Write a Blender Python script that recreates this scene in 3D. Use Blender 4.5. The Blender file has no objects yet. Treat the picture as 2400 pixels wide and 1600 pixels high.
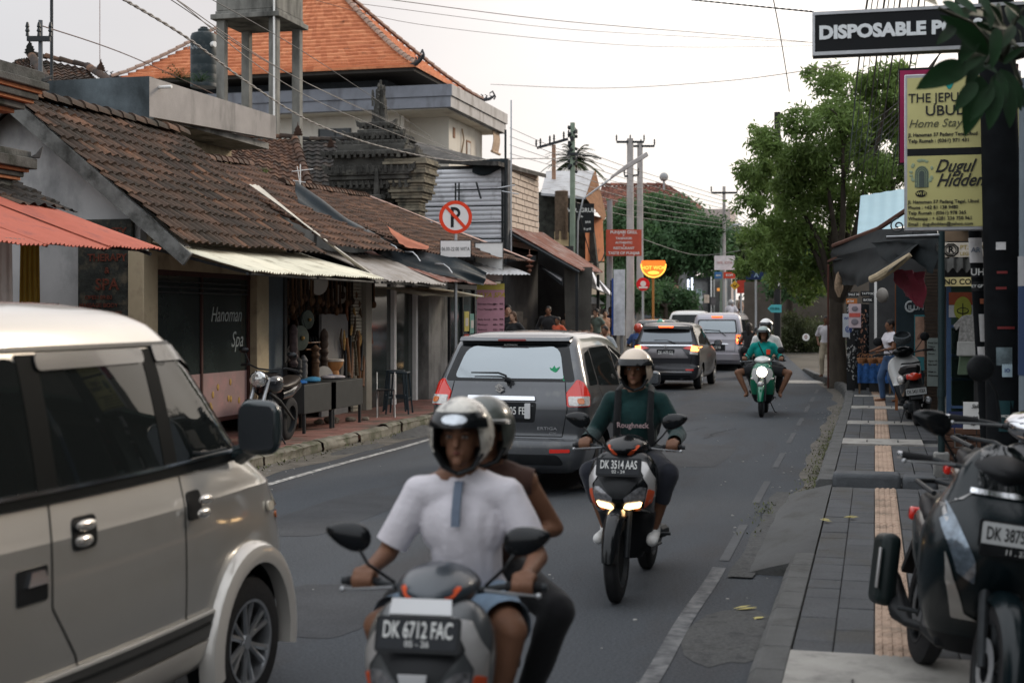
import bpy,bmesh,math,random
import numpy as np
from mathutils import Vector,Matrix,noise
from mathutils.bvhtree import BVHTree
random.seed(7)
R=math.radians
S=bpy.context.scene
COL=S.collection
# ---- camera
K=3333.33;HZ=740.0;EYE=1.85
YAW=math.atan(850/K);CA,SA=math.cos(YAW),math.sin(YAW)
cd=bpy.data.cameras.new('camera');cam=bpy.data.objects.new('camera',cd);COL.objects.link(cam)
cam.location=(0,0,EYE);cam.rotation_euler=(R(90),0,YAW)
cd.lens=50;cd.sensor_width=36;cd.shift_y=-60/2400;cd.clip_end=2000;cd.clip_start=.1
cd.dof.use_dof=True;cd.dof.focus_distance=17;cd.dof.aperture_fstop=2.8
S.camera=cam
def at(px,py,D):
 u=(px-1200)/K
 return Vector((D*(-SA+u*CA),D*(CA+u*SA),EYE-(py-HZ)/K*D))
def onx(px,py,X):
 u=(px-1200)/K
 return at(px,py,X/(-SA+u*CA))
def ony(px,py,Y):
 u=(px-1200)/K
 return at(px,py,Y/(CA+u*SA))
def zr(Y):
 t=max(0.0,Y-40)
 return 0.05*t*t/(t+9)if t<70 else 0.05*70*70/79+(t-70)*.01
 # ---- materials
MATS={}
def newmat(name):
 m=bpy.data.materials.new(name);m.use_nodes=True
 nt=m.node_tree
 return m,nt,nt.nodes['Principled BSDF']
def M(name,col=(.5,.5,.5),rough=.6,metal=0,var=.15,vs=6,bump=0,bs=60,coat=0,emit=None,es=1,stretch=(1,1,1),dirt=None,dd=.5,ds=3,dst=None,spec=None,ior=None,trans=0,translucent=0,island=0,sheen=0,speck=0):
 if name in MATS:return MATS[name]
 m,nt,b=newmat(name);N=nt.nodes;L=nt.links
 b.inputs['Roughness'].default_value=rough;b.inputs['Metallic'].default_value=metal
 if coat:b.inputs['Coat Weight'].default_value=coat;b.inputs['Coat Roughness'].default_value=.06
 if spec is None and rough>=.35 and not ior:spec=.2
 if spec is not None:b.inputs['Specular IOR Level'].default_value=spec
 if ior:b.inputs['IOR'].default_value=ior
 if trans:b.inputs['Transmission Weight'].default_value=trans
 if sheen:b.inputs['Sheen Weight'].default_value=sheen
 if emit:b.inputs['Emission Color'].default_value=(*emit,1);b.inputs['Emission Strength'].default_value=es
 tc=N.new('ShaderNodeTexCoord')
 def nz(scale,st,det=5):
  mp=N.new('ShaderNodeMapping');mp.inputs['Scale'].default_value=st
  L.new(tc.outputs['Object'],mp.inputs['Vector'])
  n=N.new('ShaderNodeTexNoise');n.inputs['Scale'].default_value=scale;n.inputs['Detail'].default_value=det
  n.inputs['Roughness'].default_value=.6
  L.new(mp.outputs[0],n.inputs['Vector']);return n.outputs['Fac']
 def mix(f,a,c):
  x=N.new('ShaderNodeMix');x.data_type='RGBA'
  if hasattr(f,'is_output'):L.new(f,x.inputs[0])
  else:x.inputs[0].default_value=f
  for i,v in((6,a),(7,c)):
   if hasattr(v,'is_output'):L.new(v,x.inputs[i])
   else:x.inputs[i].default_value=(*v,1)
  return x.outputs[2]
 def ramp(f,a,c):
  r=N.new('ShaderNodeMapRange');r.inputs[1].default_value=a;r.inputs[2].default_value=c
  L.new(f,r.inputs[0]);return r.outputs[0]
 c=tuple(col)
 if var:
  out=mix(ramp(nz(vs,stretch),.3,.7),tuple(v*(1-var)for v in c),tuple(min(1,v*(1+var))for v in c))
 else:out=None
 if island:
  g=N.new('ShaderNodeNewGeometry')
  out=mix(g.outputs['Random Per Island'],tuple(v*(1-island)for v in c),tuple(min(1,v*(1+island))for v in c))if out is None else mix(ramp(g.outputs['Random Per Island'],.2,1.6),out,tuple(min(1,v*(1+island))for v in c))
 if dirt:
  out=mix(ramp(nz(ds,dst or stretch,8),.62-dd*.3,.72-dd*.1),out if out else c,dirt)
 if speck:
  x=N.new('ShaderNodeMix');x.data_type='RGBA';x.blend_type='MULTIPLY';x.inputs[0].default_value=1;L.new(out,x.inputs[6])
  r=N.new('ShaderNodeMapRange');r.inputs[1].default_value=.35;r.inputs[2].default_value=.65;r.inputs[3].default_value=1-speck;r.inputs[4].default_value=1+speck
  L.new(nz(55,(1,1,1),8),r.inputs[0]);L.new(r.outputs[0],x.inputs[7]);out=x.outputs[2]
 if out is not None:L.new(out,b.inputs['Base Color'])
 else:b.inputs['Base Color'].default_value=(*c,1)
 if bump:
  bp=N.new('ShaderNodeBump');bp.inputs['Strength'].default_value=min(1,bump);bp.inputs['Distance'].default_value=.01*max(1,bump)
  L.new(nz(bs,(1,1,1),4),bp.inputs['Height']);L.new(bp.outputs[0],b.inputs['Normal'])
 if rough>.15 and rough<.9 and var:
  L.new(ramp(nz(vs*1.7,stretch),-.6,1.6),b.inputs['Roughness'])if False else None
 if translucent:
  t=N.new('ShaderNodeBsdfTranslucent');ms=N.new('ShaderNodeMixShader');ms.inputs[0].default_value=translucent
  if out is not None:L.new(mix(1.0,out,out)if False else out,t.inputs['Color'])
  else:t.inputs['Color'].default_value=(*c,1)
  L.new(b.outputs[0],ms.inputs[1]);L.new(t.outputs[0],ms.inputs[2])
  L.new(ms.outputs[0],N['Material Output'].inputs['Surface'])
 MATS[name]=m;return m
def MT(name,cols,rough=.8,moss=(.03,.03,.02),mossa=.5,bump=.4):
 """fired clay: a random tone for each tile (uv = tile column and row), moss and soot patches over it"""
 if name in MATS:return MATS[name]
 m,nt,b=newmat(name);N=nt.nodes;L=nt.links
 b.inputs['Roughness'].default_value=rough;b.inputs['Specular IOR Level'].default_value=.25
 uv=N.new('ShaderNodeUVMap');fl=N.new('ShaderNodeVectorMath');fl.operation='FLOOR'
 L.new(uv.outputs[0],fl.inputs[0]);wn=N.new('ShaderNodeTexWhiteNoise');wn.noise_dimensions='2D'
 L.new(fl.outputs[0],wn.inputs[0]);cr=N.new('ShaderNodeValToRGB');L.new(wn.outputs['Value'],cr.inputs[0])
 e=cr.color_ramp.elements
 while len(e)<len(cols):e.new(.5)
 for i,(p,c)in enumerate(cols):e[i].position=p;e[i].color=(*c,1)
 tc=N.new('ShaderNodeTexCoord');n=N.new('ShaderNodeTexNoise');n.inputs['Scale'].default_value=1.6;n.inputs['Detail'].default_value=9
 n.inputs['Roughness'].default_value=.7
 L.new(tc.outputs['Object'],n.inputs['Vector']);mr=N.new('ShaderNodeMapRange')
 mr.inputs[1].default_value=.6-mossa*.3;mr.inputs[2].default_value=.72;L.new(n.outputs['Fac'],mr.inputs[0])
 mx=N.new('ShaderNodeMix');mx.data_type='RGBA';L.new(mr.outputs[0],mx.inputs[0]);L.new(cr.outputs[0],mx.inputs[6]);mx.inputs[7].default_value=(*moss,1)
 n2=N.new('ShaderNodeTexNoise');n2.inputs['Scale'].default_value=30;L.new(tc.outputs['Object'],n2.inputs['Vector'])
 m2=N.new('ShaderNodeMix');m2.data_type='RGBA';m2.blend_type='MULTIPLY';m2.inputs[0].default_value=.6
 cr2=N.new('ShaderNodeValToRGB');cr2.color_ramp.elements[0].position=.3;cr2.color_ramp.elements[0].color=(.45,.45,.45,1);cr2.color_ramp.elements[1].position=.7
 L.new(n2.outputs['Fac'],cr2.inputs[0]);L.new(mx.outputs[2],m2.inputs[6]);L.new(cr2.outputs[0],m2.inputs[7])
 L.new(m2.outputs[2],b.inputs['Base Color'])
 bp=N.new('ShaderNodeBump');bp.inputs['Strength'].default_value=bump;bp.inputs['Distance'].default_value=.01
 L.new(n2.outputs['Fac'],bp.inputs['Height']);L.new(bp.outputs[0],b.inputs['Normal'])
 MATS[name]=m;return m
 # ---- mesh builder
def rotm(rx=0,ry=0,rz=0):return Matrix.Rotation(R(rz),3,'Z')@Matrix.Rotation(R(ry),3,'Y')@Matrix.Rotation(R(rx),3,'X')
class MB:
 def __init__(s):s.v=[];s.f=[];s.m=[];s.uv=None
 def add(s,vs,fs,mi=0):
  o=len(s.v);s.v+=[tuple(p)for p in vs];s.f+=[tuple(i+o for i in f)for f in fs];s.m+=[mi]*len(fs);return s
 def box(s,c,d,rot=None,mi=0,taper=1.0):
  c=Vector(c);x,y,z=d[0]/2,d[1]/2,d[2]/2;t=taper
  p=[(-x,-y,-z),(x,-y,-z),(x,y,-z),(-x,y,-z),(-x*t,-y*t,z),(x*t,-y*t,z),(x*t,y*t,z),(-x*t,y*t,z)]
  p=[Vector(q)for q in p]
  if rot is not None:p=[rot@q for q in p]
  return s.add([q+c for q in p],[(0,3,2,1),(4,5,6,7),(0,1,5,4),(1,2,6,5),(2,3,7,6),(3,0,4,7)],mi)
 def bb(s,a,b,mi=0):
  a=Vector(a);b=Vector(b);return s.box((a+b)/2,(abs(b.x-a.x),abs(b.y-a.y),abs(b.z-a.z)),None,mi)
 def tube(s,pts,r,n=8,mi=0,cap=True,sq=1.0):
  pts=[Vector(p)for p in pts];rr=r if isinstance(r,(list,tuple))else[r]*len(pts)
  rings=[];up=None
  for i,p in enumerate(pts):
   t=(pts[min(i+1,len(pts)-1)]-pts[max(i-1,0)])
   if t.length<1e-9:t=Vector((0,0,1))
   t.normalize()
   if up is None:up=t.orthogonal().normalized()
   up=(up-t*up.dot(t))
   if up.length<1e-6:up=t.orthogonal()
   up.normalize();w=t.cross(up)
   rings.append([p+(up*math.cos(2*math.pi*k/n)+w*math.sin(2*math.pi*k/n)*sq)*rr[i]for k in range(n)])
  return s.loft(rings,mi,cap)
 def loft(s,rings,mi=0,cap=True,close=True,capa=None):
  n=len(rings[0]);v=[p for r in rings for p in r];f=[]
  for i in range(len(rings)-1):
   for k in range(n if close else n-1):
    a=i*n+k;b=i*n+(k+1)%n;f.append((a,b,b+n,a+n))
  if cap and close:f.append(tuple(range(n-1,-1,-1)));f.append(tuple((len(rings)-1)*n+k for k in range(n)))
  return s.add(v,f,mi)
 def lathe(s,prof,c=(0,0,0),rot=None,n=20,mi=0,cap=False):
  c=Vector(c);rings=[]
  for r,z in prof:
   q=[Vector((r*math.cos(2*math.pi*k/n),r*math.sin(2*math.pi*k/n),z))for k in range(n)]
   rings.append([(rot@p if rot is not None else p)+c for p in q])
  return s.loft(rings,mi,cap)
 def ell(s,c,r,rot=None,n=14,m=9,mi=0,zlo=-1,zhi=1,fn=None):
  c=Vector(c);rings=[]
  if not isinstance(r,(tuple,list)):r=(r,r,r)
  a0=math.asin(zlo);a1=math.asin(zhi)
  for i in range(m+1):
   a=a0+(a1-a0)*i/m;ring=[]
   for k in range(n):
    q=Vector((r[0]*math.cos(a)*math.cos(2*math.pi*k/n),r[1]*math.cos(a)*math.sin(2*math.pi*k/n),r[2]*math.sin(a)))
    if fn:q=fn(q)
    ring.append((rot@q if rot is not None else q)+c)
   rings.append(ring)
  return s.loft(rings,mi,True)
 def prism(s,poly,O,A,B,d,mi=0,both=True):
  O=Vector(O);A=Vector(A);B=Vector(B);d=Vector(d);n=len(poly)
  p=[O+A*a+B*b for a,b in poly];v=p+[q+d for q in p]
  f=[tuple(range(n)),tuple(range(2*n-1,n-1,-1))]+[(k,k+n,(k+1)%n+n,(k+1)%n)for k in range(n)]
  return s.add(v,f,mi)
 def grid(s,fn,nu,nv,mi=0,uv=None,thick=None):
  v=[fn(i/nu,j/nv)for j in range(nv+1)for i in range(nu+1)]
  f=[(j*(nu+1)+i,j*(nu+1)+i+1,(j+1)*(nu+1)+i+1,(j+1)*(nu+1)+i)for j in range(nv)for i in range(nu)]
  return s.add(v,f,mi)
 def text(s,body,O,A,B,size,mi=0,depth=.004,align='CENTER',bold=0,shear=0,sx=1.0,space=1.0,fit=0):
  cu=bpy.data.curves.new('t','FONT');cu.body=body;cu.size=size;cu.align_x=align;cu.align_y='CENTER'
  cu.offset=bold*size;cu.shear=shear;cu.space_character=space;cu.resolution_u=3
  o=bpy.data.objects.new('t',cu);me=o.to_mesh()
  O=Vector(O);A=Vector(A).normalized();B=Vector(B).normalized();Nn=A.cross(B)
  if fit and len(me.vertices):sx=fit/max(1e-4,max(v.co.x for v in me.vertices)-min(v.co.x for v in me.vertices))
  vs=[O+A*(v.co.x*sx)+B*v.co.y for v in me.vertices];n=len(vs);fs=[tuple(p.vertices)for p in me.polygons]
  ed={}
  for f in fs:
   for a,b in zip(f,f[1:]+f[:1]):ed[(a,b)]=1
  side=[(a,b,b+n,a+n)for(a,b)in ed if(b,a)not in ed]
  s.add([v+Nn*depth for v in vs]+[v for v in vs],fs+[(b,a,a+n,b+n)for(a,b,_,_)in side],mi)
  o.to_mesh_clear();bpy.data.objects.remove(o);bpy.data.curves.remove(cu);return s
 def mesh(s,name,mats,smooth=35,merge=False):
  me=bpy.data.meshes.new(name);me.from_pydata(s.v,[],s.f)
  if not isinstance(mats,(list,tuple)):mats=[mats]
  for m in mats:me.materials.append(m)
  me.polygons.foreach_set('material_index',s.m)
  bm=bmesh.new();bm.from_mesh(me)
  if merge:bmesh.ops.remove_doubles(bm,verts=bm.verts,dist=1e-4)
  bmesh.ops.recalc_face_normals(bm,faces=bm.faces);bm.to_mesh(me);bm.free()
  if smooth:me.shade_smooth();me.set_sharp_from_angle(angle=R(smooth))
  else:me.shade_flat()
  me.update();return me
 def build(s,name,mats,parent=None,smooth=35,bev=0,merge=False,seg=2,**tg):
  me=s.mesh(name,mats,smooth,merge);o=bpy.data.objects.new(name,me);COL.objects.link(o)
  if parent:o.parent=parent
  if bev:
   md=o.modifiers.new('bevel','BEVEL');md.width=bev;md.segments=seg;md.limit_method='ANGLE';md.angle_limit=R(40)
   md.harden_normals=False
  for k,v in tg.items():o[{'cat':'category'}.get(k,k)]=v
  return o
def T(name,label,cat,loc=(0,0,0),rz=0,group=None,rx=0,ry=0,sc=1):
 o=bpy.data.objects.new(name,None);COL.objects.link(o);o.location=loc;o.rotation_euler=(R(rx),R(ry),R(rz))
 o.scale=(sc,sc,sc);o.empty_display_size=.2;o['label']=label;o['category']=cat
 if group:o['group']=group
 return o
def tag(o,label,cat,group=None,kind=None):
 if label:o['label']=label
 if cat:o['category']=cat
 if group:o['group']=group
 if kind:o['kind']=kind
 return o
def kids(o):return[c for c in bpy.data.objects if c.parent==o]
def dup(o,label=None,loc=None,rz=None,parent=None):
 c=o.copy();COL.objects.link(c)
 if parent:c.parent=parent
 if label:c['label']=label
 if loc is not None:c.location=loc
 if rz is not None:c.rotation_euler.z=R(rz)
 for k in kids(o):dup(k,parent=c)
 return c
def raw(me,name,parent=None):
 o=bpy.data.objects.new(name,me);COL.objects.link(o)
 if parent:o.parent=parent
 return o
def evalmesh(o,name='m'):
 tmp=bpy.data.scenes.new('scratch');mv=[o]+[m.object for m in o.modifiers if m.type=='BOOLEAN']
 for q in mv:
  for c in list(q.users_collection):c.objects.unlink(q)
  tmp.collection.objects.link(q)
 tmp.view_layers[0].update();dg=tmp.view_layers[0].depsgraph
 me=bpy.data.meshes.new_from_object(o.evaluated_get(dg));me.name=name
 old=o.data;bpy.data.objects.remove(o);bpy.data.meshes.remove(old);bpy.data.scenes.remove(tmp)
 return me
X3,Y3,Z3=Vector((1,0,0)),Vector((0,1,0)),Vector((0,0,1))
EM=dict(steel=M('galvanised_steel',(.42,.43,.44),.38,.7,.12,20),dark=M('dark_metal',(.03,.033,.035),.45,.3,.2,20),rubber=M('tyre_rubber',(.018,.018,.019),.8,0,.2,30,.3,80),blk=M('black_plastic',(.010,.011,.012),.42,0,.2,15),gloss=M('black_gloss',(.006,.007,.008),.16,0,0,coat=.15,spec=.3),chrome=M('chrome',(.75,.76,.78),.12,1,0),white=M('white_paint',(.72,.71,.68),.45,0,.06,8),wood=M('weathered_wood',(.13,.085,.05),.75,0,.35,5,.3,40,stretch=(1,1,.2)),conc=M('stained_concrete',(.24,.235,.22),.85,0,.2,3,.5,30,dirt=(.07,.07,.065),dd=.5,ds=2.2,dst=(1,1,.35)),void=M('dark_interior',(.012,.013,.013),.9,0,.3,3),)
def cloth(name,c,var=.1,rough=.85,**k):return M(name,c,rough,0,var,7,.5,26,sheen=.15,**k)
  # ---- world and sun
w=bpy.data.worlds.new('World');S.world=w;w.use_nodes=True
nt=w.node_tree;N=nt.nodes;L=nt.links;bg=N['Background']
sky=N.new('ShaderNodeTexSky');sky.sky_type='NISHITA';sky.sun_disc=False
SUN_EL,SUN_AZ=24,38
sky.sun_elevation=R(SUN_EL);sky.sun_rotation=R(SUN_AZ);sky.dust_density=4;sky.air_density=1.2
tc=N.new('ShaderNodeTexCoord');sep=N.new('ShaderNodeSeparateXYZ');L.new(tc.outputs['Generated'],sep.inputs[0])
dt=N.new('ShaderNodeVectorMath');dt.operation='DOT_PRODUCT';L.new(tc.outputs['Generated'],dt.inputs[0])
sd=Vector((math.sin(R(14)),math.cos(R(14)),.12)).normalized();dt.inputs[1].default_value=sd
cr=N.new('ShaderNodeValToRGB');L.new(dt.outputs['Value'],cr.inputs[0])
e=cr.color_ramp.elements;e[0].position=0;e[0].color=(.80,.83,.88,1);e[1].position=.985;e[1].color=(1.16,1.075,.985,1)
q=e.new(.62);q.color=(.60,.60,.62,1);q=e.new(.80);q.color=(.60,.565,.56,1);q=e.new(.90);q.color=(.88,.825,.795,1);q=e.new(.95);q.color=(1.07,.995,.93,1)
nz=N.new('ShaderNodeTexNoise');nz.inputs['Scale'].default_value=2.4;nz.inputs['Detail'].default_value=5
mp=N.new('ShaderNodeMapping');mp.inputs['Scale'].default_value=(1,1,2.6);L.new(tc.outputs['Generated'],mp.inputs[0]);L.new(mp.outputs[0],nz.inputs['Vector'])
mr=N.new('ShaderNodeMapRange');mr.inputs[1].default_value=.3;mr.inputs[2].default_value=.7;mr.inputs[3].default_value=.93;mr.inputs[4].default_value=1.05
L.new(nz.outputs['Fac'],mr.inputs[0])
mm=N.new('ShaderNodeVectorMath');mm.operation='SCALE';L.new(cr.outputs[0],mm.inputs[0]);el=N.new('ShaderNodeMapRange');el.inputs[3].default_value=.84;el.inputs[4].default_value=1.75;L.new(sep.outputs[2],el.inputs[0])
em=N.new('ShaderNodeMath');em.operation='MULTIPLY';L.new(mr.outputs[0],em.inputs[0]);L.new(el.outputs[0],em.inputs[1]);L.new(em.outputs[0],mm.inputs['Scale'])
sc10=N.new('ShaderNodeVectorMath');sc10.operation='SCALE';sc10.inputs['Scale'].default_value=9.0;L.new(mm.outputs[0],sc10.inputs[0])
ad=N.new('ShaderNodeVectorMath');ad.operation='ADD';L.new(sc10.outputs[0],ad.inputs[0])
ns=N.new('ShaderNodeVectorMath');ns.operation='SCALE';ns.inputs['Scale'].default_value=.10;L.new(sky.outputs[0],ns.inputs[0]);L.new(ns.outputs[0],ad.inputs[1])
L.new(ad.outputs[0],bg.inputs['Color']);bg.inputs['Strength'].default_value=.1
sl=bpy.data.lights.new('sun','SUN');sl.energy=1.5;sl.angle=R(12);sl.color=(1,.86,.70)
so=bpy.data.objects.new('sun',sl);COL.objects.link(so)
d=Vector((math.sin(R(SUN_AZ))*math.cos(R(SUN_EL)),math.cos(R(SUN_AZ))*math.cos(R(SUN_EL)),math.sin(R(SUN_EL))))
so.rotation_euler=d.to_track_quat('Z','Y').to_euler();so.location=(20,20,30)
S.view_settings.view_transform='Standard';S.view_settings.look='None';S.view_settings.exposure=.44;S.view_settings.gamma=1
S.view_settings.use_curve_mapping=False
  # ---- ground, road, pavements
def xr(Y):
 if Y<30:return-.60
 if Y<42:return-.60-1.1*((Y-30)/12)**2
 return-1.70-(Y-42)*.13 if Y<60 else-4.04-(Y-60)*.03
def xl(Y):return-7.30 if Y<50 else-7.30-(Y-50)*.06
m_as=M('asphalt',(.055,.061,.068),.8,0,.16,.55,1,60,stretch=(1,.22,1),dirt=(.050,.050,.052),dd=.4,ds=1.3,dst=(1,.25,1),speck=.30)
def strip(fa,fb,y0,y1,dz,n,nx=6):
 b=MB();b.grid(lambda i,j:(fa(y0+(y1-y0)*j)*(1-i)+fb(y0+(y1-y0)*j)*i,y0+(y1-y0)*j,zr(y0+(y1-y0)*j)+dz),nx,n);return b
b=MB();b.grid(lambda i,j:(-180+360*i,-30+400*j,zr(-30+400*j)-.03),8,160)
b.build('ground',M('earth',(.09,.08,.065),.95,0,.3,.8,.5,20),kind='structure')
strip(xl,xr,-12,96,.0,216).build('road',m_as,kind='structure')
b=MB();b.grid(lambda i,j:(-60+110*i,82+7*j,zr(82+7*j)+.006),8,6);b.build('side_road',m_as,kind='structure')
m_ln=M('worn_road_paint',(.50,.49,.46),.8,0,.25,3,0,dirt=(.085,.085,.085),dd=.9,ds=14)
m_ln2=M('faded_road_paint',(.082,.085,.088),.8,0,.25,3,0,dirt=(.075,.077,.08),dd=1.1,ds=9)
b=MB();b.grid(lambda i,j:(-6.50+.10*i+.012*math.sin(j*40),8+30*j,.005),1,60)
b.build('edge_line',m_ln,kind='structure')
b=MB()
for k in range(1,9):
 y0=6.2+k*3.4+1.2;b.grid(lambda i,j:(-1.02-.011*(y0+1.9*j)+.075*i,y0+(1.9 if k else 2.6)*j,.005),1,6)
b.build('lane_dashes',m_ln2,kind='structure')
b=MB();b.grid(lambda i,j:(-1.16+.10*i+.008*math.sin(j*9),6.6+3.9*j,.005),1,12);b.build('lane_dash',M('half_worn_paint',(.18,.18,.178),.8,0,.2,3,dirt=(.07,.072,.076),dd=.9,ds=9),kind='structure')
m_dust=M('gutter_grit',(.115,.105,.09),.95,0,.35,4,.8,60)
def wob(Y,s):return noise.noise(Vector((Y*.6,s,0)))
strip(lambda y:-7.30,lambda y:-6.75+.22*wob(y,1),9,40,.0025,90,2).build('gutter',m_dust,kind='structure')
strip(lambda y:xr(y)-.24+.14*wob(y,5),lambda y:xr(y)+.02,14,40,.0025,90,2).build('gutter',m_dust,kind='structure')
b=MB();rp=random.Random(6)
for k in range(16):
 x,y=rp.uniform(-6.2,-1.2),rp.uniform(6.5,36);P_=[(x,y)]
 for q in range(rp.randint(5,12)):x+=rp.uniform(-.09,.09);y+=rp.uniform(.08,.3);P_.append((x,y))
 for(xa,ya),(xc_,yc)in zip(P_[:-1],P_[1:]):b.add([(xa-.006,ya,.003),(xa+.006,ya,.003),(xc_+.006,yc,.003),(xc_-.006,yc,.003)],[(0,1,2,3)])
b.build('road_cracks',M('crack',(.022,.022,.023),.95),kind='structure',smooth=0)
b=MB()
for x,y,w_,l_ in((-3.4,8.4,.9,1.6),(-4.9,12.5,.8,2.8),(-2.4,19,1.1,3.2),(-3.2,29,1.4,4)):
 n=24;pts=[(x+w_*.5*math.copysign(abs(math.cos(t))**.35,math.cos(t))+.05*wob(t*3,x),y+l_*.5*math.copysign(abs(math.sin(t))**.35,math.sin(t))+.08*wob(t*3,y),.0022)for t in[2*math.pi*k/n for k in range(n)]];b.add(pts,[tuple(range(n))])
b.build('road_patches',M('tar_patch',(.042,.045,.049),.7,0,.2,2,.8,60,speck=.3),kind='structure',smooth=0)
b=MB()
def blob(b,cx,cy,rx,ry,z,n=18,s=0,h=.012):
 pts=[(cx+rx*math.cos(t)*(1+.25*noise.noise(Vector((math.cos(t)*1.5+s,math.sin(t)*1.5,s)))),cy+ry*math.sin(t)*(1+.25*noise.noise(Vector((math.cos(t)*2+s,math.sin(t)*2,s+5)))))for t in[2*math.pi*k/n for k in range(n)]]
 o=Vector((cx,cy,z+h));b.add([o]+[(x,y,z)for x,y in pts],[(0,k+1,(k+1)%n+1)for k in range(n)])
blob(b,-.80,8.3,.27,.75,.003,s=1,h=.02)
b.build('concrete_patch',M('rough_mortar',(.085,.085,.082),.95,0,.35,6,1,30,speck=.25,dirt=(.05,.05,.05),dd=.5,ds=6),kind='structure')
b=MB();blob(b,-6.95,21.5,.33,1.2,.003,s=3,h=.12);blob(b,-6.95,18.6,.2,.9,.003,s=7,h=.05)
b.build('rubble_mound',M('rough_mortar',(.13,.128,.12),.95),kind='structure')
b=MB();blob(b,-2.0,40.5,1.0,.9,.01,s=3,h=.01)
b.build('concrete_patch',M('pale_mortar',(.33,.31,.28),.95,0,.25,6,.5,30),kind='structure')
m_pv=M('grey_paver',(.064,.067,.071),.72,0,.22,2.2,.7,60,island=.35,dirt=(.06,.058,.052),dd=.4,ds=2,speck=.18)
m_tac=M('tactile_tile',(.40,.285,.21),.75,0,.15,4,.4,60,island=.12,dirt=(.2,.15,.11),dd=.45,ds=3)
m_kerb=M('kerb_stone',(.095,.095,.092),.8,0,.2,3,.9,45,island=.2,dirt=(.06,.06,.055),dd=.35,ds=4)
m_slab=M('drain_cover_concrete',(.33,.315,.285),.8,0,.12,4,.5,40,dirt=(.2,.19,.175),dd=.5,ds=5)
rnd=random.Random(3)
def xc(Y):
 return 0 if Y<27 else-.85*((Y-27)/18)**2*1.0
def pz(Y):return.13 if Y<15.0 else.165
SLAB=[(6.35,7.45),(19.25,20.1),(22.8,23.5),(26.7,27.4),(30.6,31.1),(38,39)]
pv,tac,kb=MB(),MB(),MB()
def tile(b,x0,x1,y0,y1,z,g=.003,mi=0):
 j=rnd.uniform(-.003,.003);s=rnd.uniform(-.0025,.0025);b.add([(x0+g,y0+g,-.02),(x1-g,y0+g,-.02),(x1-g,y1-g,-.02),(x0+g,y1-g,-.02),(x0+g,y0+g,z-.003+j),(x1-g,y0+g,z-.003+j+s),(x1-g,y1-g,z-.003+j-s),(x0+g,y1-g,z-.003+j),(x0+g+.005,y0+g+.005,z+j),(x1-g-.005,y0+g+.005,z+j+s),(x1-g-.005,y1-g-.005,z+j-s),(x0+g+.005,y1-g-.005,z+j)],[(0,1,5,4),(1,2,6,5),(2,3,7,6),(3,0,4,7),(4,5,9,8),(5,6,10,9),(6,7,11,10),(7,4,8,11),(8,9,10,11)],mi)
Y=3.2
while Y<46:
 ln=.30 if Y<14 else.34
 sl_=[q for q in SLAB if q[0]-.02<Y+ln/2<q[1]+.02]
 c=xc(Y);z=pz(Y);w2=.21
 if not(14.85<Y+ln/2<15.3)and not sl_:
  for k in(-2,-1,1,2,3):tile(pv,c+.207*k+(.004 if k>0 else 0),c+.207*(k+1),Y,Y+ln,z)
  tile(tac,c,c+.207,Y,Y+ln,z+.001)
  for q in range(4):
   for h in range(2 if Y<20 else 1):
    xx=c+.028+q*.0503;yy0=Y+.012+h*ln/2;yy1=Y+(h+1)*ln/(2 if Y<20 else 1)-.012
    if h==0 and Y>=20:yy0=Y+.012
    tac.add([(xx-.016,yy0,z),(xx+.016,yy0,z),(xx+.016,yy1,z),(xx-.016,yy1,z),(xx-.009,yy0+.006,z+.007),(xx+.009,yy0+.006,z+.007),(xx+.009,yy1-.006,z+.007),(xx-.009,yy1-.006,z+.007)],[(0,1,5,4),(1,2,6,5),(2,3,7,6),(3,0,4,7),(4,5,6,7)])
 Y+=ln
for k in range(90):
 y0=3.0+k*.5
 if 10.25<y0+.25<15.2 or y0>46:continue
 for off in(0,):
  x1=xc(y0)-.42;x0=x1-.16
  if y0>30:x1=xr(y0)+.17;x0=xr(y0)
  d_=rnd.uniform(-.006,.006);z=pz(y0)+.008
  kb.add([(x0-.02+d_,y0+.004,-.03),(x1,y0+.004,-.03),(x1,y0+.496,-.03),(x0-.02+d_,y0+.496,-.03),(x0-.01+d_,y0+.004,z-.03),(x1,y0+.004,z),(x1,y0+.496,z),(x0-.01+d_,y0+.496,z-.03),(x0+.025+d_,y0+.008,z),(x0+.025+d_,y0+.492,z)],[(0,1,5,8,4),(1,2,6,5),(2,3,7,9,6),(3,0,4,7),(4,8,9,7),(8,5,6,9)])
kb.build('kerb',m_kerb,kind='structure',bev=.006)
pv.build('pavement',m_pv,kind='structure',smooth=0)
tac.build('tactile_paving',m_tac,kind='structure',smooth=0)
b=MB()
for i_,(xa,xb)in enumerate(((-.42,.26),(.27,.62))):
 b.box(((xa+xb)/2,15.07,.145),(xb-xa,.34,.20 if i_==0 else.16))
b.build('kerb_stone',M('dark_kerb_stone',(.075,.08,.085),.7,0,.25,4,.8,40),bev=.045,seg=3,kind='structure')
b=MB()
for y0,y1 in SLAB[:-1]:
 n=1 if y0<8 else 1
 b.bb((-.42,y0+.01,.0),(.62,y1-.01,pz(y0)+.006))
 for hx in(-.1,.3):
  b.tube([(hx-.0,y0+.30,pz(y0)),(hx,y0+.30,pz(y0)+.02),(hx+.0,y0+.48,pz(y0)+.02),(hx,y0+.48,pz(y0))],.007,6,1)
b.build('drain_cover',[m_slab,EM['dark']],kind='structure',bev=.008)
b=MB()
def ramp(i,j):
 Y=10.3+(14.9-10.3)*j;x0=-.425;x1=-.86-.04*math.sin(j*3)+.07*wob(Y,9)
 return(x0+(x1-x0)*i,Y,.128+(.012-.128)*i**1.15+.006*wob(Y*2,i*3))
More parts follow.
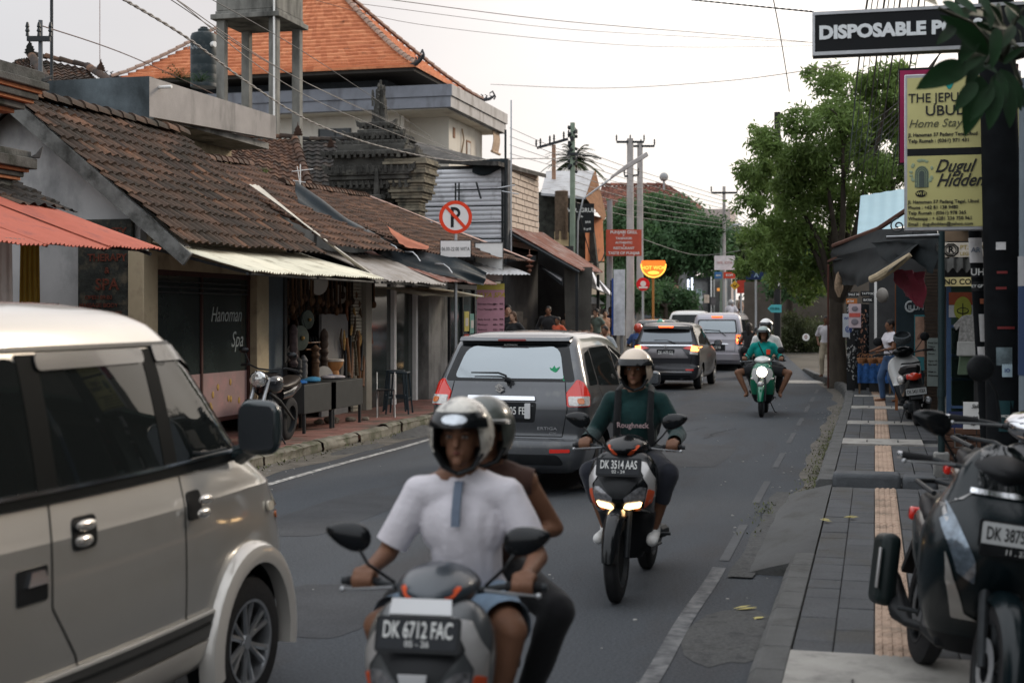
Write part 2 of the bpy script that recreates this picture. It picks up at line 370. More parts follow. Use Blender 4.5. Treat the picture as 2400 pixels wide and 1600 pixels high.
b.grid(ramp,10,30);b.add([ramp(i/10,0)for i in range(11)]+[Vector(ramp(i/10,0))*1-Vector((0,.03,.2))for i in range(11)],[(i,i+1,i+12,i+11)for i in range(10)])
b.build('driveway_ramp',M('ramp_concrete',(.085,.086,.085),.85,0,.25,1.5,.9,35,stretch=(1,.5,1),dirt=(.06,.06,.055),dd=.4,ds=3),kind='structure')
b=MB();b.grid(lambda i,j:(-.84-.16*i+.05*wob((10.1+5.0*j)*2,3+i*2),10.1+5.0*j,.014-.006*i+.01*abs(wob(9*j,i*7))),3,40)
b.build('mortar_lip',M('rough_mortar',(.13,.128,.12),.95),kind='structure')
b=MB();b.bb((.62,3,-.02),(6,46,.115));b.bb((-.42,3,-.02),(.62,46,.10));b.build('concrete_apron',M('apron_concrete',(.15,.148,.14),.85,0,.25,1.2,.6,30,dirt=(.07,.07,.065),dd=.5,ds=1.6),kind='structure')
def lpz(Y):t=max(0,min(1,(Y-26)/9));return.25*t*t*(3-2*t)
m_red=M('red_pavement',(.215,.105,.085),.8,0,.22,1.8,.6,40,island=.22,dirt=(.10,.085,.07),dd=.55,ds=1.4)
b=MB()
for i in range(7):
 Y=8
 while Y<52:
  x0=-7.48-.30*i;tile(b,x0-.30,x0,Y,Y+.30,.145+lpz(Y),.002);Y+=.30
b.build('pavement',m_red,kind='structure',smooth=0)
b=MB();k=0;Y=8
while Y<52:
 ln=rnd.uniform(.5,.8);x=-7.3+rnd.uniform(-.02,.02);zt=.155+rnd.uniform(-.02,.02)+lpz(Y)
 b.grid(lambda i,j,Y=Y,ln=ln,x=x,zt=zt:(x-.19*(1-min(1,(1-i)*2))-.0+.02*noise.noise(Vector((Y+ln*j,i*4,1)))*1.3,Y+.012+(ln-.02)*j,(zt*min(1,i*2)if i<.5 else zt)+.015*noise.noise(Vector((Y*3+ln*j*6,i*5,3)))-(.03 if abs(i-.5)<.01 else 0)),8,8)
 Y+=ln
b.build('kerb',M('mossy_kerb_stone',(.20,.185,.15),.9,0,.25,4,1,40,dirt=(.055,.062,.03),dd=.55,ds=3),kind='structure',smooth=60)
b=MB();b.bb((-12,8,-.02),(-7.49,60,.12));b.build('shop_apron',M('apron_concrete',(.15,.148,.14),.85),kind='structure')
m_weed=M('weed_leaf',(.075,.085,.03),.8,0,.4,8,island=.6)
b=MB()
def leafq(b,p,L_,W_,dirv,up,mi=0):
 t=Vector(dirv).normalized();s_=t.cross(Vector(up)).normalized()*W_/2;p=Vector(p)
 b.add([p,p+t*L_*.5+s_,p+t*L_,p+t*L_*.5-s_],[(0,1,2,3)],mi)
for k in range(1500):
 Y=rnd.choice([rnd.gauss(14.6,.8),rnd.gauss(17,.9),rnd.gauss(19.8,.9),rnd.gauss(22,1.2),rnd.uniform(12,30)])
 x=xr(Y)-abs(rnd.gauss(0,.09))-(.0 if Y>14.2 else.33)
 leafq(b,(x,Y,.005),rnd.uniform(.015,.05),.015,(rnd.uniform(-1,1),rnd.uniform(-1,1),rnd.uniform(.0,.9)),(0,.1,1))
for k in range(900):
 Y=rnd.choice([rnd.gauss(23.5,1),rnd.uniform(12,34)])
 leafq(b,(-7.22+abs(rnd.gauss(0,.10)),Y,.005),rnd.uniform(.02,.07),.02,(rnd.uniform(-1,1),rnd.uniform(-1,1),rnd.uniform(.0,1)),(0,.1,1))
b.build('weeds',m_weed,kind='stuff',label='low weeds and dry litter growing in the gutters',smooth=0)
m_lf=M('dry_leaf',(.42,.36,.13),.7,0,.3,20)
b=MB()
for px,py,L_,rz in((1980,1216,.12,20),(1948,1223,.10,160),(1722,1430,.14,10),(1760,1452,.07,0)):
 g=at(px,py,(EYE-.14 if px>1900 else EYE)*K/(py-HZ));d=Vector((math.cos(R(rz)),math.sin(R(rz)),.1))
 for q in range(3):leafq(b,g+Vector((rnd.uniform(-.02,.02),rnd.uniform(-.02,.02),.006+.004*q)),L_,.04,d+Vector((0,.3*q,0)),(0,0,1))
b.build('fallen_leaves',m_lf,kind='stuff',label='few yellow fallen leaves lying on grey pavement and gutter',smooth=0)
b=MB()
for k in range(260):
 Y=rnd.uniform(7,34);x=rnd.uniform(-7.2,-.7);r=rnd.uniform(.003,.010)
 if rnd.random()<.5:x=rnd.choice([xr(Y)-abs(rnd.gauss(0,.3)),-7.2+abs(rnd.gauss(0,.35))])
 b.box((x,Y,r*.4),(r*2,r*2.6,r),rotm(0,0,rnd.uniform(0,90)))
b.build('grit',M('pale_grit',(.34,.33,.31),.9),kind='stuff',label='pale grit and small litter scattered on the asphalt',smooth=0)
 # ---- vehicles on wheels
def rpoly(pts,r=.03,n=4):
 out=[];N_=len(pts)
 for i in range(N_):
  p=Vector(pts[i][:2]);a=Vector(pts[i-1][:2])-p;c=Vector(pts[(i+1)%N_][:2])-p
  rr=pts[i][2]if len(pts[i])>2 else r
  rr=min(rr,a.length*.48,c.length*.48)
  if rr<1e-4:out.append((p.x,p.y));continue
  a.normalize();c.normalize();p0=p+a*rr;p1=p+c*rr
  for k in range(n+1):
   t=k/n;q=p0*(1-t)**2+p*2*t*(1-t)+p1*t*t;out.append((q.x,q.y))
 return out
def conform(bvh,poly,O,A,B,dv,off=.003,step=.07,thick=.012):
 O,A,B,dv=Vector(O),Vector(A),Vector(B),Vector(dv).normalized()
 bm=bmesh.new();vs=[bm.verts.new((a,b,0))for a,b in poly];bm.faces.new(vs)
 for ax in(0,1):
  lo=min(p[ax]for p in poly);hi=max(p[ax]for p in poly);k=math.floor(lo/step)+1
  while k*step<hi:
   n=Vector((0,0,0));n[ax]=1;co=Vector((0,0,0));co[ax]=k*step
   bmesh.ops.bisect_plane(bm,geom=bm.verts[:]+bm.edges[:]+bm.faces[:],plane_co=co,plane_no=n);k+=1
 bmesh.ops.triangulate(bm,faces=[f for f in bm.faces if len(f.verts)>4])
 bm.verts.ensure_lookup_table();nor={}
 for v in bm.verts:
  p=O+A*v.co.x+B*v.co.y
  h,n,i,dd=bvh.ray_cast(p-dv*4,dv)
  if h is None:h,n,i,dd=bvh.find_nearest(p)
  if n.dot(dv)>0:n=-n
  nor[v]=n;v.co=h-dv*off+n*off*.3
 if thick:
  be=[e for e in bm.edges if e.is_boundary]
  r=bmesh.ops.extrude_edge_only(bm,edges=be)
  for v in[g for g in r['geom']if isinstance(g,bmesh.types.BMVert)]:v.co+=dv*thick
 bmesh.ops.recalc_face_normals(bm,faces=bm.faces)
 me=bpy.data.meshes.new('patch');bm.to_mesh(me);bm.free();return me
def ringpts(hw,yR,yF,rr,rf,bulge=.012,tap=.95,front=.05):
 """half of a rounded plan section, from the middle of the back to the middle of the front"""
 rr=min(rr,hw*.9,(yF-yR)*.45);rf=min(rf,hw*.9*tap,(yF-yR)*.45);P=[]
 for k in range(6):t=k/6;P.append(((hw-rr)*t,yR-(.03*(1-t*t))if k<6 else yR))
 for k in range(7):a=math.pi/2*k/6;P.append((hw-rr+rr*math.sin(a),yR+rr-rr*math.cos(a)))
 n=16
 for k in range(1,n):
  t=k/n;y=yR+rr+(yF-rf-yR-rr)*t;P.append((hw*(1-(1-tap)*max(0,(t-.45)/.55)**2)+bulge*math.sin(math.pi*t),y))
 h2=hw*tap
 for k in range(7):a=math.pi/2*k/6;P.append((h2-rf+rf*math.cos(a),yF-rf+rf*math.sin(a)))
 for k in range(5,-1,-1):t=k/6;P.append(((h2-rf)*t,yF+front*(1-t*t)))
 return P
def car_body(sl,rr=.16,rf=.35,sub=3,tap=.95):
 import bisect
 zs=[s[0]for s in sl];out=[]
 def cr_(p0,p1,p2,p3,t):
  return.5*((2*p1)+(-p0+p2)*t+(2*p0-5*p1+4*p2-p3)*t*t+(-p0+3*p1-3*p2+p3)*t**3)
 for i in range(len(sl)-1):
  a,b_,c,d_=sl[max(i-1,0)],sl[i],sl[i+1],sl[min(i+2,len(sl)-1)]
  for k in range(sub):
   t=k/sub;o=[b_[0]+(c[0]-b_[0])*t]
   for q in(1,2,3):
    lo,hi=min(b_[q],c[q]),max(b_[q],c[q]);v=cr_(a[q],b_[q],c[q],d_[q],t);o.append(min(hi,max(lo,v)))
   out.append(o)
 out.append(list(sl[-1]))
 rings=[];L_=max(s[3]for s in sl)
 for z,hw,yR,yF in out:
  P=ringpts(hw,yR,yF,rr,rf,front=.04,tap=tap)
  ring=[(x,y,z)for x,y in P]+[(-x,y,z)for x,y in P[-2:0:-1]]
  rings.append(ring)
 return rings
def wheel(parent,x,y,r,w,rim,side,spokes=5,name='wheel',rimr=.64,spin=0):
 """tyre, with the rim as its sub-part; axle along x, outer face towards side"""
 b=MB();q=rotm(0,90,0)
 prof=[(r*rimr,-w/2),(r*.80,-w/2-.004),(r*.93,-w/2+.006),(r,-w*.3),(r,w*.3),(r*.93,w/2-.006),(r*.80,w/2+.004),(r*rimr,w/2),(r*rimr,-w/2)]
 b.lathe(prof,(0,0,0),q,36)
 wh=b.build(name,EM['rubber'],parent);wh.location=(x,y,r)
 b=MB();s=side;ox=s*(w/2-.02)
 b.lathe([(r*rimr,-w/2),(r*rimr*.96,-w/2),(r*rimr*.90,w*.2),(r*rimr*.93,w/2+.001),(r*rimr,w/2+.003)],(0,0,0),rotm(0,90*s,0),36)
 b.lathe([(0.0,ox*s+.006),(r*.11,ox*s+.006),(r*.13,ox*s-.01)],(0,0,0),rotm(0,90*s,0),20,cap=False)
 for k in range(spokes):
  a=2*math.pi*(k+spin)/spokes
  m=Matrix.Rotation(a,3,'X')
  for e_ in(-.18,.18):
   p0=m@Vector((ox-s*.012,0,r*.08));p1=Matrix.Rotation(a+e_,3,'X')@Vector((ox+s*.002,0,r*rimr*.95))
   b.tube([p0,(p0+p1)/2,p1],[r*.055,r*.045,r*.055],6)
 b.lathe([(0.001,-.02),(r*rimr*.85,-.02)],(s*.0,0,0),rotm(0,90*s,0),20,1)
 b.build('rim',[rim,EM['void']],wh)
 return wh
def glass(name,c=(.01,.012,.013),ior=1.6,rough=.03):return M(name,c,rough,0,0,ior=ior)
GL=glass('tinted_glass',(.010,.012,.012),1.3)
GLS=M('sky_mirror_glass',(.30,.33,.345),.10,.85,0)
GLM=M('half_mirror_glass',(.16,.175,.19),.12,.8,0)
RED=M('red_lens',(.62,.022,.012),.12,0,0,coat=1);REDL=M('lit_red_lens',(.6,.03,.01),.15,0,0,emit=(1,.10,.02),es=3.0)
AMB=M('lit_amber_lens',(.8,.4,.1),.15,0,0,emit=(1,.30,.06),es=4.5);CLR=M('clear_lens',(.55,.53,.50),.12,.2,.25,40,coat=1)
ORN=M('orange_lens',(.6,.16,.03),.15,0,0,coat=1)
PLB=M('black_plate',(.015,.017,.02),.4,0,.2,8);PLW=M('white_plate',(.50,.51,.50),.45,0,.08,8)
LTW=M('white_lettering',(.66,.66,.63),.5,0,0);LTK=M('black_lettering',(.012,.012,.013),.5,0,0)
def seams(body_bvh,lines,O,A,B,dv,w_=.007,off=.0015):
 b=[]
 for ln in lines:
  for(a0,b0),(a1,b1)in zip(ln[:-1],ln[1:]):
   d=Vector((a1-a0,b1-b0));n=Vector((-d.y,d.x)).normalized()*w_/2
   b.append([(a0+n.x,b0+n.y),(a1+n.x,b1+n.y),(a1-n.x,b1-n.y),(a0-n.x,b0-n.y)])
 mb=MB()
 for p in b:
  me=conform(body_bvh,p,O,A,B,dv,off,.08,0)
  mb.add([v.co for v in me.vertices],[tuple(q.vertices)for q in me.polygons]);bpy.data.meshes.remove(me)
 return mb
class Car:
 def __init__(s,name,label,loc,rz,sl,paint,L_,wr=.30,wb=(.75,3.4),tw=.19,rr=.16,rf=.35,rim=None,two=None,mats=None,arch=.065,group=None,spokes=5,cat='car',tap=.95):
  s.t=T(name,label,cat,loc,rz,group)
  rings=car_body(sl,rr,rf,tap=tap);b=MB();b.loft(rings)
  if two:
   n=len(rings[0]);b.m=[1 if b.v[f[0]][2]<two[0]-1e-4 and len(f)==4 else 0 for f in b.f]
  me=b.mesh('body',[paint]+([two[1]]if two else[])+[EM['void']],0)
  o=raw(me,'body');hw=max(q[1]for q in sl);cuts=[]
  for y in wb:
   for sd in(-1,1):
    c=MB();c.lathe([(.001,-.22),(wr+arch,-.22),(wr+arch,.2),(.001,.2)],(sd*(hw-.02),y,wr),rotm(0,90,0),28)
    co=raw(c.mesh('cut',EM['void'],0),'cut');cuts.append(co)
    md=o.modifiers.new('b','BOOLEAN');md.object=co;md.operation='DIFFERENCE';md.solver='EXACT'
    try:md.material_mode='TRANSFER'
    except Exception:pass
  me2=evalmesh(o,'body')
  for c in cuts:m_=c.data;bpy.data.objects.remove(c);bpy.data.meshes.remove(m_)
  me2.shade_smooth();me2.set_sharp_from_angle(angle=R(38))
  s.body=raw(me2,'body',s.t)
  f=MB();f.loft(rings);s.bvh=BVHTree.FromPolygons([Vector(v)for v in f.v],f.f)
  s.rim=rim or M('alloy_rim',(.40,.41,.42),.3,.8,.1,20)
  for y in wb:
   for sd in(-1,1):wheel(s.t,sd*(hw-.035-tw/2-(1-tap)*.4*hw*(y>2)),y,wr,tw,s.rim,sd,spokes)
  s.hw=hw
 def p(s,where,poly,name,mat,r=.03,off=.004,parent=None,thick=.012,step=.07):
  if where=='rear':O,A,B,d=(0,0,0),X3,Z3,(0,1,0)
  elif where=='front':O,A,B,d=(0,0,0),X3,Z3,(0,-1,0)
  elif where=='right':O,A,B,d=(0,0,0),Y3,Z3,(-1,0,0)
  elif where=='left':O,A,B,d=(0,0,0),Y3,Z3,(1,0,0)
  elif where=='top':O,A,B,d=(0,0,0),X3,Y3,(0,0,-1)
  me=conform(s.bvh,rpoly(poly,r),O,A,B,d,off,step,thick)
  me.materials.append(mat);me.shade_smooth();me.set_sharp_from_angle(angle=R(40))
  o=raw(me,name,parent or s.t)
  return o
 def seam(s,where,lines,w_=.007,name='panel_gap'):
  A,d={'rear':(X3,(0,1,0)),'right':(Y3,(-1,0,0)),'left':(Y3,(1,0,0))}[where]
  return seams(s.bvh,lines,(0,0,0),A,Z3,d,w_).build(name,EM['void'],s.t,0)
 def mirror(s,y,z,side,mat=None,sc=1,big=1):
  b=MB();x=s.hw*side
  b.tube([(x-.10*side,y,z-.02),(x+.06*side,y+.01,z)],.022,8,1)
  b.ell((x+.13*side,y,z+.03),(.105*big,.055,.085*big),None,18,12,0,fn=lambda q:Vector((math.copysign(abs(q.x/.105/big)**.6*.105*big,q.x),q.y,math.copysign(abs(q.z/.085/big)**.7*.085*big,q.z))))
  o=b.build('wing_mirror',[mat or EM['blk'],EM['blk']],s.t)
  g=MB();g.prism(rpoly([(-.085*big,-.06*big),(.085*big,-.06*big),(.085*big,.06*big),(-.085*big,.06*big)],.03),(x+.13*side,y-.052,z+.03),X3,Z3,(0,-.008,0))
  g.build('mirror_glass',GLM,o)
def plate(parent,O,A,B,txt,w_=.40,h=.135,white=False,txt2=None,name='number_plate',holder=True,size=None,lab=None):
 O,A,B=Vector(O),Vector(A).normalized(),Vector(B).normalized();Nn=A.cross(B)
 b=MB()
 b.prism(rpoly([(-w_/2,-h/2),(w_/2,-h/2),(w_/2,h/2),(-w_/2,h/2)],.01),O,A,B,-Nn*.006)
 if holder:b.prism(rpoly([(-w_/2-.012,-h/2-.012),(w_/2+.012,-h/2-.012),(w_/2+.012,h/2+.01),(-w_/2-.012,h/2+.01)],.014),O-Nn*.003,A,B,-Nn*.008,1)
 o=b.build(name,[PLW if white else PLB,EM['blk']],parent)
 m=LTK if white else LTW;t=MB();sz=size or h*.78
 t.text(txt,O+Nn*.001+B*(h*.12 if txt2 else 0),A,B,sz,0,.002,bold=.012,fit=w_*.88)
 if txt2:t.text(txt2,O+Nn*.001-B*h*.33,A,B,h*.3,0,.002)
 t.build('lettering',m,o,0)
 return o
 # --- beige two-tone van beside the camera
m_vb=M('beige_metallic_paint',(.60,.565,.51),.28,.25,.03,3,coat=.9)
m_vg=M('grey_metallic_paint',(.34,.33,.305),.28,.4,.03,3,coat=.9)
van_sl=[(.27,.72,.10,3.95),(.33,.785,.02,4.05),(.46,.815,0,4.08),(.70,.825,.0,4.08),(.90,.825,.02,4.02),(1.03,.822,.03,3.95),(1.04,.821,.03,3.94),(1.13,.812,.05,3.80),(1.20,.802,.06,3.68),(1.30,.79,.07,3.58),(1.48,.765,.10,3.42),(1.62,.74,.13,3.29),(1.73,.715,.16,3.17),(1.81,.68,.21,3.06),(1.865,.61,.32,2.90),(1.90,.46,.5,2.6),(1.915,.2,.95,2.0)]
m_mat=M('matt_black_trim',(.008,.009,.009),.7,0,.1,spec=.05)
VA=-4.0
fw=Vector((-2.76,6.18,0));rvv=rotm(0,0,VA);vo=fw-rvv@Vector((.825,3.38,0))
van=Car('minivan','beige and grey two-tone minivan at the left edge, its big side windows dark',vo,VA,van_sl,m_vb,4.1,wr=.315,wb=(1.02,3.38),tw=.185,rf=.42,two=(1.035,m_vg),cat='van',arch=.075,spokes=6,tap=.84)
Y0=3.38
def vy(t):return Y0-t
van.p('right',[(vy(-.20),1.225),(vy(.68),1.225),(vy(.68),1.72,.06),(vy(.40),1.72,.12),(vy(.12),1.60,.2),(vy(-.10),1.36,.05),(vy(-.20),1.25,.02)],'window',GL,.02,step=.035)
van.p('right',[(vy(.78),1.225),(vy(1.58),1.225),(vy(1.60),1.70,.08),(vy(.78),1.705,.04)],'window',GL,.02)
van.p('right',[(vy(1.68),1.225),(.45,1.225),(.50,1.68,.1),(vy(1.70),1.70,.08)],'window',GL,.02)
van.p('left',[(.4,1.225),(vy(-.2),1.225),(vy(.4),1.70),(.5,1.68)],'window',GL,.03)
van.p('front',[(-.46,1.24),(.46,1.24),(.42,1.70,.1),(-.42,1.70,.1)],'windscreen',GL,.05)
van.p('right',[(vy(-.44),1.175),(.4,1.175),(.4,1.222),(vy(-.44),1.222)],'belt_moulding',m_mat,.005,.009)
van.p('right',[(vy(-.43),1.212),(.4,1.212),(.4,1.226),(vy(-.43),1.226)],'chrome_strip',EM['chrome'],.003,.013)
van.p('right',[(vy(.67),1.225),(vy(.79),1.225),(vy(.79),1.71),(vy(.67),1.71)],'pillar',m_mat,.01,.006)
van.p('right',[(vy(1.58),1.225),(vy(1.70),1.225),(vy(1.72),1.71),(vy(1.60),1.71)],'pillar',m_mat,.01,.006)
van.p('right',[(vy(.40),1.722),(.5,1.722),(.5,1.738),(vy(.40),1.738)],'roof_gutter',EM['blk'],.003,.010)
m_vis=M('smoked_visor',(.07,.068,.068),.25,0,.05,coat=.35)
van.p('right',[(vy(.68),1.655),(vy(.68),1.725),(vy(.38),1.720),(vy(.08),1.60),(vy(-.08),1.44),(vy(-.04),1.42),(vy(.12),1.56),(vy(.40),1.655)],'rain_visor',m_vis,.02,.014,thick=.006,step=.035)
van.p('right',[(vy(.79),1.655),(vy(1.62),1.65),(vy(1.62),1.715),(vy(.79),1.715)],'rain_visor',m_vis,.03,.014,thick=.006)
def vdoor(y0,y1,poly):
 dm=MB();o=van.seam('right',[poly],.010,'door');return o
van.seam('right',[[(vy(.67),1.17),(vy(.67),.50),(vy(.60),.42)],[(vy(.67),.42),(vy(1.62),.42)],[(vy(1.64),1.17),(vy(1.64),.80),(vy(1.50),.60),(vy(1.44),.42)],[(vy(-.34),1.17),(vy(-.36),.84)]],.009)
def vhandle(t,z,w_=.15):
 rec=van.p('right',[(vy(t)-w_/2,z-.062),(vy(t)+w_/2,z-.062),(vy(t)+w_/2,z+.062),(vy(t)-w_/2,z+.062)],'door_handle',EM['blk'],.03,.004)
 b=MB();x=.829+.012
 b.ell((x,vy(t),z+.027),(.016,w_*.42,.022),None,14,8);b.ell((x-.004,vy(t)-.01,z-.030),(.018,w_*.36,.024),None,14,8,0)
 b.build('handle_grip',M('champagne_chrome',(.80,.76,.70),.2,.8,0),rec)
vhandle(.66-.08,1.035,.135);vhandle(1.44,1.045,.155)
fl=van.p('right',[(vy(1.73)-.11,.84),(vy(1.73)+.06,.84),(vy(1.73)+.06,.965),(vy(1.73)-.11,.965)],'fuel_flap',EM['blk'],.012,.004)
b=MB();b.prism([(0,0),(.12,0),(.09,.05),(.02,.05)],(.842,vy(1.73)-.06,.90),Y3,Z3,(.008,0,0));b.build('latch',EM['chrome'],fl)
van.p('right',[(vy(.42),.545),(vy(1.80),.545),(vy(1.80),.558),(vy(.42),.558)],'side_strip',M('bright_strip',(.62,.60,.56),.35,.3,0),.003,.014)
van.p('right',[(vy(.42),.44),(vy(1.80),.44),(vy(1.80),.545),(vy(.42),.545)],'side_moulding',M('dark_grey_moulding',(.085,.085,.082),.4,.2,.05),.01,.010)
van.p('right',[(vy(.46),.50),(vy(1.80),.50),(vy(1.80),.512),(vy(.46),.512)],'side_groove',EM['void'],.002,.0145)
van.p('right',[(vy(.42),.30),(vy(1.55),.30),(vy(1.55),.43),(vy(.42),.43)],'sill',m_vb,.02,.012)
van.p('right',[(vy(.30),.83),(vy(.22),.87),(vy(.30),.91),(vy(.38),.87)],'repeater',ORN,.02,.004)if False else None
def flare(cy,r0,r1,x0,m,parent,a0=-12,a1=192):
 b=MB();n=26;rings=[]
 for k in range(n+1):
  a=R(a0+(a1-a0)*k/n);c,s_=math.cos(a),math.sin(a);tt_=(cy+r0*c)/4.08;x=x0-.825*.16*max(0,(tt_-.45)/.55)**2
  rings.append([(x-.05,cy+r0*c,.315+r0*s_),(x+.022,cy+r0*c,.315+r0*s_),(x+.030,cy+(r0*.6+r1*.4)*c,.315+(r0*.6+r1*.4)*s_),(x+.018,cy+(r0*.2+r1*.8)*c,.315+(r0*.2+r1*.8)*s_),(x-.012,cy+r1*c,.315+r1*s_),(x-.05,cy+r1*c,.315+r1*s_)])
 b.loft(rings);return b.build('wheel_arch',m,parent)
flare(3.38,.375,.475,.828,m_vb,van.t);flare(1.02,.385,.50,.828,m_vb,van.t)
van.p('right',[(3.80,.90),(3.98,.88),(3.98,1.01),(3.84,1.03),(3.80,.98)],'headlamp',M('warm_lens',(.75,.68,.55),.12,.1,.2,30,coat=1),.03,.006)
van.p('front',[(.36,.86),(.56,.88),(.56,1.05),(.38,1.03)],'headlamp',M('warm_lens',(.75,.68,.55)),.03,.006)
van.p('front',[(-.56,.88),(-.36,.86),(-.38,1.03),(-.56,1.05)],'headlamp',M('warm_lens',(.75,.68,.55)),.03,.006)
van.p('front',[(-.45,.72),(.45,.72),(.45,.95),(-.45,.95)],'grille',EM['blk'],.03,.006)
van.p('right',[(3.62,.90),(3.69,.90),(3.69,.945),(3.62,.945)],'repeater',M('warm_lens',(.75,.68,.55)),.02,.012)
van.p('right',[(3.74,.85),(3.86,.84),(3.86,.875),(3.74,.88)],'indicator',ORN,.015,.008)
b=MB();b.tube([(.70,3.34,1.20),(.80,3.30,1.24),(.88,3.24,1.29)],[.05,.035,.03],10)
b.ell((.90,3.16,1.345),(.105,.075,.125),None,22,14,0,fn=lambda q:Vector((math.copysign(abs(q.x/.105)**.55*.105,q.x),q.y if q.y>0 else q.y*.35,math.copysign(abs(q.z/.125)**.55*.125,q.z))))
mo=b.build('wing_mirror',M('mirror_shell',(.02,.03,.032),.18,0,.05,coat=.6),van.t)
g=MB();g.prism(rpoly([(-.088,-.10),(.088,-.10),(.088,.10),(-.088,.10)],.035),(.90,3.133,1.345),X3,Z3,(0,-.006,0));g.build('mirror_glass',GLM,mo)
  # --- grey people carrier in front
m_er=M('grey_metallic',(.078,.082,.088),.28,.55,.05,4,coat=.9,dirt=(.12,.12,.115),dd=.2,ds=5)
er_sl=[(.24,.66,.10,4.05),(.30,.76,.02,4.18),(.40,.805,-.02,4.24),(.50,.825,-.02,4.26),(.575,.83,-.01,4.25),(.60,.832,.035,4.24),(.66,.838,.045,4.22),(.80,.845,.035,4.10),(.93,.842,.035,3.85),(1.02,.832,.06,3.45),(1.10,.815,.09,3.22),(1.17,.795,.115,3.07),(1.30,.752,.17,2.83),(1.42,.715,.23,2.62),(1.53,.675,.29,2.42),(1.60,.64,.36,2.25),(1.645,.58,.46,2.08),(1.675,.46,.65,1.9),(1.692,.2,1.0,1.55)]
er=Car('people_carrier','dark grey people carrier in mid street with pale sky-lit rear window and clear-based red lamps',(-3.67,14.15,0),-2.6,er_sl,m_er,4.26,wr=.30,wb=(.82,3.5),rr=.13)
er.p('rear',[(-.70,1.175),(.70,1.175),(.585,1.555,.05),(-.585,1.555,.05)],'rear_window_surround',EM['gloss'],.04,.003)
er.p('rear',[(-.60,1.205,.06),(.58,1.205,.02),(.50,1.535,.12),(-.50,1.535,.12)],'rear_window',GLS,.05,.007)
for sd in('right','left'):
 er.p(sd,[(.30,1.13),(.62,1.13),(.66,1.49),(.46,1.46,.05)],'window',GL,.03)
 er.p(sd,[(.68,1.12),(1.58,1.08),(1.60,1.52),(.72,1.51)],'window',GL,.03)
 er.p(sd,[(1.66,1.08),(2.85,1.04),(2.45,1.36,.1),(1.68,1.52)],'window',GL,.03)
er.p('front',[(-.66,1.08),(.66,1.08),(.56,1.5),(-.56,1.5)],'windscreen',GL,.05)
er.seam('rear',[[(-.60,1.17),(-.64,.90),(-.585,.62),(.585,.62),(.64,.90),(.60,1.17)]],.010)
er.seam('right',[[(.68,1.5),(.66,1.1),(.95,.70)],[(1.62,1.5),(1.62,.40)],[(2.62,1.06),(2.66,.5)],[(1.1,.38),(2.7,.36)]],.008)
for sd in(1,-1):
 O,A,d=(0,0,0),Vector((.80*sd,.60,0)).normalized(),Vector((-.60*sd,.80,0))
 def cp(pl,name,m,off,parent=None):
  me=conform(er.bvh,rpoly(pl,.02),(0,0,0),A,Z3,d,off,.04,.02);me.materials.append(m);me.shade_smooth();me.set_sharp_from_angle(angle=R(40));return raw(me,name,parent or er.t)
 L1=cp([(.525,.925),(.765,.925),(.79,1.04),(.72,1.17),(.655,1.20),(.535,1.06)],'tail_lamp',RED,.012)
 cp([(.54,.935),(.752,.935),(.772,1.03),(.545,1.03)],'clear_section',CLR,.020,L1)
 cp([(.62,.955),(.685,.955),(.685,1.01),(.62,1.01)],'bulb',ORN,.026,L1)
er.p('rear',[(-.42,.985),(.31,.985),(.30,1.025),(-.42,1.03)],'chrome_strip',EM['chrome'],.01,.022)
er.p('rear',[(-.30,.60+.16),(.30,.76),(.32,.965),(-.32,.965)],'plate_recess',EM['blk'],.03,.002)
plate(er.t,(0.02,-.012,.875),X3,Z3,'DK 1405 FE',.42,.14,holder=True)
er.p('rear',[(.20,.80),(.26,.80),(.26,.955),(.20,.955)],'plate_lamp',M('pale_reflector',(.5,.5,.5),.4),.01,.02)
er.p('rear',[(.47,.455),(.68,.465),(.68,.50),(.47,.495)],'reflector',RED,.01,.006)
er.p('rear',[(-.68,.465),(-.47,.455),(-.47,.495),(-.68,.50)],'reflector',RED,.01,.006)
er.p('rear',[(-.62,.33),(.62,.33),(.56,.44),(-.56,.44)],'bumper_insert',EM['blk'],.05,.004)
b=MB()
b.loft([[(x,.28+.06*(abs(x)/.6)**2,1.575),(x,.20+.08*(abs(x)/.6)**2,1.590),(x,.235+.08*(abs(x)/.6)**2,1.625),(x,.45,1.635)]for x in[-.6+.1*k for k in range(13)]])
sp=b.build('roof_spoiler',m_er,er.t)
b=MB();b.box((0,.208,1.598),(.30,.02,.022));b.build('brake_light',M('dull_red',(.2,.012,.01),.3,coat=.5),sp,bev=.004)
b=MB();b.tube([(.04,.04,1.18),(-.02,.02,1.20)],.028,10);b.tube([(.02,.035,1.13),(-.02,.045,1.235),(-.10,.055,1.262),(-.40,.065,1.262)],[.014,.012,.010,.007],8);b.build('rear_wiper',EM['blk'],er.t)
b=MB()
for s_ in(1,-1):
 b.prism([(x*s_,z*s_)for x,z in[(-.005,.048),(.045,.018),(.030,.008),(-.002,.026),(-.016,.017),(.018,-.005),(.0,-.018),(-.046,.012),(-.046,.020)]],(-.08,.028,1.105),X3,Z3,(0,-.01,0))
b.build('emblem',EM['chrome'],er.t)
b=MB();b.text('ERTIGA',(.43,.022,.70),X3,Z3,.042,0,.004,bold=.01,sx=1.5);b.text('GX',(.49,.024,.65),X3,Z3,.036,0,.004,bold=.01,sx=1.5);b.build('lettering',EM['chrome'],er.t,0)
m_gd=M('green_decal',(.02,.28,.12),.4)
b=MB();b.text('JUSER',(.46,.12,1.21),X3,Vector((0,.35,1)),.085,0,.003,bold=.02,sx=1.25);b.prism([(0,0),(.035,.02),(.06,.07),(.02,.05),(0,.08),(-.02,.05),(-.05,.06),(-.03,.02)],(.47,.135,1.26),X3,Vector((0,.35,1)),(0,-.004,0));b.build('sticker',m_gd,er.t,0)
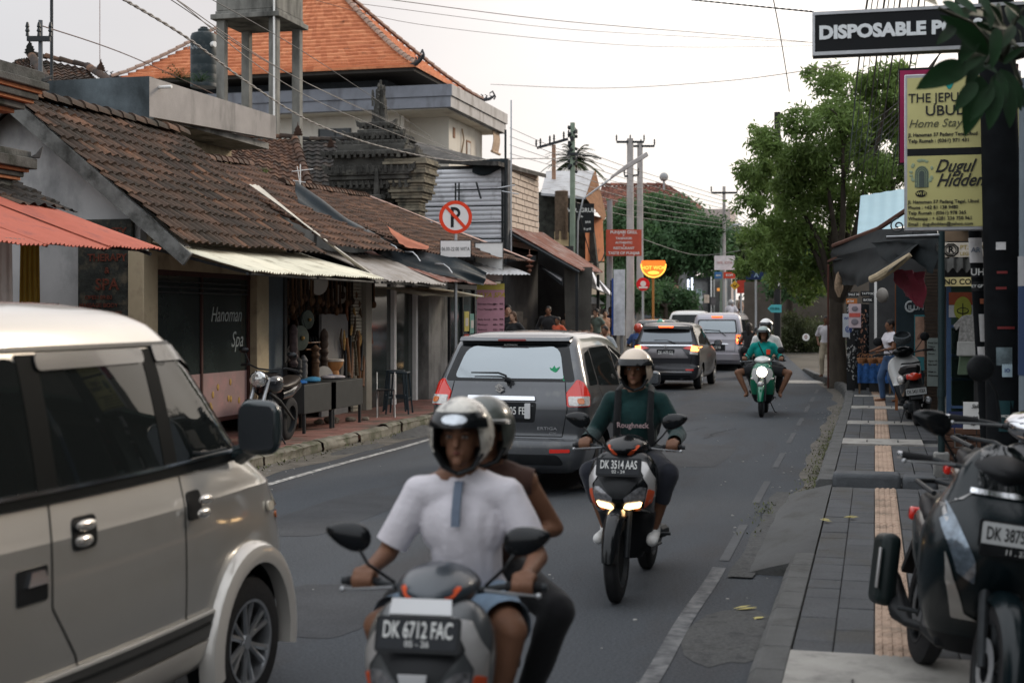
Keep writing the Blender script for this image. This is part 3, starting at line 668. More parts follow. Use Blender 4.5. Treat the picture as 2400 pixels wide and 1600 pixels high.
b=MB();b.text('AUTOMATIC',(-.03,.262,1.545),X3,Vector((0,.4,1)),.026,0,.002);b.build('sticker',LTW,er.t,0)
b=MB();b.tube([(.30,.30,.24),(.30,.02,.22)],.028,12);b.lathe([(.001,-.08),(.26,-.08),(.29,0),(.26,.08),(.001,.08)],(.1,.75,.27),None,24,0);b.build('exhaust',EM['dark'],er.t)
er.mirror(2.75,1.08,1,m_er);er.mirror(2.75,1.08,-1,m_er)
for sd in(1,):
 for y in(.98,1.98):
  b=MB();b.ell((.855,y,.93),(.02,.085,.018));b.build('door_handle',EM['chrome'],er.t)
  # --- dark estate-like carrier farther on, brake lights on
m_mo=M('charcoal_metallic',(.025,.025,.029),.28,.3,.05,4,coat=.5)
mo_sl=[(z*1.0,hw*.985,yR*.9,yF)for z,hw,yR,yF in er_sl]
mob=Car('estate_car','black seven-seat car with a deep roof spoiler, its brake lights glowing',(-5.05,35.3,0),-1.0,mo_sl,m_mo,4.3,wr=.31,wb=(.82,3.5),rr=.14,group='cars queuing away from the camera')
mob.p('rear',[(-.655,1.20),(.655,1.20),(.58,1.50),(-.58,1.50)],'rear_window',GLM,.05,.006)
for sd in('right','left'):
 mob.p(sd,[(.34,1.15),(2.8,1.06),(2.4,1.38,.1),(1.7,1.53),(.52,1.47)],'window',GL,.05)
mob.p('right',[(.22,1.17),(.30,1.17),(.50,1.50),(.44,1.52)],'pillar_reflection',M('painted_pale_reflection',(.5,.47,.42),.2,.6),.01,.008)  # pale reflection on the rear pillar, painted as a strip
b=MB();b.loft([[(x,.30,1.50),(x,.06+.10*(abs(x)/.62)**2,1.535-.03*(abs(x)/.62)**2),(x,.10+.1*(abs(x)/.62)**2,1.59),(x,.5,1.655-.05*(abs(x)/.62)**3)]for x in[-.62+.1*k for k in range(13)][:13]])
sp=b.build('roof_spoiler',EM['gloss'],mob.t);b=MB();b.box((0,.07,1.575),(.36,.03,.03));b.build('brake_light',REDL,sp,bev=.006)
mob.p('rear',[(-.66,1.10),(.66,1.10),(.66,1.13),(-.66,1.13)],'chrome_strip',EM['chrome'],.01,.018)
for s_ in(1,-1):
 o=mob.p('rear',[(s_*.42,1.04),(s_*.80,.965),(s_*.83,1.10),(s_*.62,1.13)],'tail_lamp',RED,.02,.014)
 mob.p('rear',[(s_*.62,.975),(s_*.80,.965),(s_*.82,1.08),(s_*.64,1.11)],'lit_section',AMB,.02,.022,o)
 mob.p('rear',[(s_*.60,.90),(s_*.80,.88),(s_*.80,.955),(s_*.60,.965)],'lower_lens',CLR,.01,.012)
mob.p('rear',[(-.58,.80),(.58,.80),(.40,1.03),(-.40,1.03)],'tailgate_panel',M('grey_panel',(.17,.16,.165),.3,.5,coat=.5),.04,.008)
plate(mob.t,(0,-.005,.93),X3,Z3,'DK 1677 CQ',.42,.15)
b=MB();b.prism([(-.035,0),(-.028,.055),(.028,.055),(.035,0),(.02,0),(.016,.022),(-.016,.022),(-.02,0)],(0,-.0,1.06),X3,Z3,(0,-.02,0));b.build('emblem',EM['chrome'],mob.t)
mob.p('rear',[(-.70,.44),(.66,.44),(.66,.475),(-.70,.475)],'bumper_strip',EM['chrome'],.01,.012)
mob.p('rear',[(.50,.49),(.70,.49),(.70,.53),(.50,.53)],'reflector',RED,.01,.008)
mob.p('rear',[(-.66,.27),(.66,.27),(.62,.38),(-.62,.38)],'lower_skirt',EM['blk'],.04,.006)
mob.seam('rear',[[(-.60,1.19),(-.66,.86),(-.6,.62),(.6,.62),(.66,.86),(.60,1.19)]],.012)
b=MB();b.tube([(-.05,.25,1.22),(.22,.05,1.17)],.012,8);b.tube([(-.3,.10,1.235),(.02,.10,1.24),(.24,.04,1.16)],.012,8);b.build('rear_wiper',EM['blk'],mob.t)
mob.mirror(2.75,1.10,1,EM['blk']);mob.mirror(2.75,1.10,-1,EM['blk'])
b=MB();b.tube([(.40,.3,.30),(.40,.0,.29)],.035,12);b.build('exhaust',EM['dark'],mob.t)
 # --- lilac-silver van ahead of it
m_sv=M('lilac_silver_paint',(.36,.345,.375),.3,.45,.04,3,coat=.7)
sv=Car('minivan','silver minivan with a white-lit rear window ahead of the black car',(-4.86,45.3,zr(45.3)-.05),-1.5,[(z,hw,yR,yF)for z,hw,yR,yF in van_sl],m_sv,4.1,wr=.32,wb=(.80,3.38),rr=.13,cat='van',group='cars queuing away from the camera')
sv.p('rear',[(-.655,1.25),(.655,1.25),(.60,1.68),(-.60,1.68)],'rear_window_surround',EM['gloss'],.05,.004)
sv.p('rear',[(-.61,1.28),(.61,1.28),(.56,1.64),(-.56,1.64)],'rear_window',GLS,.05,.009)
for sd in('right','left'):sv.p(sd,[(.35,1.24),(3.4,1.24),(2.85,1.68,.1),(.42,1.68)],'window',GL,.05)
b=MB();b.box((0,.13,1.775),(.34,.06,.035));b.build('brake_light',REDL,sv.t,bev=.006)
for s_ in(1,-1):
 o=sv.p('rear',[(s_*.62,.93),(s_*.79,.93),(s_*.78,1.20),(s_*.62,1.20)],'tail_lamp',REDL,.02,.012)
 sv.p('rear',[(s_*.64,1.00),(s_*.77,1.00),(s_*.77,1.12),(s_*.64,1.12)],'lit_section',AMB,.02,.02,o)
sv.p('rear',[(-.45,.90),(.40,.90),(.34,.93),(-.45,.93)],'chrome_strip',EM['chrome'],.01,.018)
sv.p('rear',[(-.40,.70),(.28,.70),(.28,.89),(-.40,.89)],'plate_recess',EM['blk'],.02,.004)
plate(sv.t,(-.04,-.035,.80),X3,Z3,'DK 1120 XB',.40,.14)
b=MB();b.grid(lambda i,j:(-.80+1.6*i,-.10+.12*abs(i*2-1)**4+(.10 if j in(0,1)else 0),.36+.28*j),24,6);b.build('bumper',m_sv,sv.t)
b=MB();b.tube([(.08,.02,1.35),(.10,.0,1.31),(.30,-.03,1.16)],.013,8);b.tube([(-.42,.03,1.36),(.1,.01,1.33)],.012,8);b.build('rear_wiper',EM['blk'],sv.t)
sv.seam('rear',[[(-.60,1.24),(-.58,.68),(.58,.68),(.60,1.24)]],.012)
sv.mirror(3.3,1.28,1,EM['blk'],big=1.2);sv.mirror(3.3,1.28,-1,EM['blk'],big=1.2)
 # --- two more, farther in the queue
m_w=M('white_car_paint',(.62,.60,.57),.3,0,.04,coat=.7)
c4=Car('hatchback','white-roofed car seen between the black car and the silver minivan',(-6.7,52.5,zr(52.5)),1,mo_sl,m_w,4.3,wr=.31,wb=(.82,3.5),group='cars queuing away from the camera')
c4.p('rear',[(-.66,1.18),(.66,1.18),(.58,1.53),(-.58,1.53)],'rear_window',GL,.05,.006)
for s_ in(1,-1):c4.p('rear',[(s_*.6,.9),(s_*.8,.9),(s_*.8,1.15),(s_*.64,1.15)],'tail_lamp',RED,.02,.012)
for sd in('right','left'):c4.p(sd,[(.34,1.15),(2.8,1.06),(2.4,1.38,.1),(1.7,1.53),(.52,1.47)],'window',GL,.05)
plate(c4.t,(0,-.01,.85),X3,Z3,'DK 816 AB',.4,.13)
c5=Car('saloon_car','dark car with a bright roof edge, left of the black car in the queue',(-7.0,46.5,zr(46.5)),2,[(z*.95,hw,yR,yF)for z,hw,yR,yF in mo_sl],M('dark_olive_paint',(.035,.04,.04),.25,.4,coat=.9),4.3,wr=.31,wb=(.82,3.5),group='cars queuing away from the camera')
c5.p('rear',[(-.66,1.12),(.66,1.12),(.58,1.45),(-.58,1.45)],'rear_window',GL,.05,.006)
for s_ in(1,-1):c5.p('rear',[(s_*.6,.9),(s_*.8,.9),(s_*.8,1.07),(s_*.64,1.09)],'tail_lamp',RED,.02,.012)
for sd in('right','left'):c5.p(sd,[(.34,1.10),(2.8,1.02),(2.4,1.32,.1),(1.7,1.45),(.52,1.40)],'window',GL,.05)
plate(c5.t,(0,-.01,.80),X3,Z3,'DK 512 GL',.4,.13)
 # ---- people
def blobmesh(parts,vox=.012,smooth=5,cuts=(),name='body'):
 b=MB()
 for p in parts:
  if p[0]=='c':
   _,a,c,r0,r1=p;a=Vector(a);c=Vector(c);d=c-a
   if d.length<1e-4:d=Vector((0,0,1e-3));c=a+d
   u=d.normalized();pts=[];rr=[]
   for k in range(5):t=math.pi/2*(1-k/5);pts.append(a-u*r0*math.sin(t));rr.append(max(.001,r0*math.cos(t)))
   for k in range(4):pts.append(a+d*k/3);rr.append(r0+(r1-r0)*k/3)
   for k in range(1,6):t=math.pi/2*k/5;pts.append(c+u*r1*math.sin(t));rr.append(max(.001,r1*math.cos(t)))
   b.tube(pts,rr,14,sq=p[5]if len(p)>5 else 1)
  else:
   b.ell(p[1],p[2],p[3]if len(p)>3 else None,18,12)
 me=b.mesh('t',[],0);o=raw(me,'t')
 md=o.modifiers.new('r','REMESH');md.mode='VOXEL';md.voxel_size=vox;md.adaptivity=0
 if smooth:sm=o.modifiers.new('s','SMOOTH');sm.factor=.5;sm.iterations=smooth
 me=evalmesh(o,name)
 if cuts:
  bm=bmesh.new();bm.from_mesh(me)
  for p,n,r in cuts:
   p=Vector(p);n=Vector(n).normalized()
   dl=[v for v in bm.verts if(v.co-p).dot(n)>0 and(v.co-p).length<r]
   bmesh.ops.delete(bm,geom=dl,context='VERTS')
   for v in bm.verts:
    if(v.co-p).length<r*1.15 and v.is_boundary:v.co-=n*(v.co-p).dot(n)
  bm.to_mesh(me);bm.free()
 me.shade_smooth();return me
def crease(me,f):
 ns=[v.normal.copy()for v in me.vertices];cs=[v.co.copy()for v in me.vertices]
 me.vertices.foreach_set('co',[q for c,n in zip(cs,ns)for q in c+n*f(c)]);me.update()
def ik(a,c,l1,l2,pole):
 a,c,pole=Vector(a),Vector(c),Vector(pole);d=c-a;L_=min(d.length,(l1+l2)*.999);u=d.normalized();c=a+u*L_
 x=(l1*l1-l2*l2+L_*L_)/(2*L_);h=math.sqrt(max(0,l1*l1-x*x));n=pole-u*pole.dot(u);n.normalize()
 return a+u*x+n*h,c
SKIN=M('tan_skin',(.18,.088,.052),.55,0,.1,12,.2,60);SKIND=M('brown_skin',(.15,.072,.042),.55,0,.1,12,.2,60);SKINL=M('light_skin',(.42,.25,.17),.55,0,.08,12)
HAIR=M('black_hair',(.012,.01,.009),.5,0,.3,60,.5,120,stretch=(1,1,.2));HAIRB=M('brown_hair',(.07,.035,.018),.5,0,.3,60,.5,120)
def pose_ride(grip,seat=(0,-.20,.80),foot=(.15,.22,.30),lean=.10,knee_out=.12,s=1.0,head_turn=0,elb=(.55,-.5,-1.0)):
 P={};hip=Vector(seat);P['hip']=hip;P['chest']=hip+Vector((0,.02+lean*.6,.30))*s;P['neck']=hip+Vector((0,.02+lean,.50))*s
 P['head']=P['neck']+Vector((0,.035,.155))*s
 for sd,k in((-1,'l'),(1,'r')):
  P['sh'+k]=P['neck']+Vector((sd*.175,0,-.065))*s
  g=Vector((grip[0]*sd,grip[1],grip[2]));wr=g+Vector((0,-.075,.028));P['grip'+k]=g
  P['el'+k],P['wr'+k]=ik(P['sh'+k],wr,.27*s,.25*s,(sd*elb[0],elb[1],elb[2]))
  P['hj'+k]=hip+Vector((sd*.095,.02,-.0))*s
  f=Vector((foot[0]*sd,foot[1],foot[2]));P['an'+k]=f+Vector((0,-.05,.07))
  P['kn'+k],P['an'+k]=ik(P['hj'+k],P['an'+k],.42*s,.41*s,(sd*knee_out*3,1,1));P['toe'+k]=P['an'+k]+Vector((sd*.02,.17,-.045))*s
 P['s']=s;return P
def pose_stand(s=1.0,stride=.12,arm=(.22,.05,.95),arm2=None,bend=0,hz=.93):
 P={};hip=Vector((0,0,hz))*s;P['hip']=hip;P['chest']=hip+Vector((0,.01+bend*.5,.28))*s;P['neck']=hip+Vector((0,.0+bend,.48))*s;P['head']=P['neck']+Vector((0,.03+bend*.3,.15))*s
 for sd,k in((-1,'l'),(1,'r')):
  P['sh'+k]=P['neck']+Vector((sd*.17,0,-.06))*s
  a=arm if sd==1 or arm2 is None else arm2
  w_=Vector((a[0]*sd,a[1]*1.0,a[2]))*s;P['el'+k],P['wr'+k]=ik(P['sh'+k],w_,.28*s,.25*s,(sd*.6,-1,0));P['grip'+k]=None
  P['hj'+k]=hip+Vector((sd*.09,0,-.02))*s;an=Vector((sd*.10,stride*sd,.09))*s
  P['kn'+k],P['an'+k]=ik(P['hj'+k],an,.43*s,.43*s,(0,1,0));P['toe'+k]=P['an'+k]+Vector((sd*.03,.16,-.05))*s
 P['s']=s;return P
def helmet(parent,c,shell,visor=None,sc=1.0,tilt=0,graphic=None,lens_up=True,peak=False,name='helmet'):
 c=Vector(c);b=MB();q=rotm(tilt,0,0)
 def pt(az,el,k=1.0):
  x=.128*k*math.cos(el)*math.sin(az);y=.148*k*math.cos(el)*math.cos(az);z=.142*k*math.sin(el)
  return q@(Vector((x,y+.0,z))*sc)+c+Vector((0,.0,.012))
 def lo(az):
  a=abs(math.degrees(az));t=max(0,min(1,(a-42)/24));t=t*t*(3-2*t);return R(14-(14+72)*t if a>0 else 14)
 NU,NV=48,14
 for k,mi in((1.0,0),(.93,1)):
  b.grid(lambda i,j,k=k:pt(-math.pi+2*math.pi*i,lo(-math.pi+2*math.pi*i)+(R(90)-lo(-math.pi+2*math.pi*i))*j,k),NU,NV,mi)
 b.grid(lambda i,j:pt(-math.pi+2*math.pi*i,lo(-math.pi+2*math.pi*i),1.008-.085*j),NU,1,1)
 o=b.build(name,[shell,EM['blk']],parent,50)
 if visor:
  b=MB();a0,a1=(R(9),R(27))if lens_up else(R(-30),R(20))
  b.grid(lambda i,j:pt(R(-72)+R(144)*i,a0+(a1-a0)*j-(.0),1.05+.05*(1-j)*lens_up),20,5);b.grid(lambda i,j:pt(R(-72)+R(144)*i,a0+(a1-a0)*j,1.035+.05*(1-j)*lens_up),20,5)
  b.build('visor',visor,o,50)
  b=MB();[b.lathe([(.001,.01),(.022,.008),(.024,-.01)],q@Vector((s_*.128*sc,.02,.02))+c,rotm(0,90*s_,0),14)for s_ in(-1,1)];b.build('visor_pivots',EM['blk'],o)
 if peak:
  b=MB();b.grid(lambda i,j:pt(R(-55)+R(110)*i,R(20)-R(6)*j,1.02+.42*j*math.cos(R(-55)+R(110)*i)),14,5);b.grid(lambda i,j:pt(R(-55)+R(110)*i,R(17)-R(6)*j,1.0+.42*j*math.cos(R(-55)+R(110)*i)),14,5);b.build('peak',graphic or shell,o,60)
 b=MB()
 for s_ in(-1,1):b.tube([pt(R(62)*s_,R(-30),.97),c+q@Vector((s_*.06,.055,-.115)),c+q@Vector((0,.07,-.138))],.0075,6,sq=1.6)
 b.build('chin_strap',EM['blk'],o)
 return o,pt
def person(label,loc,rz,P,top,bottom,skin=SKIN,shoes=None,hair=HAIR,long_hair=False,vox=.012,group=None,female=False,sleeve=.55,leg=1.0,face=False,fingers=False,neck_open=0,scale=1,strap=None,hood=False,cap=None):
 s=P['s'];t=T('person',label,'person',loc,rz,group,sc=scale)
 up=(P['neck']-P['chest']).normalized();H=P['head'];q=H
 B=[('e',P['hip']+Vector((0,0,.02)),(.155*s,.115*s,.12*s)),('c',P['hip']+Vector((0,0,.04)),P['chest'],.115*s,.12*s),('e',P['chest']+Vector((0,.01,.02)),(.155*s,.11*s,.15*s)),('c',P['shl'],P['shr'],.058*s,.058*s),('c',P['neck']-up*.05,H+Vector((0,-.015,-.06)),.056*s,.052*s),('c',P['neck']+Vector((-.05,-.01,-.02))*s,P['shl'],.06*s,.05*s),('c',P['neck']+Vector((.05,-.01,-.02))*s,P['shr'],.06*s,.05*s)]
 B+=[('e',H+Vector((0,-.012,.02))*s,(.074*s,.092*s,.098*s)),('e',H+Vector((0,.018,-.045))*s,(.056*s,.066*s,.064*s)),('c',H+Vector((0,.085,.012))*s,H+Vector((0,.104,-.022))*s,.009*s,.015*s),('e',H+Vector((-.076,-.005,-.01))*s,(.012*s,.02*s,.032*s)),('e',H+Vector((.076,-.005,-.01))*s,(.012*s,.02*s,.032*s)),('e',H+Vector((0,.075,-.088))*s,(.022*s,.018*s,.018*s)),('c',H+Vector((-.02,.078,-.055))*s,H+Vector((.02,.078,-.055))*s,.009*s,.009*s),('c',H+Vector((-.045,.072,.030))*s,H+Vector((.045,.072,.030))*s,.011*s,.011*s)]
 if female:B+=[('e',P['chest']+Vector((sx*.065,.085,.03))*s,(.06*s,.055*s,.06*s))for sx in(-1,1)]
 for k,sd in(('l',-1),('r',1)):
  B+=[('c',P['sh'+k],P['el'+k],.050*s,.040*s),('c',P['el'+k],P['wr'+k],.040*s,.027*s),('c',P['hj'+k],P['kn'+k],.088*s,.058*s),('c',P['kn'+k],P['kn'+k]+(P['an'+k]-P['kn'+k])*.35,.056*s,.055*s),('c',P['kn'+k]+(P['an'+k]-P['kn'+k])*.35,P['an'+k],.055*s,.036*s),('c',P['an'+k]+Vector((0,-.03,-.04))*s,P['toe'+k],.036*s,.028*s)]
  g=P['grip'+k]
  if g is None:
   d=(P['wr'+k]-P['el'+k]).normalized();w_=P['wr'+k]
   B+=[('c',w_,w_+d*.08*s,.026*s,.030*s)]
   for f in range(4):
    o_=Vector((0,(f-1.5)*.018,0))*s;B+=[('c',w_+d*.09*s+o_,w_+d*(.155-.008*abs(f-1.3))*s+o_*1.1+Vector((-sd*.012,0,0)),.0095*s,.0085*s)]
   B+=[('c',w_+d*.03*s+Vector((0,.025,0))*s,w_+d*.085*s+Vector((-sd*.01,.048,0))*s,.012*s,.009*s)]
  else:
   B+=[('c',P['wr'+k],g+Vector((0,-.028,.030)),.027,.030),('c',g+Vector((-.028,-.018,.030)),g+Vector((.028,-.018,.030)),.021,.021)]
   for f in range(4):
    x=(f-1.5)*.0215;e_=(0,.004,.006,.0)[f]
    a=g+Vector((x,.010,.032));m_=g+Vector((x,.036+e_,.010));z_=g+Vector((x,.024+e_,-.024))
    B+=[('c',a,m_,.0115,.0105),('c',m_,z_,.0105,.009)]
   B+=[('c',g+Vector((-sd*.034,-.03,.018)),g+Vector((-sd*.052,-.004,-.014)),.014,.011),('c',g+Vector((-sd*.052,-.004,-.014)),g+Vector((-sd*.040,.028,-.018)),.011,.009)]
 body=raw(blobmesh(B,vox,4 if vox>.01 else 5,name='body'),'body',t);body.data.materials.append(skin)
 if face:
  b=MB()
  for sx in(-1,1):b.ell(H+Vector((sx*.031,.077,.008))*s,(.012*s,.009*s,.006*s),None,12,8)
  b.build('eyes',M('eye_white',(.32,.28,.25),.3,0,0),body)
  b=MB()
  for sx in(-1,1):
   b.ell(H+Vector((sx*.031,.0845,.008))*s,(.005*s,.003*s,.005*s),None,10,6);b.tube([H+Vector((sx*.014,.088,.028))*s,H+Vector((sx*.032,.087,.034))*s,H+Vector((sx*.052,.074,.028))*s],.0035*s,5)
   b.tube([H+Vector((sx*.018,.083,.014))*s,H+Vector((sx*.032,.086,.016))*s,H+Vector((sx*.046,.078,.012))*s],.0018*s,5)
  b.build('eyebrows',HAIR,body)
  b=MB();b.tube([H+Vector((x*.001,.094-.00001*x*x*1.1*8,-.052-(0.000006*x*x)))*s for x in(-26,-14,0,14,26)],[.003,.0062,.007,.0062,.003],8);b.build('lips',M('lip',(.17,.065,.05),.5,0,0),body)
 V=max(vox,.009);e_=.014*s
 if top:
  C=[('e',P['hip']+Vector((0,0,.03)),(.155*s+e_,.12*s+e_,.12*s)),('c',P['hip']+Vector((0,0,.05)),P['chest'],.125*s+e_,.13*s+e_),('e',P['chest']+Vector((0,.01,.02)),(.165*s+e_,.115*s+e_,.155*s+e_*.5)),('c',P['shl'],P['shr'],.062*s+e_*.4,.062*s+e_*.4),('c',P['neck']+Vector((-.05,-.01,-.025))*s,P['shl'],.062*s,.056*s),('c',P['neck']+Vector((.05,-.01,-.025))*s,P['shr'],.062*s,.056*s),('c',P['chest'],P['neck']-up*.03*s,.09*s,.07*s)]
  if female:C+=[('e',P['chest']+Vector((sx*.065,.09,.03))*s,(.068*s,.062*s,.066*s))for sx in(-1,1)]
  cuts=[(P['neck']+up*.025+Vector((0,.02,0)),up+Vector((0,.35,0)),.15*s)]
  for k,sd in(('l',-1),('r',1)):
   a,m_,z_=P['sh'+k],P['el'+k],P['wr'+k]
   if sleeve<=0:cuts.append((a+Vector((sd*.035,0,0)),(sd,0,-.1),.13*s));continue
   if sleeve<=1:
    en=a+(m_-a)*sleeve;n=(m_-a).normalized();C.append(('c',a,en+n*.05,.066*s,.066*s));cuts.append((en,n,.13*s))
   else:
    f=(sleeve-1);en=m_+(z_-m_)*min(f,1);n=(z_-m_).normalized();C+=[('c',a,m_,.068*s,.060*s),('c',m_,en,.062*s,.050*s),('c',en-n*.05,en,.05*s,.047*s)]
    if f<1:pass
    cuts.append((en+n*.012,n,.1*s))
  if hood:C+=[('e',P['neck']+Vector((0,-.085,.0))*s,(.13*s,.07*s,.075*s))]
  o=raw(blobmesh(C,V,4,cuts,'top'),'hooded_top' if hood else 'shirt',t);o.data.materials.append(top)
  crease(o.data,lambda c:(noise.noise(c*6)*.005+noise.noise(Vector((c.x*20,c.y*18,c.z*6)))*.0025+abs(noise.noise(Vector((c.x*15+3,c.y*12,c.z*4))))*.006-.001)*(1.0 if vox<.012 else 1.3))
 if bottom:
  C=[('e',P['hip']+Vector((0,0,.0)),(.16*s+e_,.12*s+e_,.12*s))];cuts=[]
  for k in('l','r'):
   a,m_,z_=P['hj'+k],P['kn'+k],P['an'+k]
   if leg<=1:
    en=a+(m_-a)*leg;n=(m_-a).normalized();C.append(('c',a,en+n*.05,.10*s,.092*s));cuts.append((en,n,.16*s))
   else:
    en=m_+(z_-m_)*min(1,leg-1);n=(z_-m_).normalized();C+=[('c',a,m_,.10*s,.076*s),('c',m_,en,.076*s,.060*s)];cuts.append((en+n*.02,n,.12*s))
  o=raw(blobmesh(C,V,4,cuts,'trousers'),'trousers' if leg>1 else 'shorts',t);o.data.materials.append(bottom)
  crease(o.data,lambda c:noise.noise(c*10)*.007)
 if shoes:
  for k in('l','r'):
   a=P['an'+k];tt=P['toe'+k];d=(tt-a).normalized()
   C=[('c',a+Vector((0,-.03,-.035))*s,tt+d*.015,.046*s,.040*s),('c',a+Vector((0,-.02,.02))*s,a+Vector((0,-.02,-.03))*s,.05*s,.048*s)]
   o=raw(blobmesh(C,V,3,(),'shoe'),'shoe',t);o.data.materials.append(shoes)
 if hair:
  C=[('e',H+Vector((0,-.022,.032))*s,(.084*s,.098*s,.098*s))]
  if long_hair:C+=[('c',H+Vector((0,-.085,0))*s,P['neck']+Vector((0,-.10,-.10))*s,.06*s,.045*s),('c',H+Vector((-.07,-.03,0))*s,P['neck']+Vector((-.07,-.03,-.02))*s,.03*s,.02*s),('c',H+Vector((.07,-.03,0))*s,P['neck']+Vector((.07,-.03,-.02))*s,.03*s,.02*s)]
  me=blobmesh(C,V,2,[(H+Vector((0,.055,.035))*s,(0,1,-.45),.2*s)],'hair')
  o=raw(me,'hair',t);me.materials.append(cap or hair)
 return t,P
  # ---- scooters
def bike_wheel(parent,y,r,w,rim,name,disc=True,x=0,rz=0,spokes=5):
 wh=wheel(parent,x,y,r,w,rim,1,spokes,name,rimr=.66)
 if disc:
  b=MB();b.lathe([(r*.22,-.002),(r*.42,-.002),(r*.42,.002),(r*.22,.002)],(.05,0,0),rotm(0,90,0),24);b.build('brake_disc',EM['steel'],wh)
 wh.rotation_euler.z=R(rz);return wh
def slice_body(sl,n=24,p=2.2,pb=4):
 """horizontal pointed sections: z, half width, front y, back y"""
 rings=[]
 for z,w_,yf,yb in sl:
  ring=[]
  for k in range(n):
   a=2*math.pi*k/n;c,s_=math.cos(a),math.sin(a);cy=(yf*.35+yb*.65)
   e=p if s_>0 else pb;x=w_*math.copysign(abs(c)**(2/e),c);y=cy+((yf-cy)if s_>0 else(cy-yb))*math.copysign(abs(s_)**(2/e),s_);ring.append((x,y,z))
  rings.append(ring)
 return rings
def proj(bvh,pl,name,mat,parent,dv=(0,-1,0),A=X3,B=Z3,off=.003,r=.01,thick=.01,step=.03):
 me=conform(bvh,rpoly(pl,r),(0,0,0),A,B,dv,off,step,thick);me.materials.append(mat);me.shade_smooth();me.set_sharp_from_angle(angle=R(40))
 return raw(me,name,parent)
def mirr(b):return[(-x,z)for x,z in b]
APR=[(.22,.09,.27,.14),(.30,.135,.29,.16),(.42,.175,.31,.18),(.52,.195,.36,.20),(.57,.20,.52,.22),(.63,.212,.60,.24),(.70,.225,.61,.26),(.78,.23,.57,.28),(.86,.215,.50,.30),(.92,.17,.44,.31),(.955,.10,.40,.32)]
def refine(sl,k=3):
 o=[]
 for i in range(len(sl)-1):
  a,b_,c,d_=sl[max(i-1,0)],sl[i],sl[i+1],sl[min(i+2,len(sl)-1)]
  for q in range(k):
   t=q/k;o.append(tuple(.5*((2*b_[j])+(-a[j]+c[j])*t+(2*a[j]-5*b_[j]+4*c[j]-d_[j])*t*t+(-a[j]+3*b_[j]-3*c[j]+d_[j])*t**3)for j in range(4)))
 o.append(sl[-1]);return o
def scooter(label,loc,rz,c,group=None,roll=0,steer=0,bars=(.335,.20,1.00),apr=APR,bigcowl=False,wr=.285,sc=1,stand=True,mirror_pos=(.33,.30,1.19),mirror_kind='leaf',cat='scooter',name='scooter'):
 t=T(name,label,cat,loc,rz,group,ry=roll,sc=sc)
 rim=c.get('rim',EM['dark'])
 bike_wheel(t,.65,wr,.085,rim,'front_wheel',rz=steer);bike_wheel(t,-.63,wr,.10,rim,'rear_wheel')
 b=MB()
 for s_ in(-1,1):b.tube([(s_*.062,.65,wr),(s_*.062,.545,.56),(s_*.045,.50,.70)],[.02,.024,.022],10)
 b.build('front_fork',c.get('fork',EM['dark']),t)
 b=MB();b.grid(lambda i,j:((i-.5)*.135*(1-.45*abs(j-.45)),.65+(wr+.035-.05*abs(i*2-1)**3)*math.sin(R(-62+150*j)),wr+(wr+.035-.05*abs(i*2-1)**3)*math.cos(R(-62+150*j))),10,22)
 b.grid(lambda i,j:((i-.5)*.125*(1-.45*abs(j-.45)),.65+(wr+.025-.05*abs(i*2-1)**3)*math.sin(R(-62+150*j)),wr+(wr+.025-.05*abs(i*2-1)**3)*math.cos(R(-62+150*j))),10,22)
 b.build('front_mudguard',c['fender'],t,60)
 ar=slice_body(refine(apr));b=MB();b.loft(ar);n=len(ar[0])
 b.m=[0 if b.v[f[0]][2]>c.get('split',.53)or len(f)>4 else 1 for f in b.f]
 ap=b.build('leg_shield',[c['apron'],EM['blk']],t,50);bv=BVHTree.FromPolygons([Vector(v)for v in b.v],b.f)
 gx,gy,gz=bars
 cw=slice_body(refine([(gz-.075,.06,.40,.22),(gz-.04,.12,.44,.19),(gz,.15,.46,.17),(gz+.035,.14,.42,.17),(gz+.065,.10,.36,.18),(gz+.085,.04,.30,.20)]),p=1.8)
 b=MB();b.loft(cw);cowl=b.build('handlebar_cowl',c['cowl'],t,50);bc=BVHTree.FromPolygons([Vector(v)for v in b.v],b.f)
 b=MB()
 for s_ in(-1,1):b.tube([(0,.27,gz-.01),(s_*.14,.25,gz-.01),(s_*gx*.75,gy+.015,gz),(s_*(gx+.06),gy-.005,gz)],.0125,8)
 hb=b.build('handlebar',EM['dark'],t)
 for s_ in(-1,1):
  b=MB();b.tube([(s_*(gx-.065),gy+.008,gz),(s_*(gx+.065),gy-.006,gz)],.0175,12);b.tube([(s_*(gx+.065),gy-.006,gz),(s_*(gx+.085),gy-.008,gz)],.015,10,1);b.build('grip',[EM['rubber'],c.get('barend',EM['dark'])],hb)
  b=MB();b.tube([(s_*.17,gy+.07,gz-.005),(s_*(gx-.03),gy+.075,gz-.012),(s_*(gx+.06),gy+.06,gz-.02)],[.010,.008,.006],6,sq=.6);b.ell((s_*(gx+.065),gy+.06,gz-.02),.011);b.build('brake_lever',EM['steel'],hb)
  b=MB();mx,my,mz=mirror_pos;b.tube([(s_*.17,gy+.05,gz+.01),(s_*(mx-.08),my+.02,mz-.10),(s_*(mx-.03),my,mz-.03)],.0065,8)
  if mirror_kind=='round':b.ell((s_*mx,my,mz),(.065,.018,.065),None,20,10)
  else:b.ell((s_*mx,my,mz),(.088,.026,.05),rotm(0,-14*s_,0),20,10,fn=lambda q,s_=s_:Vector((q.x,q.y,q.z*(1-.35*(q.x*s_/.088)))))
  b.build('rear_view_mirror',EM['gloss']if mirror_kind!='round' else EM['blk'],t)
 b=MB();b.loft([[(x*w_,y,z)for x,z in[(-1,za),(1,za),(1,zb),(-1,zb)]]for y,w_,za,zb in[(.24,.16,.26,.33),(.0,.17,.26,.31),(-.12,.15,.26,.36)]]);b.build('floorboard',EM['blk'],t,bev=.012)
 rs=[]
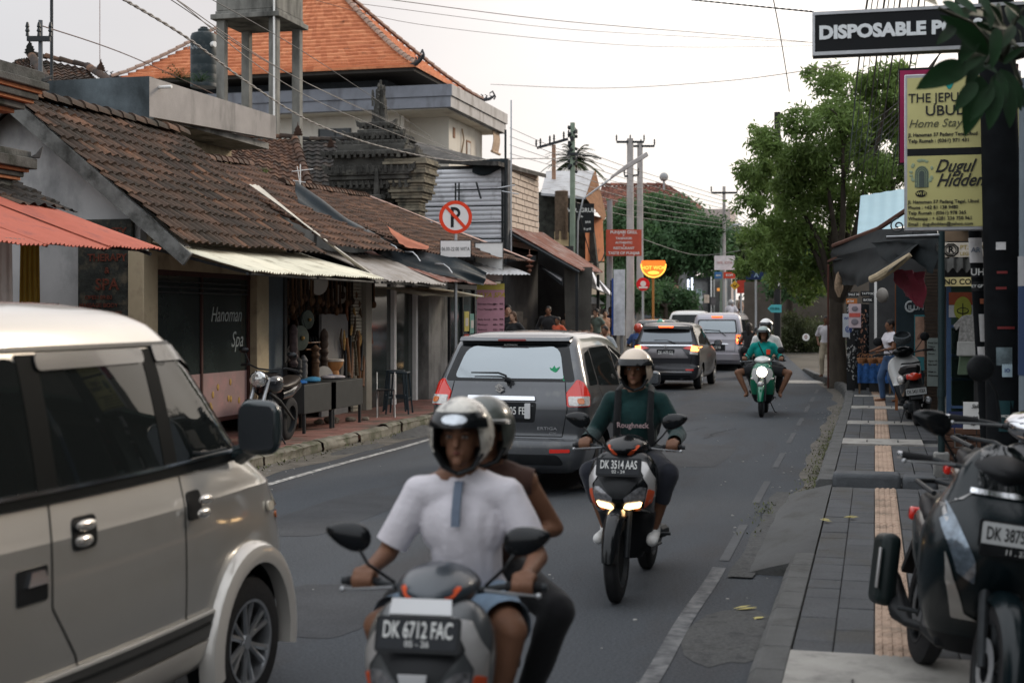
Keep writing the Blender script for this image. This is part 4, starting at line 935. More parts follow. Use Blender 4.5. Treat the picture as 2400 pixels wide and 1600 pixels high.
 for y,w_,z0,z1 in[(-.02,.10,.38,.62),(-.08,.14,.34,.70),(-.25,.155,.36,.725),(-.5,.145,.46,.745),(-.75,.11,.58,.76),(-.88,.05,.66,.75)]:
  rs.append([(w_*math.copysign(abs(math.cos(a))**.7,math.cos(a)),y,(z0+z1)/2+(z1-z0)/2*math.copysign(abs(math.sin(a))**.7,math.sin(a)))for a in[2*math.pi*k/20 for k in range(20)]])
 b=MB();b.loft(rs);b.build('rear_body',c['side'],t,50)
 rs=[]
 for y,w_,z0,z1 in[(.0,.06,.69,.73),(-.04,.11,.69,.765),(-.2,.14,.70,.785),(-.38,.145,.71,.80),(-.45,.14,.72,.835),(-.62,.12,.735,.85),(-.70,.07,.745,.82)]:
  rs.append([(w_*math.copysign(abs(math.cos(a))**.6,math.cos(a)),y,(z0+z1)/2+(z1-z0)/2*math.copysign(abs(math.sin(a))**.6,math.sin(a)))for a in[2*math.pi*k/20 for k in range(20)]])
 b=MB();b.loft(rs);b.build('seat',M('vinyl_seat',(.014,.014,.015),.5,0,.2,10),t,50)
 b=MB();b.box((0,-.90,.70),(.20,.06,.07));b.build('tail_lamp',c.get('tail',RED),t,bev=.015)
 b=MB();b.loft([[(-.06,-.84,.66),(.06,-.84,.66),(.06,-.80,.62),(-.06,-.80,.62)],[(-.08,-1.0,.40),(.08,-1.0,.40),(.08,-.97,.38),(-.08,-.97,.38)]]);b.build('rear_mudguard',EM['blk'],t)
 b=MB();b.tube([(.05,-.35,.22),(.13,-.45,.22),(.15,-.55,.25),(.155,-.85,.36)],[.02,.025,.055,.05],14);b.tube([(.155,-.85,.36),(.155,-.87,.367)],[.05,.03],14,1)
 b.build('exhaust',[EM['blk'],EM['steel']],t)
 b=MB();b.box((-.03,-.45,.27),(.16,.42,.16));b.tube([(-.08,-.5,.28),(-.13,-.64,wr)],.05,10);b.build('engine',EM['dark'],t,bev=.03)
 b=MB();[b.tube([(s_*.12,-.33,.30),(s_*.21,-.35,.30)],.012,8)for s_ in(-1,1)];(b.tube([(-.10,-.15,.26),(-.19,-.24,.045),(-.22,-.28,.03)],.010,8)if stand else b.tube([(-.12,-.10,.24),(-.13,-.42,.22)],.010,8));b.build('side_stand',EM['dark'],t)
 b=MB();b.tube([(.10,-.42,.86),(.115,-.75,.88),(0,-.90,.88),(-.115,-.75,.88),(-.10,-.42,.86)],.013,8);b.build('grab_rail',c.get('rail',EM['dark']),t)
 return t,ap,bv,cowl,bc,hb
m_sil=M('silver_plastic',(.42,.41,.40),.3,.4,.1,8,coat=.4);m_org=M('orange_red_decal',(.62,.09,.03),.4,0,.05);m_gr=M('gunmetal_plastic',(.07,.075,.078),.3,.3,.08,6,coat=.5)
m_lit=M('lit_headlamp',(1,.9,.7),.2,0,0,emit=(1,.62,.28),es=5)
def vario(label,loc,rz,main,wing,plate_txt,lit=True,sc=1,gx=.30,group=None,roll=0,cowlm=None,plate2=None,steer=0,wmat=None,fender=None):
 t,ap,bv,cowl,bc,hb=scooter(label,loc,rz,dict(apron=main,fender=fender or EM['gloss'],cowl=cowlm or EM['gloss'],side=main),group,roll,steer,bars=(gx,.20,.965),sc=sc,stand=False,mirror_pos=(.33,.30,1.15))
 for s_ in(-1,1):
  f=(lambda P_:P_ if s_>0 else mirr(P_))
  proj(bv,f([(.085,.90),(.16,.885),(.222,.78),(.215,.66),(.155,.60),(.185,.74)]),'side_wing',wing,ap,off=.006)
  proj(bv,f([(.185,.72),(.218,.70),(.20,.625),(.15,.585),(.165,.63)]),'decal',m_org,ap,off=.008)
  h=proj(bv,f([(.035,.665),(.13,.735),(.175,.73),(.165,.655),(.12,.60),(.05,.595)]),'headlamp',M('headlamp_glass',(.22,.22,.23),.08,.5,.6,40,coat=1),ap,off=.008)
  proj(bv,f([(.03,.60),(.05,.628),(.15,.640),(.135,.603),(.06,.588)]),'lamp_beam',m_lit if lit else CLR,h,off=.014)
  proj(bc,f([(.03,.93),(.095,.995),(.11,.987),(.055,.92)]),'decal',m_org,cowl,off=.004)
  b=MB();b.ell((s_*.11,.50,.585),(.03,.03,.018));b.build('indicator',ORN,ap)
 proj(bv,[(-.10,.885),(.10,.885),(.155,.80),(.03,.66),(-.03,.66),(-.155,.80)],'centre_panel',EM['blk'],ap,off=.010)
 proj(bv,[(-.05,.575),(.05,.575),(.035,.50),(-.035,.50)],'beak',wing,ap,off=.004)
 plate(t,(0,.585,.865),-X3,Vector((0,-.35,1)),plate_txt,.275,.10,holder=True,txt2=plate2)
 b=MB();b.loft([[(-.052,.93,.60-.03),(.052,.93,.57),(.052,.86,.60),(-.052,.86,.60)],[(-.03,.955,.47),(.03,.955,.47),(.03,.90,.46),(-.03,.90,.46)]])if False else None
 return t
bs=vario('black and silver scooter with two lit headlamps ridden towards us in mid street',(-1.62,9.75,0),180,EM['gloss'],m_sil,'DK 3514 AAS',plate2='02 - 24')
b=MB();b.text('Respiro',(0,.02,0),X3,Z3,.05)if False else None
G1=(.30,.20,.965)
m_hood=cloth('dark_green_fleece',(.004,.026,.025),.25)
p1,PP=person('man in a dark green hooded top, cream helmet and white shoes riding the black scooter',(-1.62,9.75,0),180,pose_ride(G1,(0,-.20,.83),(.16,.20,.33),lean=.06,knee_out=.25,s=.98),m_hood,cloth('dark_denim',(.02,.022,.03)),SKIND,M('white_shoe',(.6,.6,.58),.6),None,vox=.009,sleeve=1.92,leg=1.45,face=True,hood=True)
h,pt=helmet(p1,PP['head'],M('cream_helmet',(.62,.50,.38),.22,0,.04,coat=1),EM['gloss'],sc=1.0)
b=MB();
for sx in(-1,1):
 pts=[PP['neck']+Vector((sx*.10,-.06,.03)),PP['neck']+Vector((sx*.115,.05,.0)),PP['chest']+Vector((sx*.115,.145,.0)),PP['hip']+Vector((sx*.125,.15,.12))]
 b.tube(pts,.028,8,sq=.5)
b.ell(PP['chest']+Vector((0,-.21,.0)),(.15,.09,.22));b.build('backpack',cloth('black_nylon',(.014,.015,.016)),p1)
b=MB();b.text('Roughneck',PP['chest']+Vector((0,.175,-.03)),-X3,Vector((0,.25,1)),.052,0,.004,bold=.01,sx=.95)
b.build('chest_lettering',M('pale_pink_print',(.5,.36,.36),.8),p1,0)
m_ws=M('white_plastic',(.62,.62,.62),.3,0,.04,coat=.5)
m_gs=M('gunmetal_plastic',(.07,.075,.078))
fs=vario('grey and white scooter with red and orange edges, nearest to us, carrying two riders',(-1.47,4.93,0),184,m_gs,M('pearl_grey_plastic',(.34,.33,.32),.3,.3,.15,6,coat=.4),'DK 6712 FAC',lit=False,cowlm=M('bluish_black_plastic',(.035,.045,.055),.3,.1,.1,6,coat=.4),plate2='05 - 26',fender=m_ws,sc=.95)
b=MB();b.prism([(-.11,0),(.11,0),(.105,.055),(-.105,.055)],(0,.545,.925),-X3,Vector((0,-.5,1)).normalized(),(0,-.01,-.01));b.build('top_badge',m_ws,fs)
b=MB();b.prism([(-.05,.0),(.05,.0),(.02,-.17),(-.02,-.17)],(0,.665,.745),-X3,Vector((0,.25,1)).normalized(),(0,-.012,.0));b.build('nose_badge',m_ws,fs)
m_wt=cloth('white_cotton',(.63,.60,.63),.05)
p2,PQ=person('man in a white short-sleeved shirt, denim shorts and marbled helmet on the nearest scooter',(-1.47,4.93,0),184,pose_ride(G1,(0,-.24,.82),(.15,.20,.33),lean=.07,knee_out=.22,s=1.0),m_wt,cloth('pale_denim',(.17,.24,.32),.25),SKIN,M('brown_sandal',(.06,.04,.03),.8),None,vox=.0075,sleeve=.85,leg=.80,face=True,scale=.95)
for k in('l','r'):pass
m_pat=M('marbled_helmet',(.60,.57,.50),.25,0,.4,9,coat=.8,dirt=(.06,.055,.05),dd=.35,ds=16)
h,pt=helmet(p2,PQ['head']+Vector((0,0,.005)),m_pat,None,sc=1.0)
b=MB();b.grid(lambda i,j:pt(R(-68)+R(136)*i,R(12)+R(26)*j,1.02+.015*math.sin(j*3.14)),20,6);bd=b.build('brow_band',EM['gloss'],h,50)
b=MB();b.grid(lambda i,j:pt(R(24)*(i*2-1)*math.sqrt(max(0,1-(j*2-1)**2)+.02),R(25)+R(8)*(j*2-1),1.045),14,10);b.build('oval_badge',M('silver_badge',(.6,.64,.68),.3,.5,.2,30),h,50)
b=MB();c0=PQ['neck']+Vector((0,.085,-.01));b.loft([[(x-.016,y,z)for x,y,z in[(0,c0.y+q,c0.z-w_)]]+[(x+.016,y,z)for x,y,z in[(0,c0.y+q,c0.z-w_)]]+[(.016,c0.y+q-.02,c0.z-w_),(-.016,c0.y+q-.02,c0.z-w_)]for q,w_ in[(0,0),(.035,.05),(.058,.11),(.068,.165)]]);b.build('placket',cloth('blue_grey_cotton',(.13,.16,.21)),p2)
P3=pose_ride((.17,-.30,1.02),(0,-.60,.86),(.20,-.30,.36),lean=.10,knee_out=.35,s=.93)
for k in('l','r'):P3['grip'+k]=None
pass2,PR=person('woman passenger in a brown sleeveless top and black leggings on the nearest scooter',(-1.45,4.95,0),184,P3,cloth('brown_jersey',(.06,.03,.022)),cloth('black_leggings',(.012,.012,.013)),SKIN,EM['blk'],HAIR,True,vox=.009,female=True,sleeve=0,leg=1.95,face=True,scale=.95)
pass2.location.x-=-.0
h,pt=helmet(pass2,PR['head'],M('olive_grey_helmet',(.07,.08,.07),.3,0,.4,8,coat=.4),None,sc=.98,peak=True,graphic=m_sil)
m_tg=M('emerald_paint',(.0,.15,.075),.25,.1,.05,coat=.9)
gs,ap,bv,cowl,bc,hb=scooter('green and white retro scooter with one round lit headlamp',(-2.02,27.0,0),181,dict(apron=m_tg,fender=m_tg,cowl=M('cream_white_plastic',(.6,.6,.57),.3,coat=.6),side=m_tg,split=.36),group='scooters coming towards the camera',mirror_kind='round',sc=1.02,apr=[(.24,.13,.28,.14),(.34,.19,.34,.16),(.50,.225,.42,.18),(.65,.225,.47,.22),(.80,.20,.50,.25),(.90,.16,.48,.28),(.97,.09,.42,.3)])
proj(bv,[(-.16,.87),(.16,.87),(.20,.74),(.09,.58),(-.09,.58),(-.20,.74)],'white_panel',M('cream_white_plastic',(.6,.6,.57)),ap,off=.004,r=.04)
b=MB();b.lathe([(.001,.045),(.06,.035),(.085,0),(.095,-.02)],(0,.50,.80),rotm(-90,0,0),24);b.lathe([(.095,-.03),(.105,-.005),(.095,.005)],(0,.50,.80),rotm(-90,0,0),24,1)
b.build('headlamp',[M('bright_headlamp',(1,1,.9),.2,emit=(1,.86,.62),es=9),EM['chrome']],ap)
for s_ in(-1,1):
 b=MB();b.ell((s_*.16,.40,.68),(.05,.04,.03));b.build('indicator',CLR,ap)
b=MB();b.ell((0,.93,.60),(.06,.05,.05));b.build('mudguard_badge',m_sil,gs)
m_tl=cloth('teal_jacket',(.0,.22,.19),.15)
p4,PS=person('man in a teal jacket, dark shorts and dark helmet riding the green scooter',(-2.02,27.0,0),181,pose_ride((.335,.20,1.02),(0,-.16,.82),(.30,.10,.33),lean=.06,knee_out=.9,s=1.0),m_tl,cloth('black_shorts',(.02,.02,.022)),SKIN,None,None,vox=.014,sleeve=1.95,leg=.75,scale=1.02,group='people riding scooters')
h,pt=helmet(p4,PS['head'],M('grey_green_helmet',(.20,.27,.25),.3,coat=.8),EM['gloss'])
b=MB();b.box(PS['chest']+Vector((-.09,.15,.03)),(.075,.02,.095));b.build('chest_badge',M('red_badge',(.6,.05,.02),.5),p4,bev=.006)
b=MB();b.tube([PS['neck']+Vector((.10,.08,-.0)),PS['chest']+Vector((0,.155,0)),PS['hip']+Vector((-.12,.15,.1))],.012,6,sq=.4);b.build('bag_strap',EM['blk'],p4)
P5=pose_ride((.14,-.25,1.0),(0,-.55,.88),(.22,-.3,.38),lean=.02,s=1.02)
for k in('l','r'):P5['grip'+k]=None
p5,PT=person('large passenger in white with a white helmet behind the man in teal',(-2.0,27.0,0),181,P5,cloth('white_tee',(.62,.60,.58)),cloth('dark_trousers',(.03,.03,.035)),SKINL,EM['blk'],None,vox=.014,sleeve=.9,leg=1.9,scale=1.06,group='people riding scooters')
helmet(p5,PT['head'],M('white_helmet',(.68,.67,.65),.25,coat=.8),EM['gloss'])
 # ---- roofs and sheets
TA=MT('old_roof_tile',[(0,(.035,.022,.016)),(.55,(.072,.042,.027)),(.85,(.10,.055,.035)),(1,(.17,.085,.048))],moss=(.020,.019,.013),mossa=.55)
TB=MT('brown_roof_tile',[(0,(.05,.03,.02)),(.5,(.10,.05,.031)),(.85,(.13,.066,.039)),(1,(.20,.10,.058))],moss=(.03,.022,.016),mossa=.4)
TG=MT('grey_roof_tile',[(0,(.03,.028,.026)),(.6,(.06,.05,.045)),(1,(.11,.075,.055))],moss=(.018,.018,.014),mossa=.6)
TO=MT('orange_roof_tile',[(0,(.50,.165,.075)),(.5,(.60,.21,.095)),(1,(.68,.27,.13))],moss=(.16,.06,.03),mossa=.02,bump=.2)
def tiles(b,e0,e1,r0,r1,tw=.215,rh=.27,amp=.022,stp=.032,seg=6,jit=.008,sd=0,lift=0):
 e0,e1,r0,r1=map(Vector,(e0,e1,r0,r1));nu=max(1,round((e1-e0).length/tw));nv=max(1,round(((r0-e0).length+(r1-e1).length)/2/rh))
 N_=(e1-e0).cross(r0-e0).normalized()
 if N_.z<0:N_=-N_
 rn=random.Random(sd+5);J=[[rn.uniform(-jit,jit)for _ in range(nu+1)]for _ in range(nv+1)]
 rows=[]
 for r in range(nv):
  rows+=[(r,r+0.0,stp),(r,r+.99,0)]
 us=[k/seg for k in range(nu*seg+1)];W=len(us);base=len(b.v)
 if b.uv is None:b.uv=[]
 b.uv+=[None]*(base-len(b.uv))
 for(r,v,h)in rows:
  for u in us:
   c=min(int(u),nu-1);f=u-c;t=v/nv;s_=u/nu
   p=(e0*(1-s_)+e1*s_)*(1-t)+(r0*(1-s_)+r1*s_)*t
   sag=.012*noise.noise(Vector((u*.18+sd,v*.2,2)))*4
   p=p+N_*(h+amp*math.sin(2*math.pi*f)+J[r][c]*(1-f)+J[r][min(c+1,nu)]*f+sag+lift)
   b.v.append(tuple(p));b.uv.append((min(u,nu-.001)+sd*31,r+.5))
 for i in range(len(rows)-1):
  for k in range(W-1):
   a=base+i*W+k;b.f.append((a,a+1,a+W+1,a+W));b.m.append(0)
def tbuild(b,name,mats,parent=None,**kw):
 uv=b.uv;o=b.build(name,mats,parent,**kw);me=o.data;l=me.uv_layers.new(name='UVMap')
 for p in me.polygons:
  us_=[uv[v]if v<len(uv)and uv[v]else(0,0)for v in p.vertices];c=min(int(q[0]+1e-4)for q in us_);r=min(q[1]for q in us_)
  for li in p.loop_indices:l.data[li].uv=(c+.5,r)
 return o
def caps(b,p0,p1,r=.085,ln=.34,lift=.03):
 p0,p1=Vector(p0),Vector(p1);d=p1-p0;n=max(1,round(d.length/ln));u=d.normalized();w_=u.cross(Z3).normalized();up=w_.cross(u)
 base=len(b.v)
 if b.uv is None:b.uv=[]
 b.uv+=[(0,0)]*(base-len(b.uv))
 for k in range(n):
  a=p0+d*k/n+up*(lift+random.uniform(-.01,.01));c=p0+d*(k+1.08)/n+up*(lift-.02)
  ra=[a+w_*(r*1.08)*math.cos(t)+up*(r*1.15)*math.sin(t)for t in[math.pi*q/8 for q in range(9)]];rb=[c+w_*r*.92*math.cos(t)+up*r*math.sin(t)for t in[math.pi*q/8 for q in range(9)]]
  o=len(b.v);b.v+=[tuple(q)for q in ra+rb];b.uv+=[(k+.5+90,200.5)]*18
  b.f+=[(o+q,o+q+1,o+q+10,o+q+9)for q in range(8)]+[tuple(o+q for q in range(9))];b.m+=[0]*9
def sheet(a,b_,c,d,waves,amp=.018,seg=6,thick=.006,rows=6,jag=.01,wob_=.01,sd=0):
 """corrugated sheet; a-b lower edge, d-c upper edge; the waves run up the slope"""
 a,b_,c,d=map(Vector,(a,b_,c,d));N_=(b_-a).cross(d-a).normalized()
 if N_.z<0:N_=-N_
 mb=MB()
 def f(i,j,off=0):
  jg=jag*math.sin(i*waves*2*math.pi+1)*(1-j)*.4+(noise.noise(Vector((i*9,sd,3)))*jag*2 if j<.01 else 0)
  p=(a*(1-i)+b_*i)*(1-j)+(d*(1-i)+c*i)*j
  return p+N_*(amp*math.sin(i*waves*2*math.pi)+wob_*noise.noise(Vector((i*3+sd,j*2,0)))*2+off)+(a-d).normalized()*jg
 n=int(waves*seg);mb.grid(lambda i,j:f(i,j),n,rows);mb.grid(lambda i,j:f(i,j,-thick),n,rows)
 return mb
m_cream=M('aged_cement_sheet',(.74,.69,.54),.8,0,.08,3,dirt=(.42,.37,.27),dd=.3,ds=2.5)
m_rust=M('rusty_sheet',(.20,.085,.06),.7,.1,.35,3,dirt=(.34,.27,.24),dd=.5,ds=2,stretch=(1,4,1))
m_redt=M('faded_red_sheet',(.48,.145,.095),.6,0,.12,3,dirt=(.35,.12,.09),dd=.3,ds=3)
m_zinc=M('zinc_sheet',(.42,.43,.44),.5,.3,.12,4,dirt=(.25,.24,.23),dd=.35,ds=3)
m_trans=M('dusty_clear_sheet',(.30,.275,.25),.6,0,.2,2,dirt=(.2,.17,.14),dd=.5,ds=3)
m_pl=M('grey_plaster',(.48,.47,.46),.85,0,.12,1.5,.3,30,dirt=(.035,.045,.05),dd=.52,ds=.75,dst=(1,1,.55))
m_creamw=M('cream_wall',(.40,.33,.22),.8,0,.12,2,dirt=(.2,.16,.11),dd=.4,ds=2)
m_black_b=M('dark_timber',(.02,.018,.016),.7,0,.3,10)
  # ---- house A: spa
A=T('shop_house','long low shop with a mossy brown tiled roof and a grey gable, spa window below','shop house',(-9,16.05,0))
def L(p,t=A):return Vector(p)-t.location
bl=A.location
def lb(v):return tuple(Vector(v)-bl)
b=MB();tiles(b,lb((-8.28,16.0,2.76)),lb((-8.28,20.75,2.80)),lb((-10.72,16.0,4.70)),lb((-10.72,20.75,4.74)),sd=1,tw=.20,rh=.24)
tiles(b,lb((-13.1,20.75,2.7)),lb((-13.1,16.0,2.7)),lb((-10.72,20.75,4.70)),lb((-10.72,16.0,4.70)),seg=3,sd=2)
caps(b,lb((-10.72,15.95,4.70)),lb((-10.72,20.8,4.74)),.10)
b.m[-0:]=b.m[-0:];tbuild(b,'roof',[TA],A,smooth=30)
b=MB();b.prism([(-13.0+9,0),(0,0),(0,3.18-.0),(.55,2.66),(.62,2.72),(-1.72,4.62),(-3.9,2.8)],(0,.22,0),X3,Z3,(0,.16,0))
b.build('gable_wall',m_pl,A)
b=MB()
for(xa,za,xb,zb)in((.80,2.56,-1.75,4.62),(-1.75,4.62,-4.1,2.65)):
 d=Vector((xb-xa,0,zb-za)).normalized();n=Vector((-d.z,0,d.x));n=n if n.z>0 else-n
 p=[Vector((xa,-.06,za)),Vector((xb,-.06,zb))]
 b.add([p[0]-n*.11,p[1]-n*.11,p[1]+n*.07,p[0]+n*.07]+[q+Vector((0,.05,0))for q in(p[0]-n*.11,p[1]-n*.11,p[1]+n*.07,p[0]+n*.07)],[(0,1,2,3),(7,6,5,4),(0,4,5,1),(1,5,6,2),(2,6,7,3),(3,7,4,0)])
b.build('bargeboard',M('grey_old_board',(.16,.16,.15),.85,0,.35,5,.6,20,dirt=(.05,.05,.045),dd=.5,ds=4),A)
b=MB();b.bb((-.05,.0,0),(.10,4.7,.12));b.bb((-.05,.38,2.45),(.06,4.7,2.95));b.bb((-2.6,.4,0),(-2.5,4.7,3.2));b.bb((-2.5,.4,2.7),(-.05,4.7,2.76));b.build('wall',m_creamw,A)
for y0,y1 in((.05,.42),(3.42,3.85)):
 b=MB();b.bb((-.08,y0,0),(.14,y1,2.72));b.build('pillar',m_creamw,A,bev=.01)
sw=MB();sw.bb((-.02,.42,.42),(.03,.50,2.45));sw.bb((-.02,3.34,.42),(.03,3.42,2.45));sw.bb((-.02,.42,2.38),(.035,3.42,2.45));sw.bb((-.02,1.85,.42),(.03,1.90,2.4));sw.bb((-.02,.42,.36),(.035,3.42,.42))
wf=sw.build('shop_window',M('dark_red_frame',(.05,.018,.015),.6),A)
GS=M('shop_glass',(.026,.034,.032),.10,0,.3,1.5,spec=.35)
b=MB();b.bb((.0,.50,1.05),(.008,3.34,2.38));b.build('pane',GS,wf)
b=MB();b.bb((.0,.50,.42),(.012,3.34,1.05));b.build('pink_panel',M('pink_panel_film',(.27,.185,.18),.5,0,.12,2,dirt=(.35,.2,.2),dd=.4),wf)
b=MB()
for k in range(9):
 y,z=random.uniform(2.0,3.25),random.uniform(.5,.92);b.ell((.016,y,z),(.006,.035,.05))
b.build('flower_print',M('ochre_print',(.35,.22,.06),.6,0,.4,20),wf)
b=MB();b.text('Hanoman',(.014,2.65,1.86),Y3,Z3,.30,0,.003,shear=.35,sx=.85);b.text('Spa',(.014,3.0,1.50),Y3,Z3,.32,0,.003,shear=.35,sx=.9)
b.build('lettering',M('frosted_lettering',(.34,.38,.37),.6,0,.1),wf,0)
b=MB()
for z in(.2,.27,.34):b.bb((-.1,.5,z+1.95),(.055,3.3,z+1.97))
b.build('shutter_slats',EM['dark'],wf,0)
aw=T('awning','cream corrugated cement awning under the eave of the spa shop','awning',(-8,16.1,2.5));al=aw.location
for k,(y0,y1,dz)in enumerate(((16.12,17.75,0),(17.70,19.3,.012),(19.25,20.95,.024))):
 sheet(Vector((-7.40,y0,2.40+dz))-al,Vector((-7.40,y1,2.41+dz))-al,Vector((-8.75,y1,2.80+dz))-al,Vector((-8.75,y0,2.78+dz))-al,(y1-y0)/.085,.014,seg=5,sd=k).build('sheet',m_cream,aw,50)
b=MB();[b.tube([Vector((-7.45,y,2.37))-al,Vector((-8.9,y,2.72))-al],.02,6)for y in(16.2,18.4,20.7)];b.tube([Vector((-7.48,16.15,2.37))-al,Vector((-7.48,20.9,2.37))-al],.02,6);b.build('awning_frame',EM['dark'],aw)
b=sheet((-7.55,20.9,2.48),(-7.75,21.15,2.50),(-9.6,21.15,3.95),(-9.6,20.8,3.93),2,.01,rows=8);tag(b.build('flashing_sheet',M('pale_flashing',(.47,.44,.38),.7,0,.15,3),None,50),'pale flashing sheet running up between the two brown tiled roofs','roof flashing')
sb=T('carved_sign','mossy dark carved spa board with flaking red letters on the grey gable','sign',(-9.4,16.15,2.3))
b=MB();b.bb((-.40,-.03,-.62),(.37,.05,.77));b.build('board',M('mossy_board',(.028,.03,.026),.8,0,.5,8,.8,40,dirt=(.10,.085,.06),dd=.4,ds=6),sb,bev=.02)
b=MB()
for tx,z,s_ in(('BEAUTY',.60,.15),('THERAPY',.28,.13),('&',.12,.11),('SPA',-.06,.20)):b.text(tx,(.02,-.034,z),X3,Z3,s_,0,.006,bold=.02)
for k in range(4):b.text(('OPEN 09.00','MASSAGE BODY','FACIAL  MANICURE','CREAM BATH')[k],(-.10,-.034,-.22-.1*k),X3,Z3,.075,0,.005,bold=.01)
b.build('lettering',M('flaking_red',(.11,.032,.02),.85,0,.5,20),sb,0)
b=MB();b.bb((-.13,-.02,0),(.25,.01,.10));s2=b.build('small_sign',EM['blk'],None);s2.location=(-9.35,16.1,1.56+.0);tag(s2,'small black sign strip under the mossy carved board','sign')
b=MB();b.text('TRADITIONAL MASSAGE',(.06,-.023,.06),X3,Z3,.03,0,.002);b.build('lettering',LTW,s2,0)
 # ---- house B: music and craft shop
Bh=T('shop_house','second shop along the left pavement, brown tiled roof above an open craft shop','shop house',(-9,20.7,0));bl=Bh.location
b=MB();tiles(b,lb((-8.20,20.85,2.92)),lb((-8.20,24.3,2.98)),lb((-10.6,20.85,4.36)),lb((-11.2,24.3,4.62)),sd=3,tw=.20,rh=.24);tiles(b,lb((-13.1,24.3,2.9)),lb((-13.1,20.85,2.9)),lb((-11.2,24.3,4.62)),lb((-10.6,20.85,4.36)),seg=3,sd=4)
caps(b,lb((-10.6,20.85,4.36)),lb((-11.2,24.3,4.62)),.09);tbuild(b,'roof',[TB],Bh,smooth=30)
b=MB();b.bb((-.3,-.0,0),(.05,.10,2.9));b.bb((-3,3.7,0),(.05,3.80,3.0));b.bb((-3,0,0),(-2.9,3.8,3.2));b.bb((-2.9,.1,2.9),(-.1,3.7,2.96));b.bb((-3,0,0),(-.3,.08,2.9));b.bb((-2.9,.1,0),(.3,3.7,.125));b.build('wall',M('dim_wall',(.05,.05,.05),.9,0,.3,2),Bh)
b=MB();b.bb((-.05,-.75,.12),(.02,.0,2.7));b.build('blue_grey_panel',M('blue_grey_panel_paint',(.10,.12,.135),.8,0,.2,2),Bh)
b=MB();b.bb((-.05,3.55,.12),(.10,3.85,2.7));b.build('pillar',M('buff_pillar',(.30,.28,.235),.8,0,.12,3),Bh,bev=.01)
b=MB()
for k in range(38):b.bb((-.03,3.1,.15+k*.062),(.02-.0,3.52,.15+k*.062+.05))
b.build('louvre_shutter',M('cream_louvre',(.42,.38,.30),.7,0,.1),Bh,0)
aw2=T('awning','greyish translucent sheet awning over the craft shop, beyond the cream one','awning',(-8,21,2.5));al=aw2.location
for k,(y0,y1)in enumerate(((21.05,22.6),(22.55,24.2))):sheet(Vector((-7.38,y0,2.41))-al,Vector((-7.38,y1,2.40))-al,Vector((-8.6,y1,2.92))-al,Vector((-8.6,y0,2.90))-al,(y1-y0)/.16,.012,sd=k+4,wob_=.02).build('sheet',m_trans,aw2,50)
b=MB();b.tube([Vector((-7.45,21,2.37))-al,Vector((-7.45,24.2,2.37))-al],.02,6);b.build('awning_frame',EM['dark'],aw2)
aw3=T('awning','rusty brown corrugated awning behind the parking sign post','awning',(-8,24,2.5));al=aw3.location
for k,(y0,y1,m_)in enumerate(((24.15,26.0,m_rust),(25.95,28.2,m_rust))):sheet(Vector((-7.45,y0,2.46))-al,Vector((-7.5,y1,2.50))-al,Vector((-8.9,y1,3.10))-al,Vector((-8.9,y0,3.0))-al,(y1-y0)/.12,.014,sd=k+7).build('sheet',m_,aw3,50)
b=sheet(Vector((-7.9,24.4,2.22))-al,Vector((-7.9,28.6,2.26))-al,Vector((-8.8,28.6,2.42))-al,Vector((-8.8,24.4,2.38))-al,30,.01);b.build('lower_sheet',m_cream,aw3,50)
 # ---- house C
Ch=T('shop_house','third shop with a shallow rust-brown tiled roof beside the black tarpaulin','shop house',(-9,24.5,0));bl=Ch.location
b=MB();tiles(b,lb((-8.2,24.6,3.02)),lb((-8.2,33.6,3.16)),lb((-10.7,24.6,4.28)),lb((-12.3,33.6,4.80)),sd=5,tw=.20,rh=.24);caps(b,lb((-10.7,24.6,4.28)),lb((-12.3,33.6,4.80)),.09);tbuild(b,'roof',[TB],Ch,smooth=30)
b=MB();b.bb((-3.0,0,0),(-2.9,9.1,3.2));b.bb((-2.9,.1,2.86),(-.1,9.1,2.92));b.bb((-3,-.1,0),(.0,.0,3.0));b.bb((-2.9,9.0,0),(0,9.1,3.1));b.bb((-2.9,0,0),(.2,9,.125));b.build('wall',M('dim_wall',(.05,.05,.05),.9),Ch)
for y0,y1,x1,m_ in((.0,.12,.06,EM['white']),(1.42,1.55,.06,EM['white']),(2.75,2.88,.06,EM['white']),(3.0,4.3,.25,EM['conc']),(8.0,8.1,.05,M('patterned_post',(.4,.42,.45),.7,0,.5,14))):
 b=MB();b.bb((-.08,y0,.12),(x1,y1,2.85));b.build('pillar',m_,Ch,bev=.008)
b=MB();b.bb((-.04,.12,.15),(-.02,1.42,2.6));b.bb((-.04,1.55,.15),(-.02,2.75,2.6));b.build('pane',GS,Ch,0)
b=MB();b.bb((-.05,4.4,.15),(.04,8.0,.75));b.build('plinth',M('pale_plinth',(.40,.37,.32),.8,0,.1),Ch,bev=.01)
b=MB();b.bb((-.04,4.4,.75),(-.02,8.0,2.5));b.build('display_pane',GS,Ch,0)
b=MB()
for y in(4.42,5.2,6.2,7.2,7.9):b.bb((-.03,y,.75),(.03,y+.06,2.5))
b.bb((-.03,4.4,2.45),(.04,8,2.55));b.build('window_frame',EM['dark'],Ch,0)
for y,z,c in((6.4,1.5,(.45,.42,.10)),(6.85,1.45,(.12,.30,.28)),(6.4,.98,(.42,.04,.03)),(6.85,.98,(.12,.28,.30))):
 b=MB();b.bb((0,y,z),(.012,y+.38,z+.45));b.bb((.012,y+.08,z+.12),(.016,y+.3,z+.3),1);o=b.build('poster',[M('poster%.2f'%c[0],c,.6,0,.2,8),PLW],Ch)
b=MB();
for k in range(14):b.box((-.4-random.random()*.5,4.6+k*.24,1.1+random.random()*.9),(.12,.1,.4+.4*random.random()),rotm(0,0,20*k))
b.build('hung_clothes',M('dim_clothes',(.12,.08,.07),.9,0,.6,3),Ch)
